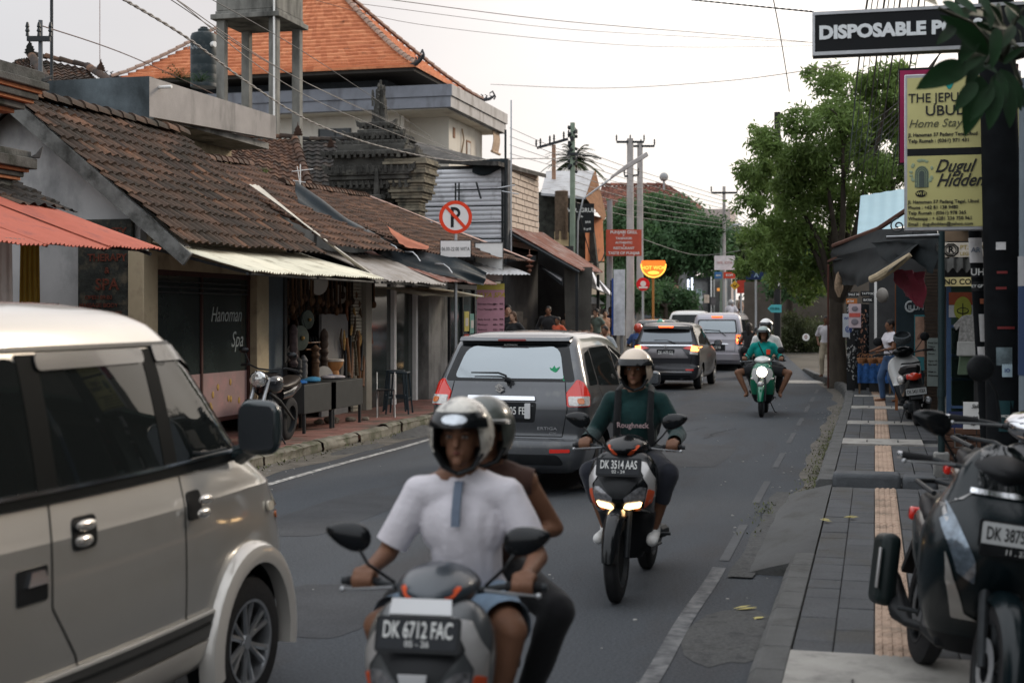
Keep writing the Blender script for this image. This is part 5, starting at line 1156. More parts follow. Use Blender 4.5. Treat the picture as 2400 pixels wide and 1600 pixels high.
b=sheet(Vector((-8.15,33.5,3.22)),Vector((-8.15,33.85,3.22)),Vector((-12.3,33.85,4.88)),Vector((-12.3,33.5,4.86)),2,.012);tag(b.build('flashing_sheet',M('pinkish_flashing',(.42,.28,.23),.7,0,.2,3),None,50),'pinkish flashing sheet along the far edge of the rust-brown roof','roof flashing')
def clothstrip(top,bot,n=40,m=10,amp=.05,sd=0,thick=.0):
 T0=[Vector(p)for p in top];B0=[Vector(p)for p in bot]
 def ev(P_,t):x=t*(len(P_)-1);i=min(int(x),len(P_)-2);return P_[i].lerp(P_[i+1],x-i)
 b=MB()
 for o_ in(0,.006):
  b.grid(lambda i,j,o_=o_:ev(B0,i).lerp(ev(T0,i),j)+Vector((.7,-.7,.3))*(amp*(noise.noise(Vector((i*7+sd,j*2.2,1)))+.6*math.sin(j*9+i*4))+o_),n,m)
 return b
m_tarp=M('black_tarpaulin',(.022,.03,.035),.45,0,.2,6,.4,20)
tag(clothstrip([at(690,425,25.1),at(760,470,25.3),at(810,508,25.5),at(880,545,25.7),at(925,578,25.9),at(1010,592,26.3),at(1075,605,26.7),at(1140,640,27.1)],[at(697,474,24.7),at(760,515,24.9),at(830,560,25.1),at(890,600,25.3),at(960,628,25.7),at(1030,645,26.1),at(1085,655,26.5),at(1135,668,26.9)]).build('tarpaulin',m_tarp,None,60),'long black tarpaulin draped down the valley between two roofs','tarpaulin')
tag(clothstrip([at(905,528,26.5),at(950,555,26.6),at(1005,578,26.7)],[at(935,570,25.6),at(955,582,25.7),at(1003,584,25.9)],12,6,.03,4).build('cloth_scrap',M('rust_red_cloth',(.33,.11,.06),.8),None,60),'rust red scrap of cloth lying on the roof over the tarpaulin','cloth')
b=MB()
for(xa,ya,xb,yb)in((890,570,935,590),(950,590,985,612),(1020,618,1060,640)):b.tube([at(xa,ya,25.8),at((xa+xb)/2,ya+1,25.5),at(xb-8,yb-12,25.4),at(xb,yb,25.3)],.012,6)
tag(b.build('bent_pipes',EM['steel'],None),'thin grey bent pipes hooked over the rusty awning','pipes')if False else[bpy.data.objects]
for k,(xa,ya,xb,yb)in enumerate(((890,570,935,590),(950,590,985,612),(1020,618,1060,640))):
 b=MB();b.tube([at(xa,ya,25.8),at((xa+xb)/2,ya+1,25.5),at(xb-8,yb-12,25.4),at(xb,yb,25.3)],.012,6)
 tag(b.build('bent_pipe',EM['steel'],None),'thin grey pipe bent over the awning edges right of the cream awning','pipe','bent pipes over the awnings')
tag(sheet(at(1113,643,30),at(1243,643,33),at(1180,618,34.5),at(1069,605,31.5),14,.014,sd=11).build('awning',m_zinc,None,50),'small pale grey corrugated awning just right of the parking sign','awning')
 # ---- red awning shop nearest the camera
rs_=T('awning','faded red corrugated awning at the far left, lapping sheets with jagged edges','awning',(-9,13.5,2.8));al=rs_.location
for k,(y0,y1,dz)in enumerate(((11.0,12.55,-.05),(12.5,13.75,-.02),(13.70,14.85,.02))):sheet(Vector((-7.95,y0,2.58+dz))-al,Vector((-7.95,y1,2.60+dz))-al,Vector((-10.3,y1,3.42+dz))-al,Vector((-10.3,y0,3.42+dz))-al,(y1-y0)/.075,.013,seg=5,sd=k+20).build('sheet',m_redt,rs_,50)
b=MB();[b.tube([Vector((-8.0,y,2.55))-al,Vector((-10.3,y,3.36))-al],.022,6)for y in(12.6,13.72,14.7)];b.tube([Vector((-8.1,11,2.58))-al,Vector((-8.1,14.8,2.60))-al],.02,6);b.build('awning_frame',EM['dark'],rs_)
Dh=T('shop_house','dark open stall under the faded red awning at the far left','shop house',(-9.3,11,0))
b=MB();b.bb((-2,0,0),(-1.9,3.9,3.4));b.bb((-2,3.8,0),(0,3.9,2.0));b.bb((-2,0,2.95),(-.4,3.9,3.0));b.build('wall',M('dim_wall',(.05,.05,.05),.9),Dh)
b=MB();bl=Dh.location;tiles(b,lb((-9.3,14.1,3.08)),lb((-9.3,15.3,3.08)),lb((-10.3,14.1,3.55)),lb((-10.3,15.3,3.55)),sd=8);tbuild(b,'roof',[TG],Dh)
def drape(px0,px1,y0,y1,D,folds,amp,m_,label,sd=0,name='cloth'):
 a,c=at(px0,y0,D),at(px1,y0,D);z0=at(px0,y1,D).z;b=MB();n=Vector((.4,-.9,0))
 for o_ in(0,.008):b.grid(lambda i,j,o_=o_:Vector((a.x+(c.x-a.x)*i+(.05*j*(i-.5)),a.y+(c.y-a.y)*i,a.z+(z0-a.z)*j))+n*(amp*math.sin(i*folds*6.28+math.sin(j*2+sd)*.5)*(.4+.6*j)+o_),folds*10,12)
 return tag(b.build(name,m_,None,60),label,'cloth')
drape(-30,28,548,860,15.2,3,.03,cloth('white_drape',(.50,.46,.42)),'whitish curtain hanging at the far left under the red awning')
drape(48,92,555,860,16.2,4,.03,cloth('yellow_drape',(.30,.20,.03)),'mustard yellow curtain hanging under the red awning')
 # ---- brick gate cornices at the left edge
gt=T('temple_gate','stepped brick and stone temple gate cornice cut by the left edge','gate',at(-104,740,16.4)*1.0);gt.location.z=0
m_st=M('old_carved_stone',(.075,.075,.07),.9,0,.35,4,1,30,dirt=(.025,.028,.022),dd=.5,ds=3);m_bk=M('orange_brick',(.30,.12,.055),.85,0,.2,10,.5,50)
def course(y0,y1,xr_,mi,part):
 s_=K/16.4;hw=(xr_+60)/s_;z1=EYE+(740-y0)/s_;z0=EYE+(740-y1)/s_;b=MB();b.box((0,.0,(z0+z1)/2),(2*hw,2*hw,z1-z0));return b
b=MB();b2=MB()
for y0,y1,x_,k in((345,362,62,0),(362,388,72,0),(388,396,58,1),(396,408,50,0),(408,416,44,1),(416,432,32,0),(432,440,20,1),(440,1100,12,0),(152,178,84,0),(178,196,92,0),(196,206,80,1),(206,222,74,0),(222,230,66,1),(230,246,52,0),(246,256,34,1),(256,345,10,0)):
 s_=K/16.4;hw=(x_+60)/s_;z1=EYE+(740-y0)/s_;z0=EYE+(740-y1)/s_;(b2 if k else b).box((0,0,(z0+z1)/2),(2*hw,2*hw,z1-z0))
for sx in(-1,1):
 for sy in(-1,1):b.prism([(-.05,0),(.09,.0),(.13,.16),(.04,.05)],(sx*.60,sy*.60,EYE+(740-362)/203),Vector((sx,sy,0)).normalized(),Z3,(.03,-.03,0));b.prism([(-.1,0),(.09,.0),(.16,.10),(.04,.05)],(sx*.66,sy*.66,EYE+(740-178)/203),Vector((sx,sy,0)).normalized(),Z3,(.03,-.03,0))
b.build('stone_courses',m_st,gt,bev=.012);b2.build('brick_courses',m_bk,gt,bev=.006)
 # ---- concrete flat roof building behind house A
cb=T('concrete_house','raw concrete flat-roofed house with a stained parapet behind the brown roofs','house',(-12,22,0));bl=cb.location
m_pp=M('stained_parapet',(.30,.28,.265),.85,0,.12,2,.4,30,dirt=(.13,.125,.115),dd=.35,ds=1.4,dst=(1,1,.3));m_pd=M('sooty_shaded_parapet',(.10,.12,.13),.88,0,.3,1.3,.4,30,dirt=(.028,.034,.036),dd=.65,ds=.9,dst=(1,1,.7))  # end face colour holds soot and the shade of facing away from light
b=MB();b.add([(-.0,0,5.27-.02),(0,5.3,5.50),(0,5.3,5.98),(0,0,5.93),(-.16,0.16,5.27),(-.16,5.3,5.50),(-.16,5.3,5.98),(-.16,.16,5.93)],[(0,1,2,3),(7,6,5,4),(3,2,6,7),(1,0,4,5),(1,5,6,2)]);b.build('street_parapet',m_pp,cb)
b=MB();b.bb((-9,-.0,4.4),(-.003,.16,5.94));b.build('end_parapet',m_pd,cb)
b=MB();b.bb((-9,.16,5.3),(-.16,5.3,5.42));b.build('roof_slab',EM['conc'],cb)
b=MB();b.bb((-9,.4,0),(-1.0,5.3,5.3));b.build('wall',m_creamw,cb);b=MB();b.tube([(-.1,.35,5.80),(.25,.32,5.80)],.03,8);b.build('drain_spout',EM['white'],cb)
for k in range(7):pass
b=MB()
for k in range(6):b.tube([(-.08,5.28,5.52+k*.07),(-.08,5.42+.03*(k%2),5.52+k*.07)],.008,5)
b.build('reinforcing_bars',EM['dark'],cb)
 # ---- tiled roofs behind
def roofpoly(name,label,quads,mat,cat='house',walls=None,orn=(),caps_=(),wall_m=None,sd=0):
 t=T(name,label,cat,quads[0][0]*1.0 if isinstance(quads[0][0],Vector)else quads[0][0]);t.location.z=0;l=t.location
 b=MB()
 for k,q in enumerate(quads):tiles(b,*[Vector(p)-l for p in q],sd=sd+k,tw=.24,rh=.28,seg=4)
 for c in caps_:caps(b,Vector(c[0])-l,Vector(c[1])-l,.10)
 tbuild(b,'roof',[mat],t,smooth=30)
 if walls:
  b=MB();b.prism([(0,0),((Vector(walls[1])-Vector(walls[0])).length,0),((Vector(walls[1])-Vector(walls[0])).length,walls[2]),(0,walls[2])],Vector(walls[0])-l,(Vector(walls[1])-Vector(walls[0])).normalized(),Z3,Vector(walls[3]))
  b.build('wall',wall_m or EM['conc'],t)
 return t
def roof_ornament(parent,p,s=1.0,m_=None,lean=1):
 b=MB();l=parent.location if parent else Vector()
 o=Vector(p)-l
 b.prism([(x*s,z*s)for x,z in[(-.20,0),(.22,0),(.24,.10),(.17,.12),(.22,.22),(.15,.24),(.17,.34),(.09,.38),(.08,.5),(.03,.52),(0,.72),(-.04,.5),(-.10,.42),(-.16,.32),(-.14,.24),(-.23,.18),(-.18,.10),(-.26,.06)]],o,Vector((CA,SA,0)),Z3,Vector((-SA,CA,0))*.09*s)
 b.prism([(x*s,z*s)for x,z in[(-.12,.05),(.12,.05),(.10,.3),(0,.45),(-.10,.3)]],o-Vector((-SA,CA,0))*.03*s,Vector((CA,SA,0)),Z3,Vector((-SA,CA,0))*.15*s)
 return b.build('ridge_ornament',m_ or M('terracotta_ornament',(.05,.028,.02),.9,0,.3,8,.6,30),parent)
e_=roofpoly('house','red-brown hipped roof with flame-shaped ridge ornament behind the second shop',[(at(470,400,33),at(735,470,33),at(555,325,37),at(690,325,37))],TB,walls=(at(470,400,33.4),at(735,470,33.4),-6,(0,.2,0)),caps_=[(at(555,325,37),at(690,325,37)),(at(735,470,33),at(690,325,37))],sd=20)
roof_ornament(e_,at(698,318,36.5),.5)
d2=roofpoly('house','dark grey tiled roof between the red-brown hip and the shrine tower',[(at(690,480,38),at(860,470,38),at(700,330,42),at(855,330,42))],TG,walls=(at(690,480,38.3),at(860,470,38.3),-6,(0,.2,0)),caps_=[(at(700,330,42),at(855,330,42))],sd=30)
roof_ornament(d2,at(775,345,41),.45)
u2=roofpoly('house','dark reddish old tiled roof with two flame-shaped ornaments at the upper left',[(at(75,250,30),at(280,260,30),at(72,132,34),at(205,160,34)),(at(-70,250,30),at(75,250,29.9),at(40,140,34),at(72,132,34))],TA,walls=(at(-40,250,30.4),at(280,260,30.4),-8,(0,.2,0)),caps_=[(at(72,132,34),at(205,160,34)),(at(205,160,34),at(280,212,31)),(at(72,132,34),at(120,210,30))],sd=40)
roof_ornament(u2,at(69,126,33.8),.52,M('sooty_ornament',(.015,.015,.013),.9));roof_ornament(u2,at(236,168,33),.42)
def fern(p,r,n,label,m_,name='fern',droop=.6):
 b=MB();p=Vector(p);rn=random.Random(int(p.x*100))
 for k in range(n):
  a=rn.uniform(0,6.28);e=rn.uniform(.2,1.3);d=Vector((math.cos(a)*math.cos(e),math.sin(a)*math.cos(e),math.sin(e)));L_=r*rn.uniform(.5,1)
  for q in range(7):
   t=q/7;c=p+d*L_*t+Vector((0,0,-droop*L_*t*t*.5));s_=Vector((-math.sin(a),math.cos(a),0))
   for sg in(-1,1):leafq(b,c,L_*.22*(1-t*.5),L_*.05,s_*sg+d*.5+Vector((0,0,rn.uniform(-.2,.2))),(0,0,1))
 return tag(b.build(name,m_,None,0),label,'plant')
m_fern=M('fern_leaf',(.10,.16,.04),.7,0,.3,5,island=.5,translucent=.3)
m_dk=M('dark_leaf',(.030,.062,.022),.6,0,.3,5,island=.6,translucent=.25)
fern(at(618,412,27),.30,40,'bright green fern growing from the brown tiled roof',m_fern)
fern(at(425,190,48),.9,50,'dark leafy plant at the foot of the black water tank',m_dk,'rooftop_plant');fern(at(470,192,47.5),.7,40,'leafy plant directly in front of the black water tank',m_dk,'rooftop_plant')
   # ---- tall house with the orange hipped roof
TH=T('tall_house','tall cream house with a big orange hipped roof and grey concrete balcony bands','house',(-17,56.5,0));tl=TH.location
m_cr=M('cream_render',(.60,.56,.49),.85,0,.05,1.5,dirt=(.45,.40,.34),dd=.3,ds=.8,dst=(1,1,.4));m_bg=M('shaded_fascia',(.20,.21,.235),.8,0,.1,2,dirt=(.11,.11,.12),dd=.45,ds=1.2,dst=(1,1,.4));m_fs=M('lit_fascia',(.42,.40,.385),.8,0,.1,2,dirt=(.24,.22,.2),dd=.4,ds=1.5,dst=(1,1,.3))  # band colours hold the light: blue-grey shaded front, paler sunlit side
def tb(x0,y0,z0,x1,y1,z1,m,name,**k):
 b=MB();b.bb((x0,y0,z0),(x1,y1,z1));return b.build(name,m,TH,**k)
wl=MB();wl.bb((-14,1.3,0),(-2.7,8.0,10.55));tw_=wl.build('wall',m_cr,TH)
tb(-2.75,2.6,0,-.9,8.0,10.5,m_cr,'side_wing')
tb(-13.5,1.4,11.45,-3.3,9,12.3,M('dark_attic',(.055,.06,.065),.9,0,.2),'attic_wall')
tb(-14.5,0,10.98,0,9.2,11.46,m_bg,'balcony_band');tb(-14.4,.06,10.52,-.06,9.14,10.97,m_bg,'balcony_band')
tb(-14.3,.3,10.47,-.3,9.0,10.52,m_cr,'soffit')
tb(-.02,.01,10.985,.03,9.21,11.455,m_fs,'lit_side_band');tb(-.08,.07,10.525,-.04,9.13,10.965,m_fs,'lit_side_band')
b=MB();b.bb((-6.4,1.25,9.1),(-4.9,1.32,9.95));w_=b.build('window',M('dark_window',(.03,.035,.038),.3),TH);b=MB();[b.bb((x,1.22,9.1),(x+.05,1.25,9.95))for x in(-6.4,-5.65,-4.95)];b.build('window_frame',EM['dark'],w_,0)
b=MB();b.bb((-.905,5.3,8.6),(-.87,6.0,9.8));w_=b.build('window',M('brown_frame',(.22,.11,.06),.7),TH);b=MB();b.bb((-.872,5.4,8.7),(-.86,5.9,9.7));b.build('pane',M('pale_pane',(.4,.4,.38),.3),w_)
b=MB();b.bb((-.905,3.2,9.65),(-.87,3.5,10.1));b.build('vent',M('brown_frame',(.22,.11,.06)),TH)
b=MB();b.tube([(-2.6,1.35,0),(-2.6,1.35,10.4)],.09,8);b.build('downpipe',m_cr,TH)
b=MB();b.tube([(-.85,4.5,10.2),(-.80,4.6,9.7),(-.85,4.45,9.2),(-.85,4.4,8.8)],.04,6);b.build('hose',M('pale_brown_hose',(.35,.26,.18),.7),TH)
b=MB();b.grid(lambda i,j:(-.3+.05*math.sin(j*4),7.6+1.2*i,10.5-.95*j+.04*math.sin(i*9)),10,10);b.grid(lambda i,j:(-.28+.05*math.sin(j*4),7.6+1.2*i,10.5-.95*j+.04*math.sin(i*9)),10,10);b.tube([(-.29,7.5,9.52),(-.29,8.9,9.52)],.07,8);b.build('bamboo_blind',M('bamboo_blind',(.42,.30,.21),.8,0,.2,10),TH,60)
x0,x1,y0,y1,ze,za=-15.3,-1.35+.0,-.6,9.6,12.12,17.2
cx_,cy_=-7.9,4.6;b=MB();b.uv=[]
def hp(k,n):t=k/n;return t,ze+(za-ze)*(t**1.12)
NR=25
def face(corner):
 for r in range(NR):
  a=corner(r/NR);c=corner((r+1)/NR);z0=ze+(za-ze)*((r/NR)**1.15);z1=ze+(za-ze)*(((r+1)/NR)**1.15)
  n=40
  o=len(b.v)
  for(P_,z,h)in((a,z0,.10),(c,z1,.0)):
   for k in range(n+1):
    p=Vector(P_[0]).lerp(Vector(P_[1]),k/n);zz=z+h+.012*noise.noise(Vector((k*.8,r*1.3,1)))*2;b.v.append((p.x,p.y,zz));b.uv.append((k+.2,r+.5))
  for k in range(n+1):p=Vector(a[0]).lerp(Vector(a[1]),k/n);b.v.append((p.x,p.y,z0+.0));b.uv.append((k,r+.5))
  for k in range(n):b.f+=[(o+k,o+k+1,o+n+2+k,o+n+1+k),(o+2*n+2+k,o+2*n+3+k,o+k+1,o+k)];b.m+=[0,0]
def cr4(t):
 f=lambda a,c:a+(c-a)*t
 return[(f(x0,cx_-.6),f(y0,cy_)),(f(x1,cx_+.6),f(y0,cy_)),(f(x1,cx_+.6),f(y1,cy_)),(f(x0,cx_-.6),f(y1,cy_))]
for s_ in range(4):face(lambda t,s_=s_:[(*cr4(t)[s_],0),(*cr4(t)[(s_+1)%4],0)])
tbuild(b,'roof',[TO],TH,smooth=25)
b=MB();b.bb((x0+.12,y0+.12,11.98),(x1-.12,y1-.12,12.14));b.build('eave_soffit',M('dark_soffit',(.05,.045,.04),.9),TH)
b=MB();b.uv=[]
for s_ in range(4):
 P_=[]
 for k in range(13):
  t=k/12;q=cr4(t)[s_];P_.append(Vector((*q,ze+(za-ze)*t**1.15+.10)))
 for a,c in zip(P_[:-1],P_[1:]):caps(b,a,c,.13,.36,.04)
tbuild(b,'hip_caps',[M('weathered_cap',(.30,.20,.15),.8,0,.3,6)],TH,smooth=40)
def scroll(p,dx,dy,s=1.0):
 b=MB();o=Vector(p);d=Vector((dx,dy,0)).normalized()
 b.tube([o-d*.5*s,o,o+d*.45*s+Vector((0,0,.10*s)),o+d*.75*s+Vector((0,0,.30*s)),o+d*.62*s+Vector((0,0,.50*s)),o+d*.45*s+Vector((0,0,.38*s))],[.10*s,.10*s,.08*s,.06*s,.045*s,.03*s],8)
 for k in range(5):q=o+d*(-.3+.25*k)*s+Vector((0,0,.10*s));b.tube([q,q+d*.10*s+Vector((0,0,.14*s)),q-d*.02*s+Vector((0,0,.20*s))],[.05*s,.04*s,.02*s],6)
 return b
for s_,(dx,dy)in enumerate(((-1,-1),(1,-1),(1,1))):q=cr4(0)[s_];scroll((*q,ze+.12),dx,dy,.95).build('corner_scroll',M('dark_scroll',(.05,.05,.055),.8),TH)
def tankbuild(p,r,h,label):
 b=MB();prof=[(.001,0),(r,0),(r,.04)]
 n=5
 for k in range(n):z=.1+(h-.35)*k/n;prof+=[(r,z),(r*.993,z+.015),(r*.993,z+.03),(r,z+.045)]
 prof+=[(r,h-.2),(r*.9,h-.08),(r*.55,h-.02),(r*.45,h+.0),(r*.45,h+.08),(r*.3,h+.12),(.001,h+.12)]
 t=T('water_tank',label,'water tank',p);b.lathe(prof,n=32);b.build('tank',M('black_polyethylene',(.02,.03,.033),.5,0,.15,3,dirt=(.06,.065,.065),dd=.3),t,40)
 b=MB();b.lathe([(r*.25,h+.10),(r*.28,h+.16),(.001,h+.19)],n=20);b.build('lid',EM['blk'],t)
 b=MB();b.tube([(r*.85,-r*.4,h-.5),(r*1.15,-r*.5,h-.5)],.10,12);b.build('outlet',EM['white'],t);b=MB();b.text('TANK',(-.15,-r-.01,h*.68),X3,Z3,.2,0,.003);b.build('lettering',M('grey_print',(.3,.32,.33),.6),t,0)
 return t
tk=tankbuild(at(478,205,50),.47,1.95,'ribbed black water tank standing above the concrete parapet');
wt=T('water_tower','bare concrete water tower on four tall legs before the orange roof','water tower',at(610,740,40));wt.location.z=0
wm=M('sooty_tower_concrete',(.20,.195,.175),.9,0,.2,2,.6,25,dirt=(.055,.055,.05),dd=.6,ds=1.6,dst=(1,1,.3))
b=MB()
for sx in(-1,1):
 for sy in(-1,1):b.bb((sx*.78-.12,sy*.80-.12,0),(sx*.78+.12,sy*.80+.12,10.02))
b.build('legs',wm,wt)if False else None
for sx in(-1,1):
 for sy in(-1,1):b=MB();b.bb((sx*.78-.12,sy*.80-.12,0),(sx*.78+.12,sy*.80+.12,10.02));b.build('leg',wm,wt,bev=.015)
b=MB();b.bb((-1.02,-1.05,10.02),(1.02,1.05,10.16));b.bb((-.92,-.95,10.165),(.92,.95,10.26));b.build('slab',wm,wt,bev=.015)
b=MB();b.bb((-.90,-.93,10.265),(.90,.93,12.2));b.build('tank',wm,wt,bev=.02)
b=MB();b.bb((-.66,-.9,6.6),(.66,-.74,6.75));b.bb((-.66,.74,6.6),(.66,.9,6.75));b.build('tie_beam',wm,wt,0)
b=MB();b.tube([(.86,-1.0,0),(.86,-1.0,12.3)],.03,8);b.build('pipe',EM['white'],wt)
wt.rotation_euler.z=R(0)
 # ---- shrine tower
sh=T('shrine_tower','tall sooty carved stone shrine tower with a stepped crown and finial','shrine',at(892,740,37.5));sh.location.z=0
s37=K/37.5;b=MB()
def zz(y):return EYE+(740-y)/s37
STEP=[(1100,520,.50),(520,505,.62),(505,470,.52),(470,462,.70),(462,450,.80),(450,440,.90),(440,428,1.0),(428,418,1.08),(418,406,1.14),(406,396,1.05),(396,372,1.0),(372,362,1.18),(362,346,.92),(346,336,.80),(336,326,.62),(326,316,.72),(316,308,.50),(308,300,.36),(300,290,.42),(290,268,.17),(268,250,.15),(250,232,.14),(232,210,.11),(210,200,.07),(200,188,.03)]
for ya,yb,hw in STEP:b.box((0,0,(zz(ya)+zz(yb))/2),(hw*2,hw*1.7,abs(zz(yb)-zz(ya))+.01))
b.build('stone_tiers',M('sooty_temple_stone',(.06,.058,.052),.95,0,.5,3,1,30,dirt=(.13,.125,.105),dd=.15,ds=2.4),sh,bev=.02)
b=MB();rn=random.Random(11)
for y,hw,n in((462,.80,5),(440,1.0,6),(406,1.14,7),(372,1.18,7),(346,.85,5),(326,.72,5),(300,.42,3)):
 for k in range(-n,n+1):
  x=hw*k/n;q=.07+.03*rn.random();b.box((x,-hw*.85-.02,zz(y)+.02),(q,q*1.2,q*2),rotm(20,0,rn.uniform(-20,20)),taper=.4);b.box((hw,x*.85,zz(y)+.02),(q*1.2,q,q*2),rotm(0,-20,0),taper=.4)
 for sx in(-1,1):b.prism([(0,-.05),(.16,.0),(.20,.18),(.10,.12),(.02,.10)],(sx*(hw-.05),-hw*.8,zz(y)),Vector((sx,-.3,0)).normalized(),Z3,(.02,.12,0))
for k in range(40):
 y=rn.uniform(200,290);b.box((rn.choice((-.16,.16,0)),-.16,zz(y)),(.05,.08,.12),rotm(rn.uniform(-20,20),0,rn.uniform(0,90)),taper=.5)
b.build('carved_studs',M('sooty_temple_stone',(.06,.058,.052)),sh,0)
b=MB()
for k in range(26):hw=.26+.05*((k%3)==0)+.012*k*(1 if k>12 else.2);b.box((.98,-.35,zz(560-7*k)),(hw*2,hw*2,7/s37*.92))
b.build('side_pier',M('banded_stone',(.20,.175,.13),.9,0,.35,4,.8,30,dirt=(.05,.05,.042),dd=.5,ds=3),sh,bev=.01)
b=MB();b.box((.25,-1.0,zz(445)),(.16,.16,.9),taper=.5);b.box((.25,-1.0,zz(470)),(.36,.3,.12));b.build('front_finial',M('sooty_temple_stone',(.06,.058,.052)),sh,bev=.02)
 # ---- G: zinc clad upper floor and block wall
G=T('shop_house','upper storey clad in white corrugated metal with a bare pale block side wall','shop house',(-9.8,37.8,0));gl=G.location
b=MB();b.grid(lambda i,j:(-2.75+2.70*i,-.02*abs(math.sin(j*17*math.pi)),3.7+2.2*j),3,17*8);b.build('metal_cladding',M('white_cladding',(.66,.66,.68),.5,.1,.05,3,dirt=(.33,.33,.34),dd=.3,ds=2),G,30)
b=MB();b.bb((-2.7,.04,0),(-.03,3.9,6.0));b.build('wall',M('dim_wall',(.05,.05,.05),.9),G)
rn=random.Random(4);b=MB();nr=13;hh=2.28/nr
for r in range(nr):
 n=7;
 for k in range(-1,n+1):
  ya=.3+(k+(.5 if r%2 else 0))*3.6/n;yb=ya+3.6/n;ya=max(.3,ya);yb=min(3.9,yb)
  if yb-ya<.08:continue
  b.bb((-.1,ya+.018,3.78+r*hh+.012),(-.0+rn.uniform(0,.015),yb-.018,3.78+(r+1)*hh-.012))
b.build('block_wall',M('pale_block',(.50,.42,.35),.9,0,.12,6,.8,30,island=.12),G,bev=.008)
b=MB();b.bb((-.12,.28,3.7),(-.03,3.9,6.1));b.build('mortar',M('dark_mortar',(.16,.14,.12),.9),G)
b=MB();b.bb((-.14,-.02,3.6),(.05,.27,6.15));b.build('corner_post',M('grey_post',(.09,.09,.09),.9,0,.4,5),G)
b=MB()
for z in(3.95,4.4,4.85,5.3):b.tube([(-1.35 if z>4.9 else-2.85,-.35,z),(.05,-.35,z)],.022,6)
for x in(-1.35,-1.25,-.02,.05):b.tube([(x,-.35,3.6 if x<-1 else 3.4),(x,-.35,5.5)],.025,6)
b.tube([(-2.85,-.35,3.95),(-2.85,-.35,4.85)],.025,6);b.tube([(.08,-.4,3.2),(.08,-.4,6.9)],.035,6);b.tube([(-.75,-.38,5.5),(-.62,-.38,5.05)],.03,6)
b.build('railing',EM['dark'],G)
b=MB()
P_=[at(948,372,40.5),at(1168,378,38.3),at(1280,408,42.5),at(938,322,47)]
P_=[p-gl for p in P_]
b.add(P_+[p+Vector((0,0,-.12))for p in P_],[(0,1,2,3),(7,6,5,4),(0,4,5,1),(1,5,6,2),(2,6,7,3),(3,7,4,0)]);b.build('roof',M('dark_sheet_roof',(.045,.043,.04),.8,.0,.35,2,dirt=(.14,.13,.12),dd=.35,ds=3),G,0)
b=MB();b.grid(lambda i,j:(-.95+1.0*i,-.08-.1*math.sin(i*3.1)*math.sin(j*2),5.80+.35*j-.10*math.sin(i*5)*(1-j)),14,6);b.grid(lambda i,j:(-.95+1.0*i,-.07-.1*math.sin(i*3.1)*math.sin(j*2),5.80+.35*j-.10*math.sin(i*5)*(1-j)),14,6);b.build('hanging_sheet',m_tarp,G,60)
def mast(px,y0,y1,D,r,label,arms=(),m_=None,name='antenna_mast'):
 t=T(name,label,'antenna',at(px,y1,D));h=(y1-y0)/K*D;b=MB();b.tube([(0,0,0),(0,0,h)],r,6);b.build('rod',m_ or EM['steel'],t)
 if arms:
  b=MB();[b.tube([(CA*a0,SA*a0,z*h),(CA*a1,SA*a1,z2*h)],r*.7,5)for a0,z,a1,z2 in arms];b.build('elements',m_ or EM['steel'],t)
 return t
mast(1198,235,590,37,.022,'thin tall antenna mast beside the block wall',[(-.35,.42,.1,.44),(-.25,.40,.2,.38)])
mast(704,385,480,26.5,.012,'small white television aerial standing on the second shop roof',[(-.16,.82,.24,.88),(-.14,.6,.10,.55),(0,.35,.36,.12),(-.12,.2,.10,.22),(-.10,.0,.10,.3),(-.06,.95,.0,.45)],EM['white'],'aerial')
mast(121,-20,190,30.5,.035,'ribbed steel radio mast at the upper left',(),EM['dark'])
mast(234,-20,170,33,.008,'hair-thin rod above the right-hand roof ornament',(),M('brown_rod',(.2,.12,.1),.6))
  # ---- shop E under the rusty roof
Eh=T('shop_house','open shop with a long rusty corrugated roof sloping to the pavement','shop house',(-9.8,38,0));el=Eh.location
def rl(*p):return Vector(p)-el
sheet(rl(-7.75,38,3.10),rl(-8.0,42.6,3.18),rl(-9.85,42.6,4.38),rl(-9.85,38,4.28),22,.03,rows=8,sd=31).build('roof',m_rust,Eh,50)
b=MB();b.tube([rl(-7.8,38,3.03),rl(-9.9,38,4.2)],.05,6);b.bb(rl(-10.2,37.9,3.35),rl(-9.0,38.0,3.5));b.bb(rl(-7.95,38.2,0),rl(-7.87,38.28,3.0));b.bb(rl(-8.15,42.3,0),rl(-8.07,42.4,3.1));b.build('roof_frame',EM['dark'],Eh)
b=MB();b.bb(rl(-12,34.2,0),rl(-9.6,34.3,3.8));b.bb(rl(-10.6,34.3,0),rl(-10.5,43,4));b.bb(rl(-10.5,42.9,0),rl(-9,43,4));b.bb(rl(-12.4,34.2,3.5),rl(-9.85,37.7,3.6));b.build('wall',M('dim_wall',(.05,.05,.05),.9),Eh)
b=MB();b.bb(rl(-9.55,34.4,.1),rl(-9.2,34.9,3.3));b.build('pillar',M('grey_buff_pillar',(.22,.21,.185),.8,0,.15,2),Eh)
b=MB();
for k in range(16):b.box(rl(-9.9+.3*math.sin(k),35.3+k*.45,1.0+.9*((k*7)%5)/5),(.3,.3,.5),rotm(0,0,k*33))
b.build('goods',M('dim_goods',(.10,.085,.07),.8,0,.8,2.5),Eh)
b=MB()
for k in range(6):b.lathe([(.001,.12),(.05,.06),(.07,-.02),(.03,-.08),(.05,-.14),(.001,-.2)],at(1240,604+k*9,38),None,8)
b=MB();b.tube([at(1241,585,38),at(1241,640,38)],.012,5)
for k,(dy,r_)in enumerate(((600,.10),(612,.16),(624,.12),(634,.07))):b.lathe([(.001,.05),(r_,0),(.02,-.05)],at(1241,dy,38),None,10)
tag(b.build('hanging_lantern',M('copper_lantern',(.22,.11,.08),.5,.3),None),'small coppery tiered lantern hanging in front of the dark shop','lantern')
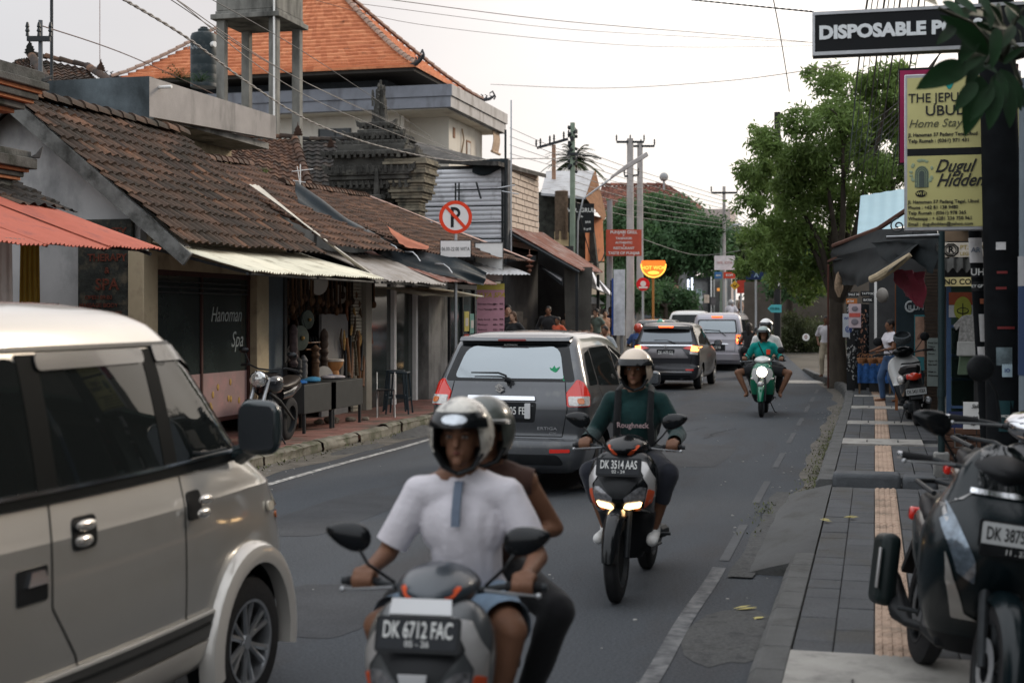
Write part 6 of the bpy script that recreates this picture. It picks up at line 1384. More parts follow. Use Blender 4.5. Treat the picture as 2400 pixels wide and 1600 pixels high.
def stripes(a,b_,c,d,n,label,cols=(0,1)):
 t=T('striped_awning',label,'awning',a);l=t.location;a,b_,c,d=[Vector(q)-l for q in(a,b_,c,d)];mb=MB()
 for k in range(n):
  p=[a.lerp(b_,k/n),a.lerp(b_,(k+1)/n),d.lerp(c,(k+1)/n),d.lerp(c,k/n)];N_=(p[1]-p[0]).cross(p[3]-p[0]).normalized()*.012
  mb.add(p+[q-N_ for q in p],[(0,1,2,3),(7,6,5,4),(0,4,5,1),(1,5,6,2),(2,6,7,3),(3,7,4,0)],cols[k%2])
 mb.build('canvas',[M('black_canvas',(.022,.024,.028),.8),M('white_canvas',(.66,.66,.68),.8)],t,0)
 f=MB();f.tube([a,b_],.02,5);f.tube([a,d],.02,5);f.tube([b_,c],.02,5);f.build('frame',EM['dark'],t);return t
stripes(at(1318,668,38.2),at(1318,652,38.2),at(1266,622,40),at(1266,626,40),2,'black and white awning edge left of the grey roller blind',(0,1))
stripes(at(1384,672,42),at(1462,706,44),at(1402,655,45.5),at(1380,622,45),5,'black and white striped awning right of the grey roller blind')
b=MB();b.prism([(0,0),(.42,-.10),(.36,-.32),(0,-.25)],at(1432,672,43.4),Vector((CA,SA,0)),Z3,(.01,-.01,0));tag(b.build('pale_flap',M('pink_white_flap',(.55,.40,.38),.8),None),'pale pink flap on the end of the striped awning','flap')if False else None
for o_ in(0,):
 b=MB();a=Vector((-8.35,38.6,3.2));ax=Vector((CA,SA,0))
 b.grid(lambda i,j:a+ax*(-.0+.78*i*(1-.12*j)+.04*j)+Vector((0,-.03*math.sin(i*7+j*2),-1.75*j)),16,16);b.grid(lambda i,j:a+ax*(-.0+.78*i*(1-.12*j)+.04*j)+Vector((.01,.01-.03*math.sin(i*7+j*2),-1.75*j)),16,16)
 bo=b.build('blind',M('woven_grey_blind',(.085,.08,.07),.9,0,.15,3,.6,120,dirt=(.06,.055,.05),dd=.4,ds=2),None,60)
 tag(bo,'dark grey woven roller blind hanging below the rusty roof','blind')
pb=T('price_board','pink spa price board with yellow heading standing by the pavement','sign',at(1150,775,32.0));pb.rotation_euler.z=YAW
b=MB();b.bb((-.31,-.02,-1.0),(.31,.02,1.02));b.build('board',M('pink_board',(.58,.30,.36),.6,0,.06),pb)
b=MB();b.bb((-.31,-.024,.92),(.31,-.018,1.06));b.build('yellow_band',M('yellow_band',(.55,.45,.10),.6),pb)
b=MB();b.text('JAYA SPA',(0,-.026,.80),X3,Z3,.155,0,.003,bold=.015,shear=.3);b.build('heading',M('ochre_letters',(.55,.40,.05),.6),pb,0)
b=MB();rn=random.Random(2)
for k,tx in enumerate(('Balinese Massage','Foot Massage','','Body Scrub','Manicure','Pedicure','Cream Bath','Hair Spa','','Reflexology','Waxing Full','Hot Stone')):
 z=.60-.115*k;b.text(tx,(-.29,-.026,z),X3,Z3,.06,0,.002,align='LEFT')
 if tx:b.text('60m   90K',(.29,-.026,z),X3,Z3,.055,0,.002,align='RIGHT',bold=.01)
b.build('lettering',LTK,pb,0)
wb_=T('notice_board','plain white board above the pink spa price board','sign',at(1146,615,32.3));wb_.rotation_euler.z=YAW
b=MB();b.bb((-.32,-.02,-.43),(.32,.02,.45));b.build('board',EM['white'],wb_);b=MB();b.tube([(-.32,-.03,.45),(.32,-.03,.45),(.32,-.03,-.43),(-.32,-.03,-.43),(-.32,-.03,.45)],.012,5);b.build('frame',EM['dark'],wb_)
 # ---- no parking sign
ps=T('parking_sign','round red-ringed no parking sign on a grey pole above a white times plate','road sign',(-7.62,25.6,.14));ps.rotation_euler.z=YAW
zc=EYE+(740-507)/126-.14;b=MB();b.tube([(0,.03,0),(0,.03,zc+.2)],.032,12);b.build('pole',EM['steel'],ps)
b=MB();q=rotm(90,0,0);b.lathe([(.001,.0),(.305,.0),(.31,-.01),(.31,.012),(.001,.012)],(0,0,zc),q,40);face_=b.build('disc',M('sign_white',(.68,.66,.64),.5,0,.04),ps)
b=MB();b.lathe([(.245,.016),(.31,.016),(.31,.010),(.245,.010),(.245,.016)],(0,0,zc),q,48);b.prism([(-.03,-.26),(.03,-.26),(.03,.26),(-.03,.26)],(0,-.022,zc),Vector((.74,0,.67)),Vector((-.67,0,.74)),(0,.006,0));b.build('red_ring',M('sign_red',(.66,.05,.015),.5,0,.04),face_)
b=MB();b.prism([(-.09,-.19),(-.035,-.19),(-.035,.19),(-.09,.19)],(0,-.0185,zc),X3,Z3,(0,.004,0))
N_=14;arc=[(-.035+.0+.125*math.sin(math.pi*k/N_),.19-.125+.0+.095*math.cos(math.pi*k/N_)*1.15+.015)for k in range(N_+1)];inn=[(-.035+.075*math.sin(math.pi*k/N_),.08+.055*math.cos(math.pi*k/N_))for k in range(N_+1)]
for k in range(N_):b.prism([arc[k],arc[k+1],inn[k+1],inn[k]],(0,-.0185,zc),X3,Z3,(0,.004,0))
b.build('letter_p',LTK,face_,0)
b=MB();b.bb((-.295,-.016,zc-.76),(.295,.0,zc-.43));b.bb((-.28,-.019,zc-.745),(.28,-.015,zc-.445),1);pl=b.build('times_plate',[LTK,M('sign_white',(.68,.66,.64))],ps)
b=MB();b.text('06.00-22.00 WITA',(0,-.021,zc-.60),X3,Z3,.098,0,.002,bold=.0,fit=.525);b.build('lettering',LTK,pl,0)
 # ---- farther left: grill house with grey sheet roof, orange wall, weave column
F=T('restaurant','restaurant with a pale sheet roof, woven column and orange corner wall','restaurant',(-9.9,46,0));fl_=F.location
def qd(b,pts,th=(.0,.15,0),mi=0):
 P_=[Vector(p)-fl_ for p in pts];th=Vector(th);b.add(P_+[p+th for p in P_],[(0,1,2,3),(7,6,5,4),(0,4,5,1),(1,5,6,2),(2,6,7,3),(3,7,4,0)],mi)
b=MB();qd(b,[at(1268,452,47),at(1372,462,47),at(1392,400,52),at(1280,401,52)],(0,0,-.08));b.build('roof',m_zinc,F,0)
b=MB();qd(b,[at(1372,462,47),at(1394,400,52),at(1418,500,50),at(1412,512,48)],(.05,0,-.08));b.build('side_thatch',M('thatch',(.20,.10,.05),.95,0,.4,8,1,40),F,0)
b=MB();qd(b,[at(1262,640,48),at(1402,640,48),at(1380,455,48),at(1262,450,48)],(0,.3,0));b.build('wall',M('dark_fernery_wall',(.05,.052,.045),.95,0,.6,5),F,0)
b=MB();qd(b,[at(1372,612,47.5),at(1414,612,49.5),at(1410,510,49.5),at(1372,500,47.5)],(0,.2,0));b.build('orange_wall',M('orange_wall',(.42,.15,.06),.85,0,.15,3,dirt=(.2,.08,.04),dd=.4),F,0)
b=MB();qd(b,[at(1366,690,47),at(1414,690,49),at(1414,615,49),at(1366,618,47)],(0,.2,0));b.build('grey_wall',M('buff_wall',(.32,.28,.22),.85,0,.2,3),F,0)
b=MB();c=at(1316,740,46.5)-fl_
for k in range(44):z=EYE+(740-562+k*2.6)/K*46.5;b.lathe([(.20,0),(.235,.018),(.20,.036)],(c.x,c.y,z),None,12)
b.build('woven_column',M('woven_rattan',(.24,.18,.13),.85,0,.35,10),F)
b=MB();b.lathe([(.24,0),(.24,.8)],(c.x,c.y,EYE+(740-600)/K*46.5),None,4,cap=True);b.build('cream_base',M('cream_plaster',(.55,.42,.24),.8),F)
gsn=T('signboard','black grill signboard with white lettering beside the greenish pole','sign',at(1362,512,46));gsn.rotation_euler.z=YAW
b=MB();b.bb((-.42,-.03,-.46),(.42,.03,.48));b.build('board',EM['blk'],gsn)
b=MB();b.text('WR. GRUL',(.0,-.034,.26),X3,Z3,.19,0,.004,bold=.02);[b.text(tx,(x_,-.034,z),X3,Z3,.10,0,.004,bold=.015)for tx,x_,z in(('cafe',-.02,.06),('BAR',.22,-.12),('& grill',.2,-.34))];b.build('lettering',LTW,gsn,0)
def pole(px,y0,D,r,label,m_,arms=(),ins=(),name='utility_pole',base=None,lean=0):
 p=at(px,740,D);zb=zr(p.y)-.05;t=T(name,label,'utility pole',(p.x,p.y,zb));h=EYE+(740-y0)/K*D-zb;t.rotation_euler.z=YAW
 b=MB();b.tube([(0,0,0),(lean*.5,0,h*.5),(lean,0,h)],[r,r*.85,r*.7],12);b.build('pole',m_,t)
 for(z,x0,x1,rise)in arms:
  b=MB();zz_=h-z;b.box((lean+(x0+x1)/2,-.06,zz_+rise/2),(x1-x0,.08,.09),rotm(0,-math.degrees(math.atan2(rise,x1-x0)),0));b.build('cross_arm',EM['dark'],t)
  if ins:
   b=MB()
   for f in ins:x=x0+(x1-x0)*f;b.lathe([(.001,0),(.035,.01),(.025,.08),(.045,.10),(.025,.16),(.04,.18),(.02,.26),(.001,.27)],(lean+x,-.06,zz_+.04+rise*f),None,8)
   b.build('insulators',EM['dark'],t)
 return t,h
m_pc=M('pole_concrete',(.40,.37,.35),.85,0,.12,3,dirt=(.25,.23,.21),dd=.4,ds=2,dst=(1,1,.2));m_pg=M('pale_green_pole',(.20,.25,.19),.7,0,.2,4)
t,h=pole(1342,288,45,.11,'pale green utility pole bristling with brackets in front of the restaurant',m_pg)
b=MB();rn=random.Random(9)
for k in range(26):z=h-.15-k*.055;a=rn.uniform(0,6.28);b.box((.10*math.cos(a),.10*math.sin(a),z),(.10,.12,.08),rotm(rn.uniform(0,60),0,math.degrees(a)))
for z in(h-1.0,h-4.9,h-5.3,h-5.7):b.box((0,0,z),(.34,.34,.08))
b.tube([(0,-.1,h-1.0),(.55,-.1,h-1.05),(.9,-.1,h-1.15)],.02,5);b.build('brackets',EM['dark'],t)
b=MB();b.tube([(.15,0,h-4.4),(.17,0,h-3.1),(.34,.0,h-2.4),(1.35,0,h-1.66)],.028,8);la=b.build('lamp_arm',EM['steel'],t);b=MB();b.loft([[(x,y,z)for x,y,z in[(1.2,-.05,h-1.78),(1.2,.05,h-1.78),(1.2,.05,h-1.70),(1.2,-.05,h-1.70)]],[(1.7,-.10,h-1.48),(1.7,.10,h-1.48),(1.66,.10,h-1.34),(1.66,-.10,h-1.34)],[(2.4,-.08,h-1.05),(2.4,.08,h-1.05),(2.34,.08,h-.92),(2.34,-.08,h-.92)]]);b.build('street_lamp_head',M('lamp_grey',(.40,.37,.35),.6),la,bev=.02)
t,h=pole(1298,340,50,.10,'short pole with a six-insulator cross arm before the palm',M('brownish_pole',(.30,.18,.12),.8),[(.12,-.62,.52,.33)],(0,.13,.42,.55,.85,1))
t,h=pole(1477,325,60,.19,'front one of the paired concrete utility poles',m_pc,[(.15,-.58,.58,.0),(1.6,-.25,.35,.05)],(0,.5,1),lean=-.0)
t,h=pole(1500,335,61.5,.17,'back one of the paired concrete utility poles',m_pc,[(.15,-.55,.62,.0)],(0,.5,1))
t,h=pole(1697,437,66,.10,'slim concrete utility pole with one short cross arm',m_pc,[(.3,-.6,.6,.0)],(0,1))
t,h=pole(1429,470,47,.13,'grey concrete pole carrying the red grill signboard',M('grey_conc_pole',(.26,.25,.25),.85,0,.15,3))
rd=T('signboard','red restaurant signboard with white lettering on the grey concrete pole','sign',at(1462,569,46.5));rd.rotation_euler.z=YAW;rd['label']='rust red grill signboard with white lettering hung on the grey concrete pole'
b=MB();b.bb((-.58,-.03,-.43),(.58,.03,.43));b.build('board',M('brick_red_board',(.45,.08,.045),.6,0,.1),rd)
b=MB();[b.text(tx,(.0,-.034,z),X3,Z3,s_,0,.004,bold=.02)for tx,z,s_ in(('PUNJABI GRILL',.34,.135),('BY',.24,.06),('TANDOORI',.14,.10),('AUTHENTIC',0,.10),('&',-.09,.07),('RESTAURANT',-.18,.11),('TASTE OF PUNJAB',-.34,.125))];b.build('lettering',LTW,rd,0)
pm=T('palm_tree','coconut palm crown showing above the pale sheet roof','palm',at(1345,740,62));pm.location.z=0
b=MB();zt=EYE+(740-372)/K*62;b.tube([(0,0,0),(.2,0,zt*.5),(0,0,zt)],[.2,.16,.13],8);b.build('trunk',EM['wood'],pm)
b=MB();rn=random.Random(8)
for k in range(60):
 a=rn.uniform(0,6.28);e=rn.uniform(-.5,1.2);L_=rn.uniform(1.0,1.7);d=Vector((math.cos(a)*math.cos(e),math.sin(a)*math.cos(e),math.sin(e)))
 for q in range(26):
  t_=q/26;c=Vector((0,0,zt))+d*L_*t_+Vector((0,0,-.55*L_*t_*t_));s_=Vector((-math.sin(a),math.cos(a),0))
  for sg in(-1,1):leafq(b,c,.36*(1-t_*.6),.055,s_*sg+d*.7+Vector((0,0,-.5)),(0,0,1))
b.build('crown',M('palm_leaf',(.06,.085,.04),.6,0,.2,island=.6,translucent=.25),pm,0)
  # ---- trees
def crown(name,parent,clumps,n,ls,m_,seed=1,spread=.33,droop=.3,lw=.38):
 """leaf faces scattered through a set of clumps: (x,y,z, radius)"""
 rs=np.random.RandomState(seed);C=np.array(clumps,float);wgt=C[:,3]**2;wgt/=wgt.sum()
 k=rs.choice(len(C),n,p=wgt);cen=C[k,:3];rad=C[k,3:4]
 d=rs.normal(size=(n,3));d/=np.linalg.norm(d,axis=1)[:,None];rr=rs.uniform(.35,1.05,(n,1))**.6
 tw=rs.normal(size=(len(C)*22,3));tw/=np.linalg.norm(tw,axis=1)[:,None];tw*=rs.uniform(.5,1.0,(len(tw),1))
 ti=k*22+rs.randint(0,22,n);base=cen+tw[ti]*rad*np.array([1,1,.85]);p=base+rs.normal(size=(n,3))*rad*spread*np.array([1,1,.75])
 dirs=rs.normal(size=(n,3));dirs[:,2]-=droop;dirs/=np.linalg.norm(dirs,axis=1)[:,None]
 up=rs.normal(size=(n,3));sd=np.cross(dirs,up);sd/=np.linalg.norm(sd,axis=1)[:,None]
 L_=ls*rs.uniform(.6,1.3,(n,1));W_=L_*lw
 v=np.stack([p,p+dirs*L_*.5+sd*W_/2,p+dirs*L_,p+dirs*L_*.5-sd*W_/2],1).reshape(-1,3)
 me=bpy.data.meshes.new(name);me.vertices.add(4*n);me.vertices.foreach_set('co',v.ravel());me.loops.add(4*n);me.loops.foreach_set('vertex_index',np.arange(4*n,dtype=np.int32))
 me.polygons.add(n);me.polygons.foreach_set('loop_start',np.arange(0,4*n,4,dtype=np.int32));me.polygons.foreach_set('loop_total',np.full(n,4,np.int32));me.update(calc_edges=True);me.materials.append(m_)
 return raw(me,name,parent)
def leafm(name,c,tr=.35,isl=.55):return M(name,c,.55,0,.35,.9,island=isl,translucent=tr,spec=.3)
LM=leafm('bright_leaf',(.13,.195,.052),.45);LD=leafm('deep_leaf',(.06,.12,.05),.4);LG=leafm('mid_leaf',(.10,.15,.055),.42)
def tree(name,label,base,clumps,n,ls,m_,trunk_r=.2,seed=1,group='trees',limbs=6,tb_=None,lean=(0,0),**kw):
 t=T(name,label,'tree',base,0,group);zc=min(c[2]for c in clumps);rn=random.Random(seed);b=MB();top=Vector((lean[0],lean[1],zc*.9))
 b.tube([(0,0,0),(.05,0,.25),(lean[0]*.4,lean[1]*.4,zc*.45),top],[trunk_r*1.5,trunk_r*1.05,trunk_r*.9,trunk_r*.75],12)
 for c in sorted(clumps,key=lambda c:-c[3])[:limbs]:
  e_=Vector(c[:3]);m1=top.lerp(e_,.45)+Vector((rn.uniform(-.2,.2),rn.uniform(-.2,.2),rn.uniform(0,.4)));b.tube([top-Vector((0,0,.2)),m1,e_],[trunk_r*.5,trunk_r*.3,trunk_r*.1],7)
  for q in range(4):d=Vector((rn.uniform(-1,1),rn.uniform(-1,1),rn.uniform(-.3,1))).normalized()*c[3]*.9;b.tube([e_.lerp(m1,.3),e_+d*.5,e_+d],[trunk_r*.13,trunk_r*.08,trunk_r*.04],5)
 for v_i in range(len(b.v)):v=Vector(b.v[v_i]);b.v[v_i]=tuple(v+Vector((1,1,0))*.03*noise.noise(v*3))
 b.build('trunk',tb_ or M('dark_bark',(.055,.045,.035),.95,0,.35,5,1,25,stretch=(1,1,.3)),t,60);crown('crown',t,clumps,n,ls,m_,seed,**kw);return t
def clat(pts,D,base,jit=1.0,seed=0):
 rn=random.Random(seed);o=[]
 for px,py,r in pts:p=at(px,py,D+rn.uniform(-jit,jit))-Vector(base);o.append((p.x,p.y,p.z,r/K*D))
 return o
bs_=at(1962,740,36.5);bs_.z=0
pts=[(1950,190,45),(2010,230,60),(2090,200,60),(2140,290,60),(1930,270,40),(1870,290,45),(1800,330,42),(1775,390,40),(1850,370,55),(1930,370,70),(2020,340,75),(2100,390,70),(1790,450,38),(1860,460,60),(1950,470,75),(2040,400,50),(1880,540,60),(1960,560,65),(1800,520,30),(1850,600,40),(1930,620,45),(1975,280,60),(2060,300,60),(1765,300,14),(1782,345,25),(2170,400,50),(2200,400,60),(1900,170,20),(1900,660,40),(1820,560,45),(1850,520,55),(2180,230,50),(1900,400,50),(1750,420,18),(1790,600,40),(1835,640,40),(1880,680,35),(1765,555,30),(1760,480,36),(1748,400,26),(1800,420,45),(1850,420,40),(1740,620,26),(2150,330,60),(2120,250,50),(2210,300,60),(2060,210,45)]
tree('street_tree','big leafy street tree rooted at the right kerb, its crown over the pavement',bs_,clat(pts,36,bs_,2.4,3),56000,.17,LM,.24,3,limbs=14,lw=.30,droop=.6,spread=.19)
def far_tree(label,px,D,pts,n,ls,m_,seed,r=.25,**kw):
 b_=at(px,740,D);b_.z=zr(b_.y)-.1;return tree('street_tree',label,b_,clat(pts,D,b_,2.0,seed),n,ls,m_,r,seed,limbs=5,**kw)
far_tree('dark spreading tree in the middle distance behind the orange neon sign',1560,68,[(1480,520,45),(1540,500,40),(1600,520,50),(1650,545,45),(1500,580,55),(1570,580,60),(1640,590,50),(1450,520,30),(1690,560,35),(1440,590,35),(1545,640,30),(1590,492,22),(1510,490,20)],26000,.30,LD,12)
far_tree('bushy tree low behind the small orange pole',1560,62,[(1500,690,34),(1550,700,40),(1600,700,30),(1450,660,30),(1470,700,30)],9000,.20,LD,13,.12)
far_tree('lighter green tree right of the far utility pole',1760,74,[(1720,560,35),(1760,580,45),(1800,560,40),(1740,620,35),(1790,640,40),(1700,600,25)],15000,.26,LG,14,.2)
far_tree('dark tree behind the black utility pole',1850,56,[(1830,600,45),(1870,640,50),(1840,670,35),(1900,600,50),(1930,650,40),(1885,560,40)],14000,.22,LD,15,.18)
far_tree('tree crown filling the gap above the left restaurant yard',1420,75,[(1410,560,30),(1440,640,35),(1420,680,30)],6000,.26,LD,16,.15)
far_tree('distant tree closing the end of the street',1650,105,[(1560,640,40),(1620,620,40),(1680,600,40),(1740,620,40),(1500,620,40),(1450,600,35),(1800,600,50),(1870,620,50),(1940,640,50),(1990,600,60)],18000,.42,LD,17,.3)
hb_=at(1890,740,55);hb_.z=0;hd=T('hedge','dark hedge and shrubs along the wall at the right bend','hedge',hb_)
crown('foliage',hd,clat([(1835,790,30),(1860,800,35),(1900,805,35),(1935,800,35),(1880,770,30),(1850,750,22),(1920,770,28)],54,hb_,1.0,5),11000,.12,leafm('hedge_leaf',(.05,.062,.025)),5)
b=MB();p=at(1830,850,52);q=at(1990,850,50);b.bb((p.x-hb_.x,p.y-hb_.y,0),(q.x-hb_.x,p.y-hb_.y+.3,.35));b.build('planter',EM['conc'],hd)
nd=at(1889,790,52);b=MB();b.lathe([(.001,0),(.13,0),(.13,.02),(.001,.02)],nd,rotm(90,0,0),24);nn=b.build('number_disc',EM['white'],None);tag(nn,'small white oval disc on the dark hedge','sign')
b=MB();b.text('0',nd+Vector((0,-.02,0)),X3,Z3,.2,0,.004,bold=.02);b.build('lettering',M('brown_print',(.2,.06,.04),.6),nn,0)
bw=T('garden_wall','brown-grey garden wall behind the hedge on the right','wall',at(1940,740,60));bw.location.z=0;b=MB();b.bb((-3.5,0,0),(5,.25,3.3));b.build('wall',M('brown_wall',(.10,.085,.07),.9,0,.2,1.5),bw)
 # ---- the far end: red-roofed house, cafe fronts, signs
rh=T('house','long house with an old red tiled hipped roof at the end of the street','house',at(1530,740,92));rh.location.z=0;l=rh.location
b=MB();E0,E1,R0,R1=at(1395,500,90),at(1625,508,90),at(1410,436,96),at(1558,436,96)
tiles(b,E0-l,E1-l,R0-l,R1-l,sd=50,tw=.4,rh=.42,amp=.03,stp=.05,seg=4);tiles(b,E1-l,at(1690,512,99)-l,R1-l,R1-l+Vector((.3,.1,0)),sd=51,tw=.4,rh=.42,seg=4)
caps(b,R0-l,R1-l,.18,.6);caps(b,E1-l,R1-l,.15,.6);tbuild(b,'roof',[MT('red_roof_tile',[(0,(.12,.05,.035)),(.6,(.20,.075,.05)),(1,(.30,.12,.08))],moss=(.06,.035,.028),mossa=.4)],rh)
b=MB();b.prism([(0,0),(7.6,0),(7.6,7),(0,7)],at(1400,740,91.5)-l+Vector((0,0,-1.8)),Vector((CA,SA,0)),Z3,(0,3,0));b.build('wall',M('pale_band_wall',(.40,.36,.32),.9),rh)
b=MB();s_=K/92
c=at(1556,415,95)-l;b.ell(c,.3,None,12,8);b.tube([c,c-Vector((0,0,.9))],.07,6);b.build('finial',M('grey_finial',(.3,.3,.3),.8),rh)
pr=T('house','pale parapet house just right of the red-roofed house','house',at(1668,740,93));pr.location.z=0;b=MB();b.bb((-1.8,0,0),(1.2,4,EYE+(740-490)/K*93));b.build('wall',M('pale_pink_wall',(.45,.38,.35),.9),pr)
cf=T('cafe','grey cafe front with black frames and a lit oval sign at the junction','cafe',at(1640,740,84));cf.location.z=zr(80)-.1;cf.rotation_euler.z=YAW;s84=84/K
def cz(y):return EYE+(740-y)*s84-cf.location.z
def cx(px):return(px-1640)*s84
b=MB();b.bb((cx(1600),.2,0),(cx(1715),4,cz(600)));b.build('wall',M('cafe_wall',(.16,.16,.155),.8,0,.2),cf)
b=MB();b.bb((cx(1612),0,cz(655)),(cx(1668),.2,cz(628)));b.bb((cx(1660),-.05,0),(cx(1668),.2,cz(590)));b.bb((cx(1640),-.03,cz(629)),(cx(1668),.2,cz(622)));b.build('frame',EM['dark'],cf,0)
b=MB();b.bb((cx(1664),-.3,0),(cx(1667),-.25,cz(588)));b.bb((cx(1640),-.3,cz(590)),(cx(1667),-.25,cz(586)));b.build('pale_post',EM['white'],cf,0)
b=MB();b.bb((cx(1645),.1,cz(615)),(cx(1662),.15,cz(592)));b.build('white_screen',EM['white'],cf)
b=MB();b.ell((cx(1639),-.1,cz(642)),(.26,.06,.18));b.build('oval_sign',M('lit_oval',(.9,.8,.78),.4,emit=(1,.85,.8),es=.7),cf)
for px,y0,y1 in((1611,655,700),(1620,652,680)):
 b=MB();b.tube([(cx(px),-.4,cz(y1)),(cx(px),-.4,cz(y0))],.05,6);b.build('tube_light',M('cool_tube',(.8,.85,1),.4,emit=(.75,.82,1),es=2.2),cf)
for px,y,c_ in((1636,687,(.3,.38,.38)),(1638,702,(.38,.42,.40)),(1653,700,(.5,.4,.32)),(1668,705,(.10,.09,.09)),(1606,692,(.42,.22,.14))):
 b=MB();b.bb((cx(px-6),-.6,cz(y+10)),(cx(px+6),-.55,cz(y-9)));b.build('notice',M('notice%d'%px,c_,.7,0,.3,6),cf)
b=MB();b.bb((cx(1688),-.1,0),(cx(1692),.1,cz(655)));b.bb((cx(1700),-.1,0),(cx(1704),.1,cz(655)));b.bb((cx(1672),-.08,0),(cx(1675),.1,cz(655)));b.build('door_frames',M('pale_frame',(.4,.4,.38),.7),cf,0)
b=MB();b.bb((cx(1680),-.12,cz(682)),(cx(1701),-.05,cz(675)));b.build('amber_band',M('amber_band',(.6,.25,.06),.6,emit=(1,.4,.1),es=.3),cf)
b=MB();b.bb((cx(1684),-.8,0),(cx(1702),-.4,cz(706)));b.build('counter',M('pale_counter',(.4,.4,.38),.8),cf)
cf2=T('cafe','dim timber cafe with hanging lamps behind the roadside trees','cafe',at(1570,740,86));cf2.location.z=zr(80)-.1;cf2.rotation_euler.z=YAW
b=MB();b.bb((-5.2,.3,0),(.7,4,3.2));b.build('wall',M('dim_timber',(.06,.05,.042),.9,0,.5,1.5),cf2);b=MB();b.bb((-5.4,-.4,3.2),(.8,4.2,3.35));b.build('roof',EM['blk'],cf2)
b=MB();b.bb((-.6+.0,-.1,1.85),(.5,0,2.15));b.build('timber_sign',M('pinkish_sign',(.5,.28,.2),.7,0,.3,9),cf2)
for x,y in((-.5,672),(-.05,671),(-3.9,704)):
 b=MB();b.ell((x,-.5,EYE+(740-y)*86/K-cf2.location.z),.075);b.build('lamp_bulb',M('white_bulb',(1,1,1),.4,emit=(.9,1,.97),es=6),cf2)
cf3=T('building','pale building with a stone gate pillar far behind the round red sign','building',at(1480,740,88));cf3.location.z=zr(80)-.1;cf3.rotation_euler.z=YAW
b=MB();b.bb((-.2,0,0),(.45,1,EYE+(740-620)*88/K));b.bb((-.6,-.1,EYE+(740-640)*88/K-2),(.6,1.1,EYE+(740-628)*88/K-1.75));b.bb((-2.6,.5,0),(-.2,1.5,3.2));b.build('wall',M('pale_brown_wall',(.38,.30,.25),.9,0,.3,2),cf3)
def signpost(px,y,D,w_,h_,m_,label,txt=None,tm=None,ts=.2,polem=None,shape='box',name='signboard',top=False,rot=0,pole_=True,txt2=None):
 p=at(px,y,D);g=zr(p.y)-.05;t=T(name,label,'sign',(p.x,p.y,g));t.rotation_euler.z=YAW;z=p.z-g
 if pole_:b=MB();b.tube([(0,.05,0),(0,.05,z)],.05,8);b.build('post',polem or EM['steel'],t)
 b=MB()
 if shape=='box':b.bb((-w_/2,-.05,z-h_/2),(w_/2,.0,z+h_/2))
 elif shape=='disc':b.lathe([(.001,-.03),(w_/2,-.03),(w_/2,.03),(.001,.03)],(0,-.03,z),rotm(90,0,0),32)
 elif shape=='half':b.prism([(w_/2*math.cos(a),w_/2*math.sin(a)+w_*.12)for a in[math.pi*.88+math.pi*1.24*k/24 for k in range(25)]],(0,0,z),X3,Z3,(0,-.08,0))
 elif shape=='diamond':b.prism([(0,-w_/2),(w_/2,0),(0,w_/2),(-w_/2,0)],(0,0,z),X3,Z3,(0,-.03,0))
 elif shape=='arrow':b.prism([(-w_/2,0),(-w_/2+h_*.5,h_/2),(w_/2,h_/2),(w_/2,-h_/2),(-w_/2+h_*.5,-h_/2)],(0,0,z),X3,Z3,(0,-.04,0))
 o=b.build('board',m_,t)
 if txt:
  b=MB();b.text(txt,(0,-.095 if shape=='half' else-.068 if shape=='disc' else-.055,z+(.0 if not txt2 else h_*.12)),X3,Z3,ts,0,.01,bold=.02)
  if txt2:b.text(txt2,(0,-.055,z-h_*.25),X3,Z3,ts*.7,0,.01,bold=.02)
  b.build('lettering',tm or LTW,o,0)
 return t,z
t,z=signpost(1531,628,58,1.0,.8,M('lit_orange_sign',(.8,.2,.03),.5,emit=(1,.13,.015),es=.8),'glowing orange half-round sign on a tall orange post','HOT WOK',M('lit_yellow',(.9,.6,.1),.5,emit=(1,.45,.06),es=1.1),.20,M('orange_post',(.35,.15,.04),.6),'half')
b=MB();R_=.5;b.tube([(R_*math.cos(a),-.10,z+.12+R_*math.sin(a))for a in[math.pi*.97+math.pi*1.06*k/20 for k in range(21)]],.028,6);b.build('neon_rim',M('lit_yellow',(.9,.6,.1)),t);b=MB();b.ell((0,-.1,z-.20),(.24,.02,.075));b.build('yellow_oval',M('lit_yellow',(.9,.6,.1)),t)
t,z=signpost(1507,666,59,.55,.5,M('bright_red_sign',(.60,.02,.025),.5),'round red sign with a white roundel near the orange sign',None,None,.2,None,'disc')
b=MB();b.lathe([(.001,-.01),(.12,-.01),(.12,.01),(.001,.01)],(0,-.075,z+.02),rotm(90,0,0),24);b.bb((-.18,-.075,z-.17),(.18,-.065,z-.10));b.build('roundel',EM['white'],t)
signpost(1698,616,64,.92,.64,M('pale_pink_white_board',(.62,.56,.55),.6),'large pale signboard on the slim post above the blue and red signs','WR. KITA',M('faint_red_print',(.5,.3,.28),.6),.16)
signpost(1683,645,63.8,.33,.30,M('blue_board',(.05,.14,.30),.5),'small blue sign under the large pale signboard','atm',LTW,.14,pole_=False)
signpost(1709,645,63.8,.52,.28,M('orange_red_board',(.55,.06,.03),.5),'small orange-red sign right of the blue one','KOPI',LTW,.14,pole_=False)
t,z=signpost(1722,669,66,.44,.4,M('yellow_road_sign',(.60,.32,.03),.5),'yellow diamond road sign with a black arrow',None,None,.2,None,'diamond','road_sign')
b=MB();b.prism([(-.08,.05),(0,-.03),(.10,.07),(.10,.03),(0,-.09),(-.08,0)],(0,-.04,z),X3,Z3,(0,-.006,0));b.build('arrow',LTK,t,0)
signpost(1737,672,68,.40,.62,M('red_banner',(.45,.05,.03),.6),'red banner behind the yellow diamond sign',None)
signpost(1772,645,60,.85,.36,M('navy_banner',(.02,.035,.09),.6),'navy blue banner half hidden by leaves','A',M('pale_blue_letter',(.3,.4,.5),.6),.28)
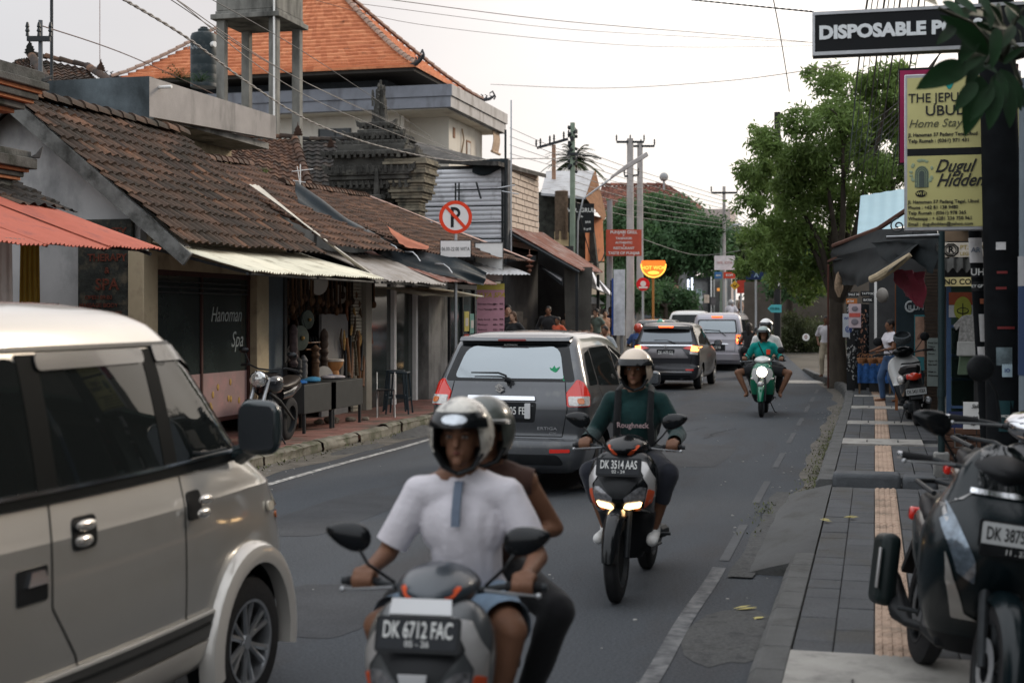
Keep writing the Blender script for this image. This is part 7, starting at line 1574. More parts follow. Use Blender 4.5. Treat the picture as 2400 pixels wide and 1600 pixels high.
p=at(1822,740,50);up=T('utility_pole','black utility pole with a white cable and a turquoise arrow sign','utility pole',(p.x,p.y,0));up.rotation_euler.z=YAW
b=MB();b.tube([(0,0,0),(0,0,9)],[.13,.11],12);b.build('pole',M('black_pole',(.02,.02,.02),.7),up);b=MB();b.tube([(.0,-.15,5.0),(.05,-.15,4.4),(-.02,-.15,4.0),(.04,-.15,3.4),(.02,-.15,2.9)],.025,5);b.tube([(.05,-.12,4.2),(.3,-.1,3.6),(.6,0,3.5)],.015,5);b.build('white_cable',EM['white'],up)
b=MB()
for k in range(8):b.box((.08*math.sin(k*2),-.12,4.3-.17*k),(.14,.1,.14),rotm(10*k,0,20*k))
b.build('junction_boxes',EM['blk'],up,bev=.01)
t,z=signpost(1815,723,49.2,.48,.27,M('turquoise_board',(.08,.36,.38),.5),'turquoise arrow-shaped sign pointing left on the black pole','TO SPA',M('dark_teal_print',(.01,.10,.11),.6),.10,None,'arrow',pole_=False)
sl_=at(1690,740,66);t=T('street_lamp','curved double street lamp beside the slim utility pole','street lamp',(sl_.x,sl_.y,zr(sl_.y)-.05));t.rotation_euler.z=YAW;hh=EYE+(740-560)*66/K-zr(sl_.y)
b=MB();b.tube([(0,0,0),(0,0,hh),(.15,0,hh+.4),(.6,0,hh+.7)],.06,8);b.build('post',m_pg,t);b=MB();b.box((.75,0,hh+.72),(.4,.12,.07));b.build('lamp_head',EM['steel'],t)
b=MB();b.bb((-14,90,zr(90)-.2),(0,92,zr(90)+.12));b.build('far_pavement',EM['conc'],kind='structure')
  # ---- craft shop goods (left)
def xb(px,py,X):return onx(px,py,X)
rn=random.Random(21)
m_brz=M('dull_bronze',(.07,.085,.07),.55,.3,.3,6);m_brs=M('brass',(.45,.27,.08),.3,.8,.1);m_drum=M('drum_wood',(.20,.09,.035),.5,0,.3,8,coat=.3);m_skin=M('drum_skin',(.50,.46,.40),.7,0,.1,6)
dr=T('white_door_panel','white panel leaning inside the craft shop behind the black carved pipes','panel',(-9.05,23.05,.13));b=MB();b.bb((-.03,-.62,0),(.02,.62,1.75));b.build('panel',M('dirty_white',(.19,.185,.18),.7,0,.12,3),dr)
def gong(px,py,X,r,label):
 p=xb(px,py,X);t=T('gong',label,'gong',p,72,'gongs hung in the craft shop');q=rotm(90,0,0);b=MB()
 b.lathe([(.001,.03),(r*.18,.028),(r*.22,.01),(r*.8,.0),(r,-.01),(r,-.05)],(0,0,0),q,28);b.build('disc',m_brz,t);b=MB();b.ell((0,-.03,0),r*.17);b.build('boss',m_brs,t)
 b=MB();b.tube([(-r*.5,0,r*.85),(0,0,r*1.9),(r*.5,0,r*.85)],.006,4);b.build('cord',EM['dark'],t)
gong(723,749,-8.95,.155,'smaller green-bronze gong with a brass boss, upper one');gong(706,792,-8.85,.20,'larger green-bronze gong with a brass boss, lower one');gong(690,716,-9.4,.22,'dim dark gong hanging deepest in the craft shop')
def drum(px,py,X,r,h,label,rx=90,rz=60,m_=None,goblet=False):
 p=xb(px,py,X);t=T('drum',label,'drum',p,rz,'drums of the craft shop',rx=rx);b=MB()
 b.lathe([(r*.6,-h/2),(r*.55,-h*.2),(r*.5,0),(r*.9,h*.25),(r,h/2)]if goblet else[(r,-h/2),(r*1.03,0),(r,h/2)],n=22,cap=True);b.build('shell',m_ or m_drum,t);b=MB();b.lathe([(.001,h/2+.012),(r*.98,h/2+.008),(r*1.03,h/2-.02),(r*1.0,h/2-.03)],n=22);b.build('head',m_skin,t)
drum(742,663,-9.0,.20,.10,'pale-headed flat drum hanging at the top of the craft shop');drum(785,690,-9.3,.17,.3,'brown drum hanging under the shop lintel, deeper in',goblet=True)
drum(782,868,-8.7,.17,.36,'orange-brown goblet drum standing on the display table',0,0,M('orange_wood',(.40,.19,.07),.5,0,.2,5),True);drum(757,880,-8.75,.15,.12,'pale ringed drum leaning on the table beside the orange one',80,50)
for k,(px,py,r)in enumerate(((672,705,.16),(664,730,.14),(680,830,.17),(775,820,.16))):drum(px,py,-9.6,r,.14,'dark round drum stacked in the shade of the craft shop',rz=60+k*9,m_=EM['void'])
for k in range(11):
 px=808+k*4.6;y0=792+rn.uniform(-12,12);y1=rn.choice([905,880,868,912]);a=xb(px,y0,-8.98+.05*(k%2));c=xb(px+rn.uniform(-6,6),y1,-8.9);c.z=max(.16,c.z)
 b=MB();b.tube([a,a.lerp(c,.5)+Vector((0,.02,0)),c],[.022,.028,.038],10);tag(b.build('didgeridoo',[EM['blk'],m_drum,M('spotted_pipe',(.10,.08,.05),.5,0,.9,40)][k%3],None),'long wooden wind pipe leaning in the right half of the craft shop','wooden pipe','wooden pipes in the craft shop')
for k in range(22):
 px=rn.uniform(800,872);py=rn.uniform(705,800);a=xb(px,py,-8.95);L_=rn.uniform(.12,.35)
 b=MB();b.tube([a,a+Vector((0,rn.uniform(-.05,.05),-L_*.5)),a+Vector((0,rn.uniform(-.08,.08),-L_))],[.012,.026,.012],7);tag(b.build('hanging_flute',M('ochre%d'%(k%3),[(.45,.27,.09),(.20,.08,.04),(.08,.05,.03)][k%3],.6,0,.3,20),None),'small carved instrument hanging in rows in the craft shop','instrument','small instruments hanging in the craft shop')
for k in range(60):
 px=672+(k%30)*7+rn.uniform(-2,2);a=xb(px,(648 if k<30 else 672)+rn.uniform(0,10),-9.0-.25*(k>=30));b=MB();L_=rn.uniform(.25,.5);b.tube([a,a+Vector((0,0,-L_))],.02,6);b.ell(a+Vector((0,0,-L_-.05)),(.05,.05,.07),None,8,6)
 tag(b.build('hanging_rattle',M('brown%d'%(k%3),[(.09,.05,.03),(.05,.03,.02),(.15,.08,.04)][k%3],.7,0,.3,20),None),'brown rattle hanging in a row under the awning of the craft shop','rattle','rattles hanging in a row')
for k,(px,y0,y1,c)in enumerate(((711,832,905,(.10,.10,.10)),(698,838,905,(.05,.05,.05)),(739,808,905,(.10,.055,.03)),(688,760,860,(.07,.05,.05)),(760,770,880,(.06,.04,.03)))):
 a,c_=xb(px,y1,-8.75),xb(px,y0,-8.75);h_=c_.z-a.z;b=MB();prof=[(.05,0)]+[(.045+.03*abs(math.sin(q*1.7+k)),h_*q/12)for q in range(1,12)]+[(.02,h_)];b.lathe(prof,a,None,12,cap=True)
 tag(b.build('carved_statue',M('carved%d'%k,c,.7,0,.5,12),None),['tall grey carved totem on the display table','black carved totem beside the grey one','brown carved totem in the middle of the display','dim carved figure left of the gongs','dark carved figure behind the orange drum'][k],'carving')
rk=T('wall_shelf','thin wooden shelf rails carrying small bottles inside the craft shop','shelf',xb(742,802,-8.9));b=MB()
for z in(0,-.11):b.tube([(0,-.45,z),(0,.45,z)],.014,6)
b.build('rail',m_drum,rk,0);b=MB();[b.lathe([(.02,0),(.025,.05),(.01,.08),(.008,.10)],(0,y*.12-.4,.01),None,8)for y in range(7)];b.build('bottles',EM['void'],rk)
for k,(p0,p1,z0)in enumerate((((686,0),(748,0),.72),((750,0),(812,0),.70))):
 a,c=xb(p0[0],740,-8.15),xb(p1[0],740,-8.25);t=T('display_table',['near dark display table with boxed front in front of the craft shop','far dark display table with boxed front in front of the craft shop'][k],'table',(-8.25,(a.y+c.y)/2,.13),0,'display tables');w_=abs(c.y-a.y)
 b=MB();b.bb((-.28,-w_/2,.30),(.28,w_/2,.72));b.build('box',M('dark_panel',(.035,.037,.036),.6,0,.15,4),t,bev=.008)
 for sx in(-.25,.25):
  for sy in(-.9,.9):b=MB();b.bb((sx-.02,sy*w_/2-.02,0),(sx+.02,sy*w_/2+.02,.31));b.build('leg',EM['dark'],t)
 for q in range(4):
  b=MB();b.ell((rn.uniform(-.15,.2),rn.uniform(-.45,.45)*w_,.755),(.10,.16,.035),rotm(0,0,rn.uniform(0,180)));o=b.build('ukulele',M('toy%d%d'%(k,q),rn.choice([(.02,.14,.42),(.45,.06,.20),(.08,.3,.5),(.55,.5,.5)]),.3,0,.2,8,coat=.6),None);o.location=t.location;tag(o,'small painted toy ukulele lying on a display table','toy','painted ukuleles on the display tables')
def stool(loc,rz,label,m_,h=.72):
 t=T('stool',label,'stool',loc,rz,'metal stools on the left pavement');b=MB();b.box((0,0,h),(.34,.34,.035));b.build('seat',m_,t,bev=.015)
 for sx in(-1,1):
  for sy in(-1,1):b=MB();b.tube([(sx*.14,sy*.14,h),(sx*.20,sy*.20,0)],.017,6);b.build('leg',m_,t)
 b=MB();
 for a,c in(((-1,-1),(1,-1)),((1,-1),(1,1)),((1,1),(-1,1)),((-1,1),(-1,-1))):b.tube([(a[0]*.175,a[1]*.175,.28),(c[0]*.175,c[1]*.175,.28)],.010,5)
 b.build('footrest',m_,t);return t
m_stl=M('blue_grey_steel',(.035,.05,.06),.4,.3,.1)
stool((-8.05,23.6,.14),8,'nearer blue-grey metal stool by the display table',m_stl);stool((-8.35,24.25,.14),15,'farther blue-grey metal stool behind the first one',m_stl)
fc=T('folding_chair','small black folding chair beside the display table','chair',(-8.0,22.75,.14),20);b=MB();b.box((0,0,.46),(.3,.3,.02));b.build('seat',EM['blk'],fc,bev=.008)
b=MB();[b.tube([(sx*.15,-.18,0),(sx*.15,.16,.75)],.009,6)for sx in(-1,1)];[b.tube([(sx*.13,.2,0),(sx*.13,-.12,.48)],.009,6)for sx in(-1,1)];b.build('folding_frame',EM['steel'],fc)
bn=T('bin','thin dark stand in front of the window with posters','stand',(-8.2,28.6,.14));b=MB();b.tube([(0,0,0),(0,0,1.0)],.015,6);b.tube([(-.12,-.1,1.0),(.12,.1,1.0)],.02,6);b.build('stand',EM['dark'],bn)
for k in range(2):pass
for k,(x,y,s_)in enumerate(((-8.35,21.2,.14),(-8.2,21.6,.10),(-8.5,21.0,.09),(-8.05,21.9,.07))):
 b=MB();b.ell((x,y,.15+s_*.3),(s_,s_*.8,s_*.5),None,8,6,fn=lambda q,k=k:q*(1+.35*noise.noise(q*12+Vector((k,0,0)))));tag(b.build('rubble_stone',M('rough_stone',(.22,.19,.15),.95,0,.3,8),None,20),'rough lump of rubble on the red pavement under the tables','stone','lumps of rubble')
 # ---- naked motorcycle parked on the left pavement
def motorcycle(label,loc,rz,tankm,group=None,ry=-6):
 t=T('motorcycle',label,'motorcycle',loc,rz,group,ry=ry);bike_wheel(t,.70,.30,.11,EM['dark'],'front_wheel');bike_wheel(t,-.68,.30,.14,EM['dark'],'rear_wheel')
 b=MB();[b.tube([(s_*.085,.70,.30),(s_*.085,.42,.92)],[.028,.024],10)for s_ in(-1,1)];b.build('fork',EM['steel'],t)
 b=MB();b.grid(lambda i,j:((i-.5)*.13,.70+.35*math.sin(R(-60+100*j)),.30+.35*math.cos(R(-60+100*j))),6,14);b.build('front_mudguard',EM['gloss'],t,60)
 b=MB();b.lathe([(.001,.075),(.07,.07),(.105,.045),(.11,0),(.10,-.08),(.05,-.13)],(0,.56,.90),rotm(-90,0,0),28);hl=b.build('headlamp_shell',EM['gloss'],t);b=MB();b.lathe([(.001,.085),(.06,.082),(.095,.06)],(0,.56,.90),rotm(-90,0,0),28);b.build('lens',M('round_lens',(.50,.50,.48),.08,.5,.5,40,coat=1),hl)
 b=MB();b.lathe([(.096,.06),(.108,.052),(.11,.03)],(0,.56,.90),rotm(-90,0,0),28);b.build('chrome_ring',EM['chrome'],hl)
 b=MB();b.tube([(-.38,.20,1.03),(-.26,.30,1.06),(-.08,.40,1.02),(.08,.40,1.02),(.26,.30,1.06),(.38,.20,1.03)],.012,8);hb=b.build('handlebar',EM['dark'],t)
 for s_ in(-1,1):
  b=MB();b.tube([(s_*.27,.285,1.055),(s_*.39,.195,1.03)],.018,10);b.build('grip',EM['rubber'],hb)
  b=MB();b.tube([(s_*.22,.33,1.05),(s_*.30,.34,1.20)],.006,5);b.ell((s_*.33,.33,1.24),(.07,.02,.045));b.build('rear_view_mirror',EM['gloss'],t)
 def ring(y,w_,z0,z1):return[(w_*math.copysign(abs(math.cos(a))**.75,math.cos(a)),y,(z0+z1)/2+(z1-z0)/2*math.copysign(abs(math.sin(a))**.75,math.sin(a)))for a in[2*math.pi*k/20 for k in range(20)]]
 b=MB();b.loft([ring(.40,.07,.78,.90),ring(.32,.17,.70,.95),ring(.10,.18,.68,.98),(ring(-.12,.11,.70,.88)),ring(-.18,.06,.72,.80)]);b.build('fuel_tank',tankm,t,50)
 b=MB();b.loft([ring(-.10,.08,.74,.80),ring(-.2,.14,.73,.82),ring(-.5,.15,.74,.86),ring(-.8,.11,.80,.90),ring(-.9,.05,.82,.87)]);b.build('seat',M('brown_black_seat',(.03,.024,.02),.4,0,.2,8),t,50)
 b=MB();b.loft([ring(-.2,.10,.58,.72),ring(-.5,.13,.60,.76),ring(-.95,.08,.70,.82),ring(-1.02,.03,.75,.80)]);b.build('tail_fairing',tankm,t,50)
 b=MB();b.box((0,.10,.38),(.26,.34,.30));b.box((0,.18,.60),(.20,.18,.22));b.tube([(.14,.0,.4),(-.14,.0,.4)],.10,14);b.build('engine',EM['dark'],t,bev=.025)
 b=MB();b.tube([(.06,.30,.55),(.10,.36,.3),(.13,.1,.22),(.15,-.4,.28),(.17,-.9,.42)],[.02,.022,.025,.05,.055],12);b.build('exhaust',EM['chrome'],t)
 b=MB();[b.tube([(s_*.10,.36,.72),(s_*.12,0,.60),(s_*.10,-.68,.30)],.018,8)for s_ in(-1,1)];b.tube([(0,.42,.9),(0,.2,.5),(0,-.2,.3)],.03,8);b.build('frame',EM['dark'],t)
 b=MB();b.tube([(-.1,0,.26),(-.24,-.06,.02)],.011,6);b.build('side_stand',EM['dark'],t)
 return t
motorcycle('black naked motorcycle with a round headlamp parked on the left pavement',(-7.82,17.5,.14),184,M('dark_tank',(.025,.026,.03),.2,.3,.05,coat=1))
  # ---- parked bikes on the right pavement
NM=[(z,w_*1.17,a_,c_)for z,w_,a_,c_ in[(.25,.12,.26,.12),(.38,.19,.34,.14),(.52,.235,.50,.18),(.66,.255,.62,.20),(.78,.255,.64,.22),(.88,.225,.58,.24),(.97,.18,.48,.26),(1.06,.14,.40,.26),(1.13,.09,.33,.25),(1.17,.04,.29,.25)]]
m_nk=M('deep_teal_black_paint',(.004,.009,.011),.25,0,.05,3,coat=.12,spec=.3)
t,ap,bv,cowl,bc,hb=scooter('large black maxi scooter with a white number plate, leaning at the bottom right',(.33,6.73,.13),190,dict(apron=m_nk,fender=m_nk,cowl=EM['blk'],side=m_nk,split=.30,barend=EM['chrome']),'parked scooters',roll=-8,apr=NM,bars=(.33,.16,1.06),sc=1.0,mirror_pos=(.30,.22,1.23))
for s_ in(1,-1):
 f=(lambda P_:P_ if s_>0 else mirr(P_))
 h=proj(bv,f([(.115,.60),(.19,.64),(.26,.80),(.275,.90),(.24,.92),(.19,.80),(.135,.70)]),'headlamp',M('blue_grey_lens',(.16,.20,.24),.08,.5,.5,25,coat=1),ap,off=.006)
 proj(bv,f([(.03,.42),(.10,.45),(.20,.62),(.245,.72),(.22,.60),(.14,.42)]),'silver_blade',M('pearl_silver_plastic',(.42,.40,.37),.25,.4,.05,coat=.8),ap,off=.007)
 proj(bv,f([(.14,.97),(.19,.93),(.25,.93),(.255,.86),(.235,.80),(.245,.9)]),'edge_trim',m_sil,ap,off=.005)
 b=MB();b.ell((s_*.25,.40,.80),(.025,.05,.05));b.build('indicator',M('pearl_silver_plastic',(.42,.40,.37)),ap)
proj(bv,[(-.13,.99),(.13,.99),(.085,1.17),(-.085,1.17)],'windscreen',M('smoked_screen',(.006,.007,.008),.06,0,0,coat=1),ap,off=.006,r=.04)
proj(bv,[(-.15,.985),(.15,.985),(.155,.965),(-.155,.965)],'screen_trim',EM['chrome'],ap,off=.010,r=.005)
b=MB();b.box((.22,-.72,.42),(.10,.26,.36),rotm(8,0,0));b.build('silencer',M('dark_green_black',(.008,.014,.014),.4),t,bev=.045,seg=4);b=MB();b.box((.275,-.60,.44),(.012,.03,.20),rotm(8,0,0));b.build('silencer_trim',m_sil,t,bev=.004)
plate(t,(0,.668,.83),-X3,Vector((0,-.12,1)),'DK 3875 KBR',.28,.095,white=True);
b=MB();b.box((.0,.67,.765),(.29,.012,.05));b.build('plate_holder',EM['blk'],t,bev=.004);b=MB();b.text('11 . 27',(0,.679,.765),-X3,Z3,.032,0,.002);b.build('month_lettering',LTW,t,0)
t2,ap,bv,cowl,bc,hb=scooter('black motor scooter with chrome trim and a round mirror parked behind the maxi scooter',(.64,8.2,.12),192,dict(apron=M('dark_gloss_body',(.012,.012,.013),.2,0,0,coat=.2),fender=EM['gloss'],cowl=EM['chrome'],side=EM['gloss'],barend=EM['chrome']),'parked scooters',roll=-7,sc=1.12,mirror_kind='round',bars=(.33,.18,1.02),mirror_pos=(.30,.25,1.27))
m_wp=M('pearl_white_panel',(.55,.55,.53),.25,0,.05,coat=.8)
t3,ap,bv,cowl,bc,hb=scooter('black and white scooter seen from behind, parked before the poster-covered shop',(.60,23.5,.15),4,dict(apron=m_wp,fender=EM['gloss'],cowl=EM['gloss'],side=EM['gloss']),'parked scooters',roll=-7,sc=1.12,mirror_kind='round')
b=MB();b.ell((0,-.93,.70),(.085,.03,.055));b.build('round_tail_lamp',M('red_tail_glass',(.55,.04,.015),.15,coat=1),t3);b=MB();b.ell((-.15,-.60,.66),(.05,.25,.07));b.build('side_panel',m_wp,t3)
plate(t3,(0.0,-1.00,.50),X3,Vector((0,-.1,1)),'DK 5451 KBX',.27,.09,white=True,txt2=None)
b=MB();b.lathe([(.001,0),(.11,0),(.13,.05),(.12,.10),(.10,.11)],(0,.12,1.16),rotm(25,0,0),16);b.build('front_basket',M('grey_mesh',(.07,.08,.085),.7,0,.4,30),t3)
 # ---- right-hand shops
RS=T('shop_house','dark shop building along the right pavement behind the stalls','shop house',(1.3,20,0));b=MB()
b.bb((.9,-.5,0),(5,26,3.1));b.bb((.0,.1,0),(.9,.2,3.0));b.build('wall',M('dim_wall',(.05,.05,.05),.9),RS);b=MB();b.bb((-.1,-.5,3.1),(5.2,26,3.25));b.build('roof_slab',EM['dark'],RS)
RN=T('shop_house','plain shop row on the right, outside the view, facing the street','shop house',(2.6,-8,0));b=MB();b.bb((0,0,0),(6,26,4.6));b.build('wall',M('brown_grey_wall',(.14,.125,.11),.9,0,.4,1.2),RN)
b=MB();b.bb((-.9,0,2.9),(-.003,26,3.0));b.build('canopy',M('green_canopy',(.06,.10,.08),.7),RN)
for k in range(8):b=MB();b.bb((-.04,.6+k*3.2,.2),(-.003,2.9+k*3.2,2.6));b.build('shop_opening',M('opening%d'%(k%3),[(.02,.02,.02),(.10,.12,.11),(.05,.04,.03)][k%3],.6,0,.6,2),RN)
br=T('shop_house','shop with a pale blue metal roof behind the yellow signboard','shop house',at(2070,740,31)*1.0);br.location.z=0;l=br.location
b=sheet(at(2008,560,28.5)-l,at(2150,520,28.5)-l,at(2150,437,31)-l,at(2017,459,31)-l,5,.006,wob_=.005,sd=60);b.build('roof',M('pale_blue_metal',(.36,.50,.54),.5,.1,.05,2,dirt=(.25,.35,.38),dd=.2,ds=1),br,50)
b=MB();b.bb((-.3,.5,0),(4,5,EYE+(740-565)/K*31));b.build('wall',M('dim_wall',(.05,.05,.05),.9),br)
cn=T('awning','ragged black canopy slung over the right pavement in front of the stalls','awning',at(2050,600,20));l=cn.location;m_cn=M('black_canvas_sheet',(.010,.013,.014),.85,0,.3,3,.4,15,spec=.15)
def cp2(pts_t,pts_b,name,**kw):s_=clothstrip([p-l for p in pts_t],[p-l for p in pts_b],30,10,**kw);return s_.build(name,m_cn,cn,60)
cp2([at(1953,576,27),at(2057,537,23),at(2200,528,17.5)],[at(1944,612,27.5),at(2020,600,22),at(2196,590,17.2)],'upper_sheet',amp=.04)
cp2([at(1944,605,27.5),at(2040,580,21),at(2160,565,17.5)],[at(1972,668,26),at(2010,672,21),at(2092,632,17)],'lower_sheet',amp=.06,sd=3)
cp2([at(2040,570,20),at(2120,560,18),at(2197,560,17)],[at(2095,632,18),at(2130,605,17.6),at(2190,640,17)],'side_sheet',amp=.06,sd=7)
b=MB();b.tube([at(2041,655,17.6)-l,at(2060,648,17.5)-l,at(2100,622,17.3)-l,at(2134,597,17.2)-l],[.045,.055,.05,.03],10);b.build('rolled_cloth',M('cream_roll',(.36,.29,.19),.8,0,.3,12),cn)
b=MB();b.tube([at(1953,576,27)-l,at(2057,537,23)-l,at(2125,492,21)-l],.04,6);b.tube([at(1942,612,27.5)-l,at(1968,600,26)-l],.03,5);b.build('canopy_frame',M('red_brown_frame',(.10,.045,.03),.8),cn)
hd_=T('straw_lantern','shaggy pale brown hanging straw shade beside the tree trunk','lantern',at(1966,650,26));b=MB();b.lathe([(.001,.12),(.05,.05),(.08,-.1),(.075,-.22),(.02,-.36)],n=12);b.build('straw',M('straw',(.25,.18,.12),.95,0,.4,20,1,60),hd_)
cl2=MB();T0=[at(2087,633,18.8),at(2168,636,18.5)];tag(clothstrip([at(2085,633,18.8),at(2125,630,18.6),at(2168,640,18.5)],[at(2122,690,18.8),at(2140,715,18.6),at(2166,722,18.5)],20,10,.06,9).build('cloth',cloth('maroon_cloth',(.16,.022,.035),.15),None,60),'maroon cloth tied up under the black canopy','cloth')
def xpanel(px0,y0,px1,y1,D,m_,label,cat='sign',name='panel',th=.04,face='x'):
 a=at(px0,y1,D);c=at(px1,y0,D);t=T(name,label,cat,a);b=MB();b.bb((0,0,0),(abs(c.x-a.x)+.0,th,c.z-a.z));b.build('board',m_,t,bev=.003);return t,abs(c.x-a.x),c.z-a.z
gp=T('canopy_post','dark green iron post with scrolled bracket on a concrete footing','post',(.68,15.6,.1));b=MB();b.tube([(0,0,0),(0,0,2.75)],.036,12);b.tube([(0,0,.9),(0,0,.98)],.046,12);b.build('post',M('dark_green_iron',(.018,.032,.034),.45,.2,.1),gp)
b=MB();b.box((0,0,.15),(.16,.16,.34));b.build('footing',EM['conc'],gp,bev=.02)
b=MB();b.tube([(-.56,0,2.58),(.0,0,2.58)],.018,6,0)
for cx0,r0 in((-.44,.085),(-.20,.09)):b.tube([(cx0+r0*(1-k/26)*math.cos(k*.42+1.5),0,2.70+r0*(1-k/26)*math.sin(k*.42+1.5))for k in range(24)],.009,5)
b.tube([(-.36,0,2.74),(-.30,0,2.62),(-.16,0,2.78)],.009,5);b.build('bracket',EM['dark'],gp);b=MB();b.tube([(-.56,-.02,2.585),(-.02,-.02,2.60)],.012,6);b.build('bar',EM['steel'],gp)
cbn=T('display_cabinet','blue-framed glass display cabinet with shelves of small goods behind the dark poles','cabinet',(.98,20.3,.17));b=MB()
W_,H_=1.15,2.15;zs_=[0,.42,.80,1.12,1.52,2.0]
for x in(0,W_):b.bb((x-.03,-.03,0),(x+.03,.03,H_))
for z in zs_[:-1]:b.bb((0,-.025,z),(W_,.3,z+.035))
b.build('frame',M('blue_frame',(.05,.09,.17),.5,.1,.15),cbn);b=MB();b.bb((.03,.3,0),(W_,.34,H_));b.build('back',M('green_grey_back',(.07,.12,.09),.8,0,.4,2.5),cbn)
b=MB();b.bb((.04,-.028,.46),(W_,-.024,1.5));b.build('glass',M('cabinet_glass',(.06,.09,.08),.05,0,0,trans=.9,ior=1.1),cbn)
b=MB();b.bb((.0,-.05,1.83),(W_,-.03,2.0));b.build('red_band',M('terracotta_band',(.28,.07,.035),.7),cbn);b=MB();b.bb((.0,-.05,1.66),(W_,-.03,1.825));b.build('white_band',M('off_white_band',(.42,.42,.44),.7),cbn);b=MB();b.bb((.0,-.04,.04),(W_,-.03,.38));b.build('navy_skirt',M('navy_skirt',(.03,.04,.10),.6),cbn)
b=MB();b.prism([(.115*math.cos(k*math.pi/16),.17*math.sin(k*math.pi/16))for k in range(32)],(.18,-.055,1.77),X3,Z3,(0,-.012,0));em_=b.build('emblem',M('olive_gold',(.28,.30,.05),.7),cbn)
b=MB();b.tube([(.18+.075*math.cos(k),-.07,1.75+.04*math.sin(k))for k in[q*.63 for q in range(11)]],.007,4);b.tube([(.18,-.07,1.85),(.18,-.07,1.66)],.008,4);b.tube([(.10,-.07,1.66),(.14,-.07,1.62),(.22,-.07,1.62),(.26,-.07,1.66)],.008,4);b.build('emblem_lines',LTK,em_,0)
b=MB();b.text('HERBS',(.62,-.055,1.735),X3,Z3,.16,0,.003,bold=.0,shear=.3);b.build('lettering',M('charcoal_letters',(.06,.06,.06),.6),cbn,0)
rn=random.Random(31)
for k in range(26):
 z=rn.choice(zs_[:4])+.035;x=rn.uniform(.1,W_-.1);h_=rn.uniform(.08,.2);b=MB();b.lathe([(.035,0),(.04,h_*.7),(.015,h_*.8),(.015,h_)],(0,0,0),None,10,cap=True)
 o=b.build('jar',M('jar%d'%(k%5),[(.05,.12,.07),(.12,.16,.15),(.02,.05,.03),(.25,.26,.22),(.03,.07,.12)][k%5],.3,0,.3,8),None);o.location=cbn.location+Vector((x,.1,z));tag(o,'small jar or bottle standing on a shelf of the blue glass cabinet','jar','jars in the display cabinet')
def banner(px0,y0,px1,y1,D,m_,label,txts=(),tm=LTK,name='signboard'):
 t,w_,h_=xpanel(px0,y0,px1,y1,D,m_,label,'sign',name)
 if txts:
  b=MB();[b.text(tx,(w_*fx,-.003,h_*fz),X3,Z3,h_*fs,0,.002,align='LEFT',bold=.02)for tx,fx,fz,fs in txts];b.build('lettering',tm,t,0)
 return t,w_,h_
banner(2209,650,2390,671,18.9,M('pale_yellow_board',(.72,.62,.30),.6),'narrow pale yellow signboard with black capital letters over the cabinet',[('NO COMMENT PLEASE',.02,.48,.85)])
t,w_,h_=banner(2205,569,2390,603,19.0,M('cream_sign_board',(.66,.60,.50),.6),'cream signboard with a black octagonal R emblem above the yellow one',[('PT. PRIMA',.24,.66,.42),('LEGIAN',.24,.22,.32)],M('gold_letters',(.42,.32,.12),.6))
b=MB();O8=[(.095*math.cos(math.pi/8+k*math.pi/4),.085*math.sin(math.pi/8+k*math.pi/4))for k in range(9)];b.tube([(.13+x,-.008,h_*.5+z)for x,z in O8],.010,4);b.tube([(.13+x*.72,-.008,h_*.5+z*.72)for x,z in O8],.006,4);b.text('R',(.13,-.004,h_*.5),X3,Z3,.12,0,.004,bold=.03);b.build('emblem',LTK,t,0)
banner(2210,534,2390,566,20.6,M('tan_panel',(.20,.14,.09),.8),'plain tan wall panel under the bottom of the yellow signboard',name='wall_panel')
tag(sheet(at(2206,634,19.2),at(2400,634,19.2),at(2400,602,20.5),at(2206,602,20.5),9,.035,sd=70).build('awning',M('old_fibre_sheet',(.07,.07,.065),.9,0,.3,4),None,50),'small dark corrugated awning between the two signboards','awning')
bw2=T('brick_wall','low dark brick wall with a chalked letter under the cabinet','wall',(.78,17.2,.1));b=MB()
for r in range(6):
 for k in range(5):
  x=k*.24-(.12 if r%2 else 0);b.bb((max(0,x)+.006,0,r*.075+.005),(min(1.15,x+.232),.14,r*.075+.07))
b.build('bricks',M('dark_brick',(.085,.045,.03),.9,0,.3,12,.6,40,island=.3),bw2,bev=.004);b=MB();b.text('B',(.16,-.008,.30),X3,Z3,.26,0,.004,bold=-.02);b.build('chalk_letter',M('dull_chalk',(.12,.11,.10),.9),bw2,0)
sc_=T('stone_pillar','dark brown stacked stone pillar left of the green post','pillar',at(2182,740,24.6));sc_.location.z=.1;b=MB();rn=random.Random(3)
for k in range(44):b.box((rn.uniform(-.008,.008),0,.03+.058*k),(.22+rn.uniform(-.01,.01),.22,.052),rotm(0,0,rn.uniform(-2,2)))
b.build('stones',M('brown_slate',(.055,.04,.03),.9,0,.3,8,.5,40,island=.3),sc_,bev=.004)
banner(2173,792,2198,905,24.2,M('pale_green_notice',(.24,.28,.26),.7,0,.1),'pale green notice sheet fixed to the stone pillar',[(tx,.08,.9-.075*k,.05)for k,tx in enumerate(('Price List','Tattoo','Piercing','Henna','','Open 10-22','Ring bell','','Walk in','Welcome'))])
t,w_,h_=banner(2143,738,2170,868,24.8,M('teal_poster',(.04,.18,.20),.6),'teal-edged poster with a photo of a bare back',name='poster')
b=MB();b.bb((.015,-.006,h_*.25),(w_-.01,-.002,h_*.97));b.build('photo_print',M('skin_tone_print',(.34,.21,.15),.7,0,.35,5),t);b=MB();b.ell((w_*.45,-.01,h_*.62),(.03,.006,.07),rotm(0,30,0));b.build('hand_print',M('skin_shadow_print',(.20,.11,.08),.7),t)
t,w_,h_=banner(2100,655,2168,900,25.2,M('dark_teal_board',(.018,.03,.036),.7),'tall dark teal board with a white ring emblem behind the parked scooter',name='signboard')
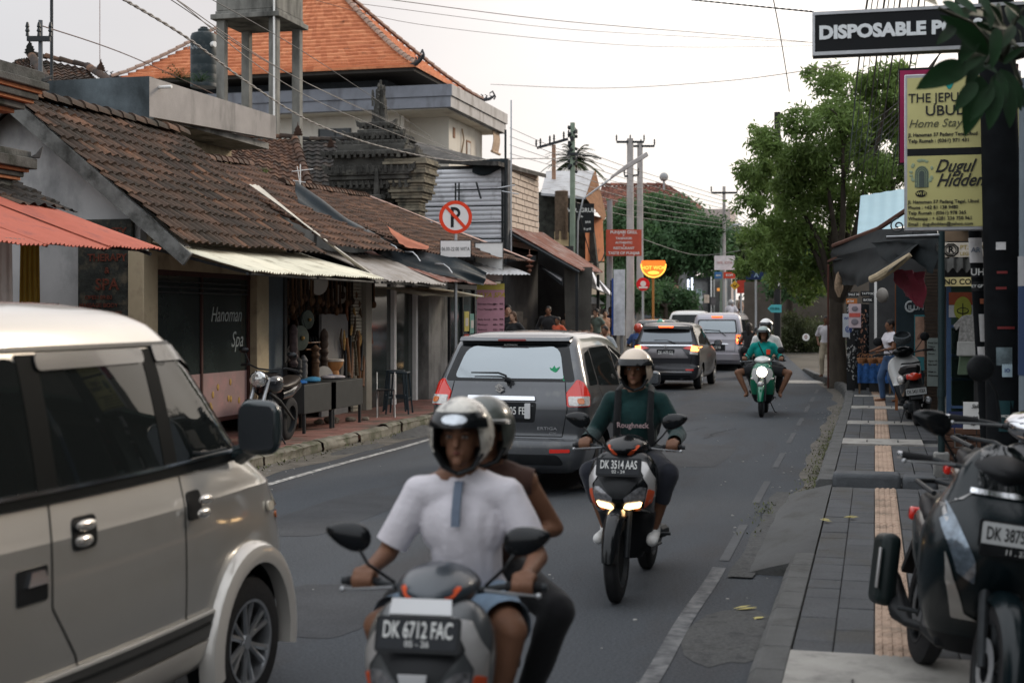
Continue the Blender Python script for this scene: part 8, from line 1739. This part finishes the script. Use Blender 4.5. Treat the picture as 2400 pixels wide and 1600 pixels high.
b=MB();b.tube([(.24+.075*math.cos(a),-.01,h_*.74+.09*math.sin(a))for a in[k*.33+1.2 for k in range(15)]],.018,6);b.text('ILUM',(.34,-.006,h_*.73),X3,Z3,.12,0,.004,align='CENTER',bold=.02);b.build('emblem',M('dull_white_print',(.4,.42,.42),.6),t,0)
pp_=T('post','thin orange-brown timber post at the corner of the stall','post',at(2101,740,25.4));pp_.location.z=.1;b=MB();b.bb((-.025,-.025,0),(.025,.025,2.6));b.build('post',M('orange_timber',(.26,.10,.04),.7),pp_)
pp2=T('post','thin rusty red iron post beside the street tree trunk','post',at(1941,740,34.5));pp2.location.z=.1;b=MB();b.tube([(0,0,0),(0,0,3.0)],.024,8);b.build('post',M('rust_red_iron',(.075,.03,.022),.85),pp2)
tb2=T('market_table','stall table hung with blue checked cloth on the right pavement','table',at(2050,740,31));tb2.location.z=.12;b=MB();b.bb((-.35,-.3,.66),(.35,.6,.70));b.build('top',EM['wood'],tb2)
b=MB();b.grid(lambda i,j:(-.36+.72*i,-.31-.02*math.sin(i*30),.70-.42*j),24,3);b.build('cloth_skirt',M('blue_check',(.02,.07,.20),.8,0,.5,12),tb2,60)
for sx in(-.32,.32):b=MB();b.bb((sx-.02,-.28,0),(sx+.02,-.24,.66));b.build('leg',EM['wood'],tb2)
for k in range(9):
 b=MB();r=rn.uniform(.07,.11);b.lathe([(r*.7,0),(r,r*.6),(r*1.05,r*1.2),(r*.9,r*1.25),(r*.8,r*.8)],n=14,cap=False);h_=[(r*math.cos(q*.4),0,r*1.2+r*1.1*math.sin(q*.4))for q in range(8)];b.tube(h_,.008,4)
 o=b.build('basket',M('basket_brown',(.24,.11,.05),.8,0,.4,25),None);o.location=tb2.location+Vector((-.28+.07*k,-.15+.2*(k%3),.70));tag(o,'small woven brown basket on the blue-skirted stall table','basket','baskets on the stall table')
for k in range(9):
 px=1994+(k*13.5);D=33+rn.uniform(-1,2);a=at(px,740,D);t=T('goods_rack','tall dark rack of small dangling souvenirs in the right-hand stall','rack',(a.x,a.y,.12),0,'souvenir racks');b=MB();b.bb((-.09,-.01,0),(.09,.03,2.0));b.build('board',EM['blk'],t)
 b=MB()
 for q in range(60):b.box((rn.uniform(-.08,.08),-.03,rn.uniform(.3,1.95)),(.012+rn.random()*.02,.01,.02+rn.random()*.05),rotm(0,rn.uniform(-40,40),0))
 b.build('souvenirs',M('souvenirs%d'%(k%4),[(.30,.30,.29),(.15,.16,.17),(.35,.18,.12),(.10,.11,.12)][k%4],.4,.3,.5,30),t,0)
t,w_,h_=banner(1989,712,2018,768,27.5,M('pink_white_poster',(.50,.40,.42),.7),'pink and white poster on the front of the stall',name='poster');b=MB();b.bb((.01,-.008,h_*.45),(w_-.01,-.002,h_*.62));b.build('red_band',M('coral_print',(.50,.10,.08),.7),t);b=MB();b.ell((w_*.5,-.01,h_*.8),(.06,.006,.05));b.ell((w_*.5,-.01,h_*.25),(.07,.006,.06));b.build('print',M('grey_print2',(.18,.16,.18),.7),t)
for k,(px,y,tx)in enumerate(((1999,690,'SALE 50'),(2030,688,'TATTOO'),(1996,706,'ATM'),(2034,703,'BATIK'))):banner(px-13,y-6,px+13,y+6,27+k*.3,EM['blk']if k!=2 else M('orange_strip',(.4,.14,.04),.6),['black strip sign, upper left of the stall front','black strip sign, upper right of the stall front','orange-brown strip sign under the black ones','black strip sign, lower right of the stall front'][k],[(tx,.1,.48,.6)],LTW)
banner(1975,735,1992,790,28.5,M('pale_notice',(.36,.38,.40),.7),'small pale notice left of the pink poster',[('WiFi',.15,.8,.16),('@',.3,.35,.3)],M('navy_print',(.03,.06,.2),.6),'notice')
b=MB();b.bb((0,0,0),(.05,.05,1.2));o=b.build('pale_pole',EM['white'],None);o.location=at(2049,800,28);tag(o,'pale upright strip light tube in the stall','tube')
b=MB();b.ell((0,0,0),(.11,.11,.14));o=b.build('paper_lantern',M('paper',(.30,.28,.25),.9),None);o.location=at(2068,692,26);tag(o,'dim round paper lantern under the canopy','lantern')
def garment(px,y,D,poly,m_,label,name,th=.05):
 p=at(px,y,D);t=T(name,label,'clothing',p);b=MB();b.prism(poly,(0,0,0),X3,Z3,(0,th,0));o=b.build('fabric',m_,t,bev=.018,seg=3);return t
garment(2273,745,18.9,[(-.10,.02),(-.05,.04),(.05,.04),(.10,.02),(.21,-.10),(.16,-.17),(.13,-.12),(.14,-.34),(-.15,-.34),(-.13,-.12),(-.17,-.17),(-.21,-.10)],M('newsprint_cloth',(.26,.255,.24),.9,0,.45,26),'grey newsprint-patterned shirt hanging on the cabinet','shirt')
garment(2270,808,18.9,[(-.14,.05),(.14,.05),(.15,-.15),(-.15,-.15)],cloth('dirty_white_cloth',(.36,.36,.34)),'off-white cloth hanging below the newsprint shirt','cloth');garment(2275,840,19.0,[(-.14,.06),(.14,.06),(.17,-.22),(.03,-.22),(0,-.10),(-.03,-.22),(-.17,-.22)],cloth('sage_cloth',(.10,.14,.09)),'sage green shorts hanging lowest on the cabinet','shorts')
wbp=at(2292,1000,13.2);t=T('notice_board','white hand-lettered notice propped against the dark poles','sign',wbp);b=MB();b.bb((-.13,-.01,-.02),(.08,.01,.23));b.build('board',EM['white'],t);b=MB();[b.text(tx,(x,-.014,z),X3,Z3,s_,0,.002,shear=.3,bold=.01)for tx,x,z,s_ in(('Sale',-.02,.19,.05),('up',.03,.14,.07),('to 50',-.06,.08,.05),('%',-.05,.03,.06))];b.build('lettering',LTK,t,0)
 # ---- dark poles with bills, projecting signs, branch of leaves
m_dp=M('tarred_pole',(.006,.007,.008),.9,0,.4,6,spec=.1)
p0,p1=at(2256,60,12),at(2322,1180,12);dp=T('utility_pole','thin leaning black pole plastered with torn stickers','utility pole',(p1.x,p1.y,.1));b=MB();a=p0-dp.location;c_=p1-dp.location;c_=a+(c_-a)*((a.z)/(a.z-c_.z));b.tube([c_,a.lerp(c_,.5),a,a+(a-c_)*.3],.052,14);b.build('pole',m_dp,dp)
def bill(y0,y1,w_,m_,x=0,txt=None,tm=LTK,par=None,z0=None,size=None,rz=0,name='sticker',wrap=True):
 q0,q1=(a+dp.location),(c_+dp.location);
 def P_(y):t_=(EYE+(740-y)/K*12-q0.z)/(q1.z-q0.z);return q0.lerp(q1,t_)-dp.location
 A_,B_=P_(y0),P_(y1);b=MB()
 b.grid(lambda i,j:B_.lerp(A_,j)+Vector((.056*math.sin((i-.5)*w_+x),-.056*math.cos((i-.5)*w_+x),0)),10,1);o=b.build(name,m_,dp,60)
 if txt:b=MB();b.text(txt,(A_+B_)/2+Vector((x*.05,-.061,0)),X3,Z3,size or.05,0,.002,bold=.02);b.build('lettering',tm,o,0)
m_pp=M('torn_paper',(.46,.45,.44),.8,0,.12,8,dirt=(.2,.2,.2),dd=.4,ds=6)
bill(558,616,2.6,m_pp,-.1,'AR',M('grey_ink',(.15,.18,.22),.6),size=.06);bill(627,650,2.4,EM['blk'],0,'UH',LTW,size=.08);bill(660,682,2.2,EM['blk'],0,'EY GFT',LTW,size=.035);bill(736,800,1.4,m_pp,.5);bill(812,856,2.0,m_pp,.3,'MARKET',LTK,size=.018);bill(700,712,1.6,M('orange_scrap',(.3,.10,.05),.7),.9);bill(870,890,1.8,M('grey_scrap',(.25,.27,.28),.7),.2)
mp_=at(2348,740,11.2);mp=T('utility_pole','thick black utility pole right of the leaning one, with faded red stickers','utility pole',(mp_.x,mp_.y,.1));b=MB();b.tube([(.05,0,0),(0,0,2.5),(-.10,0,6.5)],[.155,.145,.12],20);b.build('pole',m_dp,mp)
def msk(y,w_,h_,m_,x,txt=None,tm=None,s_=.03):
 z=EYE+(740-y)/K*11.05-.1;b=MB();b.grid(lambda i,j:(.152*math.sin((i-.5)*w_/.15+x)+.02,-.152*math.cos((i-.5)*w_/.15+x),z-h_/2+h_*j),8,1);o=b.build('sticker',m_,mp,60)
 if txt:b=MB();b.text(txt,(.152*math.sin(x)+.02,-.160,z),X3,Z3,s_,0,.002,bold=.02);b.build('lettering',tm or LTW,o,0)
msk(576,.10,.06,m_pp,-.35);msk(868,.075,.10,M('pale_blue_sticker',(.35,.45,.50),.6),.05,'IO',M('navy_print',(.03,.06,.2)),.04);msk(975,.14,.24,M('dark_teal_sticker',(.01,.04,.045),.6),.1,'MONEY',LTW,.03)
msk(835,.12,.14,M('torn_grey',(.10,.13,.14),.7,0,.5,12),-.1);msk(768,.13,.02,M('faint_red',(.14,.02,.02),.6),.0);msk(638,.08,.02,M('faint_red',(.14,.02,.02)),-.2);msk(675,.08,.02,M('faint_red',(.14,.02,.02)),-.25)
g3=at(2400,740,9.6);t=T('utility_pole','grey-blue concrete pole cut by the right edge of the view','utility pole',(g3.x+.02,g3.y,.1));b=MB();b.tube([(0,0,0),(0,0,3.35)],[.055,.05],14);b.build('pole',M('blue_grey_pole',(.15,.18,.20),.7,0,.15,4),t)
b=MB();b.tube([(0,0,1.35),(0,0,1.95)],.058,14);b.build('navy_wrap',M('navy_wrap',(.02,.04,.09),.5),t);b=MB();b.tube([(0,0,1.95),(0,0,2.15)],.059,14);b.build('white_wrap',M('grey_wrap',(.3,.3,.3),.6),t)
ds=T('signboard','black projecting signboard with bold white capitals at the top right','sign',(-.417,10.0,3.64));b=MB();b.bb((0,.015,-.0),(1.55,.14,.30));b.build('box',M('dark_box',(.03,.03,.03),.5),ds);b=MB();b.bb((.018,.008,.02),(1.53,.02,.28));b.build('face',M('black_face',(.006,.007,.008),.5,0,.05,spec=.2),ds)
b=MB();b.bb((0,0,.278),(1.55,.03,.30));b.bb((0,0,0),(1.55,.03,.024));b.bb((0,.001,.024),(.018,.031,.278));b.build('rim',M('aluminium_rim',(.45,.45,.46),.35,.7),ds)
b=MB();b.text('DISPOSABLE PODS',(.045,.006,.150),X3,Z3,.122,0,.006,align='LEFT',bold=.05,fit=1.07);b.build('lettering',M('bright_white_letters',(.72,.74,.74),.5,0,0),ds,0)
ys=T('signboard','tall yellow two-panel homestay signboard with a silver frame at the right','sign',(.235,12.0,2.54));b=MB();b.bb((0,.01,0),(.90,.10,1.27));b.build('frame',M('aluminium_rim',(.45,.45,.46)),ys,bev=.006)
m_yl=M('pale_yellow_print',(.52,.48,.20),.5,0,.08,1.5);b=MB();b.bb((.022,-.0,.665),(.88,.012,1.24));b.build('upper_panel',M('cream_yellow_print',(.54,.50,.22),.5,0,.12,2.2),ys);b=MB();b.bb((.022,.0,.03),(.88,.012,.605));b.build('lower_panel',m_yl,ys);b=MB();b.bb((.022,.002,.605),(.88,.012,.665));b.build('black_band',EM['blk'],ys)
b=MB();m_sh=.0
b.text('THE JEPUN',(.03,-.004,1.07),X3,Z3,.105,0,.003,align='LEFT',bold=.006,sx=.92);b.text('UBUD',(.16,-.004,.965),X3,Z3,.115,0,.003,align='LEFT',bold=.010,sx=1.05)
b.text('Jl. Hanoman 57 Padang Tegal,Ubud',(.03,-.004,.775),X3,Z3,.040,0,.003,align='LEFT',bold=.02,sx=.95);b.text('Telp Rumah : (0361) 971 431',(.03,-.004,.725),X3,Z3,.040,0,.003,align='LEFT',bold=.02)
b.text('Dugul',(.235,-.004,.515),X3,Z3,.145,0,.003,align='LEFT',bold=.015,shear=.45,sx=.85);b.text('Hidden',(.245,-.004,.40),X3,Z3,.145,0,.003,align='LEFT',bold=.015,shear=.45,sx=.85)
for k,tx in enumerate(('Jl. Hanoman 57 Padang Tegal, Ubud','Phone : +62 81 138 9480','Telp Rumah : (0361) 978 365','Whatsapp : + 6281 236 750 961','Email : dugulhidden@yahoo.com')):b.text(tx,(.028,-.004,.232-.045*k),X3,Z3,.038,0,.003,align='LEFT',bold=.015)
b.build('lettering',M('soft_black_print',(.03,.03,.03),.6),ys,0);b=MB();b.text('Home Stay &',(.03,-.004,.865),X3,Z3,.092,0,.003,align='LEFT',shear=.3);b.build('italic_lettering',M('grey_olive_print',(.10,.10,.06),.6),ys,0)
b=MB();
for k in range(6):b.prism([(.055*math.cos(a)*(1-.12*k),.065*math.sin(a)*(1-.12*k))for a in[q*math.pi/10 for q in range(11)]]+[(-.055*(1-.12*k),-.11),(.055*(1-.12*k),-.11)],(.135,-.001-.001*k,.46),X3,Z3,(0,-.002,0),k%2)
for k in range(22):a=rn.uniform(0,6.28);b.ell((.135+.085*math.cos(a),-.002,.47+.10*math.sin(a)),(.016,.003,.012),rotm(0,rn.uniform(0,90),0),8,5,2)
b.build('gate_picture',[M('sage_print',(.20,.25,.16),.6),M('slate_print',(.07,.09,.08),.6),M('leaf_print',(.28,.34,.22),.6)],ys,0)
b=MB();b.prism([(.045*math.cos(q*math.pi/12),.028*math.sin(q*math.pi/12))for q in range(24)],(.13,-.002,.30),X3,Z3,(0,-.003,0));wi=b.build('badge',LTK,ys,0);b=MB();b.text('Wi Fi',(.13,-.007,.30),X3,Z3,.035,0,.002,bold=.02);b.build('badge_lettering',m_yl,wi,0)
b=MB();b.prism([(-.05,.04),(.03,.05),(.0,-.01),(-.02,-.01)],(.36,-.003,1.15),X3,Z3,(0,-.002,0));b.build('teal_mark',M('teal_mark',(.02,.28,.25),.6),ys,0)
ms=T('signboard','signboard with a magenta edge standing just behind the yellow one','sign',(.195,12.35,3.12));b=MB();b.bb((0,.0,0),(.95,.10,.80));b.build('box',EM['blk'],ms);b=MB();b.bb((.01,-.012,.01),(.94,.0,.78));b.build('magenta_face',M('magenta_face',(.30,.02,.08),.5),ms)
b=MB()
for z in(3.75,2.7):b.tube([(.9,12.06,z),(1.35,12.0,z)],.02,6)
o=b.build('sign_bracket',EM['dark'],None,0);tag(o,'steel brackets carrying the yellow signboard from the pole','bracket')if False else bpy.data.objects.remove(o)
for z in(3.6,2.7):b=MB();b.tube([(.88,.05,z-2.54),(1.0,.05,z-2.54)],.02,6);b.build('bracket',EM['dark'],ys)
lt=T('frangipani_tree','dark big-leaved tree at the top right corner, leaves hanging before the poles','tree',(2.05,6.2,.0));b=MB();ll=lt.location
hub=at(2350,140,6.4)-ll;b.tube([(0,0,0),(-.05,.05,1.6),(-.15,0,2.8),hub+Vector((.35,0,.1)),hub],[.10,.085,.06,.035,.022],10)
subs=[at(px,py,D)-ll for px,py,D in((2200,20,6.2),(2260,60,6.5),(2385,110,6.0),(2340,10,6.6),(2310,150,6.2),(2395,200,6.3),(2270,140,6.6),(2400,20,6.5))]
for s_ in subs:b.tube([hub,hub.lerp(s_,.5)+Vector((0,0,.05)),s_],[.016,.012,.008],6)
b.build('trunk',M('green_brown_stem',(.035,.04,.025),.8),lt)
LF=[]
LF+=[((2270,150),(2148,208),.30),((2300,175),(2262,320),.27),((2320,130),(2205,35),.26),((2290,70),(2250,150),.26),((2335,185),(2318,305),.24),((2200,10),(2150,-10),.2),((2210,0),(2260,40),.24),((2240,-5),(2290,30),.24),((2345,160),(2395,260),.26),((2300,120),(2258,170),.22),((2350,60),(2320,10),.22),((2350,150),(2400,110),.2),((2360,180),(2368,300),.22),((2240,60),(2195,105),.2),((2275,20),(2215,70),.22),((2290,190),(2236,262),.22),((2330,200),(2272,285),.2)]
for k in range(30):a_=(rn.uniform(2290,2400),rn.uniform(-20,190));LF.append((a_,(a_[0]+rn.uniform(-70,60),a_[1]+rn.uniform(-40,100)),.2))
rn2=random.Random(5);crown('unseen_shade_leaves',lt,[(rn2.uniform(-1.6,1.2),rn2.uniform(-3.8,-.2),rn2.uniform(4.5,5.4),.75)for _ in range(26)],5200,.26,M('dark_glossy_leaf',(.012,.040,.013),.6,0,.4,6,translucent=.12,spec=.2,island=.4),9,lw=.33)  # leaves above the view, added to shade the pavement and scooter below
b=MB()
for k,(p_,q_,w_)in enumerate(LF):
 D=6.2+.5*noise.noise(Vector((k*3.1,0,0)))+(.25 if k>16 else 0);A_=at(*p_,D)-ll;B_=at(*q_,D-.12)-ll;d=B_-A_;L_=d.length;side=d.cross(Vector((SA,-CA,.3))).normalized();nn_=side.cross(d).normalized();W2=L_*w_*.62
 n=9;o=len(b.v)
 for i in range(n+1):
  t_=i/n;wd=W2*(math.sin(math.pi*min(1,t_**.8))**.8)*(1 if t_<1 else 0);c0=A_+d*t_+nn_*(-.10*L_*(t_-.5)**2)
  b.v+=[tuple(c0-side*wd+nn_*wd*.35),tuple(c0),tuple(c0+side*wd+nn_*wd*.35)]
 for i in range(n):
  a0=o+3*i;b.f+=[(a0,a0+1,a0+4,a0+3),(a0+1,a0+2,a0+5,a0+4)];b.m+=[0,0]
b.build('crown',M('dark_glossy_leaf',(.012,.040,.013),.6,0,.4,6,translucent=.12,spec=.2,island=.4),lt,60)
  # ---- overhead cables
def cable(pts,r,label,m_=None,n=24,twist=0,name='overhead_cable',group=None):
 P_=[at(*p)for p in pts];out=[]
 for k in range(len(P_)-1):
  a,c=P_[k],P_[k+1];sag=.012*(c-a).length if len(P_)==2 else 0
  for i in range(n+(k==len(P_)-2)):t=i/n;out.append(a.lerp(c,t)-Vector((0,0,4*sag*t*(1-t))))
 if len(P_)>2:
  q=[P_[0]]+P_+[P_[-1]];out=[]
  for k in range(1,len(q)-2):
   for i in range(n):
    t=i/n;out.append(.5*((2*q[k])+(-q[k-1]+q[k+1])*t+(2*q[k-1]-5*q[k]+4*q[k+1]-q[k+2])*t*t+(-q[k-1]+3*q[k]-3*q[k+1]+q[k+2])*t**3))
  out.append(P_[-1])
 b=MB()
 if twist:
  for ph in(0,math.pi):
   b.tube([p+Vector((math.cos(i*1.1+ph),0,math.sin(i*1.1+ph)))*r*.7 for i,p in enumerate(out)],r*.75,5)
 else:b.tube(out,r,5)
 return tag(b.build(name,m_ or EM['blk'],None),label,'cable',group)
m_wb=M('brown_cable',(.10,.06,.05),.7);m_wg=M('grey_cable',(.20,.19,.18),.6)
cable([(275,-10,12),(440,90,15),(590,200,19),(740,290,24),(900,345,30),(1060,376,36),(1180,372,40),(1330,372,45)],.0115,'thick twisted cable sagging across the left roofs to the green pole',m_wg,30,1)
G='thin cables running from the top left to the restaurant pole'
for k,(a,c,d_)in enumerate((((385,-10,16),(700,185,26),(1020,330,44)),((400,-10,16),(720,195,26),(1060,352,44)),((480,-10,18),(740,140,27),(1010,320,44)),((395,-14,15),(760,245,26),(1150,395,44)))):
 cable([a,c,d_],.0065,'thin cable slanting from the top left down across the orange-roofed house',m_wg if k%2 else EM['blk'],20,group=G)
G='cables crossing the sky to the black signboard'
for k,pts in enumerate(([(880,-5,30),(1300,48,36),(1700,82,40),(1905,100,42)],[(850,10,30),(1300,66,36),(1650,88,40),(1905,100,42)],[(700,-10,28),(1000,60,34),(1500,108,38),(1905,108,42)])):cable(pts,.009 if k==0 else.006,'cable crossing the bright sky between the orange roof and the black signboard',m_wb,16,group=G)
cable([(1620,0,20),(1760,14,18),(1905,28,16)],.008,'twisted dark cable entering behind the top left corner of the black signboard',EM['blk'],30,1)
cable([(1150,198,66),(1400,207,55),(1700,190,45),(1990,150,32)],.011,'faint cable from the far roof corner to the street tree',m_wb,16)
cable([(1811,-10,30),(1830,90,32),(1850,215,36)],.012,'steep reddish guy wire dropping into the street tree',m_wb,10)
cable([(95,60,26),(300,130,32),(500,220,45)],.012,'thin cable from the top left pole down behind the concrete parapet',m_wb,12)
for k in range(11):x0=2010+k*13+random.uniform(-6,6);cable([(x0+25,-20,14),(x0,160,20),(x0-25-2*k,420,34)],.006+.005*(k%3==0),'dark cable hanging in the bundle in front of the street tree',EM['blk'],10,group='bundle of cables in front of the street tree')
for k in range(6):cable([(2260,-10+k*9,11),(2200,130,16),(2080,330-14*k,26),(1930,455-20*k,40)],.008,'slack cable running down from the dark poles into the tree',EM['blk'],14,group='slack cables from the dark poles')
for k in range(9):cable([(1345,345+k*16,45),(1480,395+k*14,56),(1697,462+k*9,66)],.012,'cable between the greenish pole and the far slim pole',m_wg,12,group='cables over the middle of the street')
for k in range(6):cable([(1697,468+k*12,66),(1770,520+k*9,60),(1830,560+k*10,50)],.012,'cable between the far slim pole and the black pole',m_wg,10,group='cables over the far street')
for k in range(4):cable([(1195,300+20*k,46),(1310,350+14*k,50),(1345,352+14*k,45)],.010,'short cable reaching the greenish pole from the left',m_wg,8,group='short cables left of the greenish pole')
cable([(1350,470,45),(1385,600,45.5),(1410,610,46),(1428,545,47)],.016,'slack loop of cable between the greenish pole and the red signboard pole',EM['blk'],16)
cable([(1505,560,47),(1640,598,55),(1800,575,50)],.012,'cable sagging in front of the dark middle trees',m_wg,14)
t,h=pole(95,48,26,.055,'small grey pole with a short cross arm at the upper left',M('grey_small_pole',(.10,.11,.12),.6),[(.35,-.22,.20,.0)],(0,.5,1))
 # ---- people beyond the riders
def stand(px,base,D,rz,label,P_,top,bot,skin=SKIN,z=None,**kw):
 p=at(px,base,D);kw.setdefault('leg',1.95);zz_=z if z is not None else zr(p.y);return person(label,(p.x,p.y,zz_),rz,P_,top,bot,skin,vox=kw.pop('vox',.02),**kw)
c_bk=cloth('black_cotton',(.015,.015,.016));c_nv=cloth('navy_cotton',(.02,.03,.06));c_kh=cloth('khaki_cotton',(.36,.30,.22));c_wh=cloth('white_cotton',(.63,.60,.63));c_dn=cloth('dark_denim',(.02,.022,.03));c_or=cloth('peach_cotton',(.50,.27,.17))
stand(1203,740,31,160,'dark-haired woman in black near the pink price board',pose_stand(.93),c_bk,c_dn,SKINL,.385,female=True,hair=HAIRB,long_hair=True)
stand(1190,740,32.2,200,'man in a dark jacket standing behind the dark-haired woman',pose_stand(1.02),c_bk,c_dn,SKINL,.385,sleeve=1.9)
stand(1285,740,38,190,'man in black standing in the shade of the rusty-roofed shop',pose_stand(1.03),c_bk,c_bk,SKIN,.385,sleeve=1.9)
stand(1308,740,37.5,150,'person in a red top beside the man in black',pose_stand(.86),cloth('red_orange_cotton',(.50,.09,.04)),c_dn,SKIN,.385)
stand(1398,740,42,150,'man in a grey-green shirt in the pavement crowd under the striped awning',pose_stand(1.0),cloth('grey_green_cotton',(.13,.17,.14)),c_dn,SKINL,.385)
stand(1418,740,42.6,200,'bare-shouldered person in peach in the pavement crowd',pose_stand(.98),c_or,c_kh,SKINL,.385,sleeve=0)
stand(1402,740,46,170,'man in a cream shirt at the back of the pavement crowd',pose_stand(1.05),cloth('cream_cotton',(.45,.38,.30)),c_dn,SKIN,.385)
stand(1432,740,43.5,180,'tall person all in black at the right of the pavement crowd',pose_stand(1.04),c_nv,c_bk,SKIND,.385,sleeve=1.9)
for px,D,c in((1330,41,c_or),(1352,41.5,c_kh),(1368,42,c_or)):stand(px,740,D,150+px%40,['person in peach browsing left of the grey blind','person in khaki browsing below the grey blind','person in peach browsing right of the grey blind'][(px-1330)//18 if px<1368 else 2],pose_stand(.95),c,c_kh,SKINL,.385,sleeve=0)
um=T('parasol','small white parasol among the pavement crowd','umbrella',at(1390,712,43.5));b=MB();b.lathe([(.001,.22),(.15,.18),(.36,.0)],n=8);b.build('canopy',EM['white'],um);b=MB();b.tube([(0,0,.2),(0,0,-.9)],.012,5);b.build('shaft',EM['dark'],um)
fb=T('feather_banner','white and blue upright banner on a thin black pole at the left kerb','banner',at(1440,740,40));fb.location.z=.1;b=MB();b.tube([(-.1,0,0),(-.1,0,2.75)],.02,6);b.build('pole',EM['blk'],fb);b=MB();b.bb((-.02,-.01,1.2),(.30,.01,3.05));b.bb((-.075,-.01,1.2),(-.025,.01,2.8),1);b.build('cloth',[M('pale_banner',(.55,.56,.58),.8,0,.25,4),M('blue_banner',(.03,.07,.25),.8)],fb)
b=MB();b.tube([(.2,.1,0),(.2,.1,2.4)],.06,8);b.build('support_post',M('steel_post',(.20,.20,.20),.6),fb)
stand(1937,740,39,170,'person in a white shirt and khaki trousers half hidden by the tree trunk',pose_stand(1.0),c_wh,c_kh,SKIN,.17,sleeve=.9)
stand(2088,740,28,120,'woman in a white blouse and blue jeans arranging goods at the stall',pose_stand(.97,arm=(.15,.32,1.05)),c_wh,cloth('blue_jeans',(.04,.08,.16)),SKIN,.15,female=True,hair=HAIR)
def rider(px,D,rz,label_b,label_p,top,hel,bot=c_dn,dark=True,dz=0,skin=SKIN,second=None,pil=None,hairl=False):
 p=at(px,740,D);z=zr(p.y)+dz;s2=dup(bs,label_b,(p.x,p.y,z),rz);s2['group']='distant scooters'
 q,PP_=person(label_p,(p.x,p.y,z),rz,pose_ride(G1,(0,-.20,.83),(.16,.20,.33),lean=.06,knee_out=.3),top,bot,skin,EM['blk'],None if hel else HAIR,hairl and not hel,vox=.022,sleeve=.9,leg=1.8,group='distant riders')
 if hel:helmet(q,PP_['head'],hel,None)
 if pil:
  P6=pose_ride((.17,-.30,1.02),(0,-.58,.88),(.20,-.30,.36),lean=.06,s=.97)
  for k in('l','r'):P6['grip'+k]=None
  q2,PQ_=person(pil[0],(p.x,p.y,z),rz,P6,pil[1],c_dn,pil[2],EM['blk'],HAIR,pil[3],vox=.022,sleeve=pil[4],leg=1.8,group='distant riders')
H_=lambda n,c:M(n,c,.3,coat=.8)
rider(1497,41,0,'dark scooter ridden away left of the black seven-seat car','rider in a blue shirt and red helmet left of the black car',cloth('blue_cotton',(.05,.09,.22)),H_('red_helmet',(.55,.06,.03)))
rider(1517,39.5,0,'dark scooter closest to the black car, ridden away','rider in black with a grey helmet beside the black car',c_bk,H_('grey_helmet',(.10,.11,.12)))
rider(1549,46,0,'scooter hidden in front of the black seven-seat car','rider whose teal helmet shows above the roof of the black car',c_bk,H_('teal_helmet',(.03,.28,.20)))
rider(1758,42,0,'scooter ridden away on the right of the silver minivan','dark-haired rider on the right of the silver minivan',cloth('rust_cotton',(.22,.05,.03)),None,pil=('woman pillion in a black strappy top with bare arms, right of the silver minivan',c_bk,SKINL,True,0))
rider(1714,66,0,'far scooter under the yellow diamond sign','rider in a white shirt under the yellow diamond sign',c_wh,H_('pale_helmet',(.4,.4,.4)))
rider(1778,62,180,'far dark scooter coming round the bend','rider in dark clothes coming round the far bend',c_bk,H_('black_helmet',(.02,.02,.02)))
rider(1413,35,160,'scooter pulled up at the left kerb by the striped awning','rider with a pale blue face mask at the left kerb',cloth('pale_grey_cotton',(.30,.32,.33)),None)
stand(1736,740,70,90,'far pedestrian in tan crossing near the yellow diamond sign',pose_stand(1.0,.2),cloth('tan_cotton',(.30,.18,.12)),c_kh,SKINL)
p=at(1413,740,35)
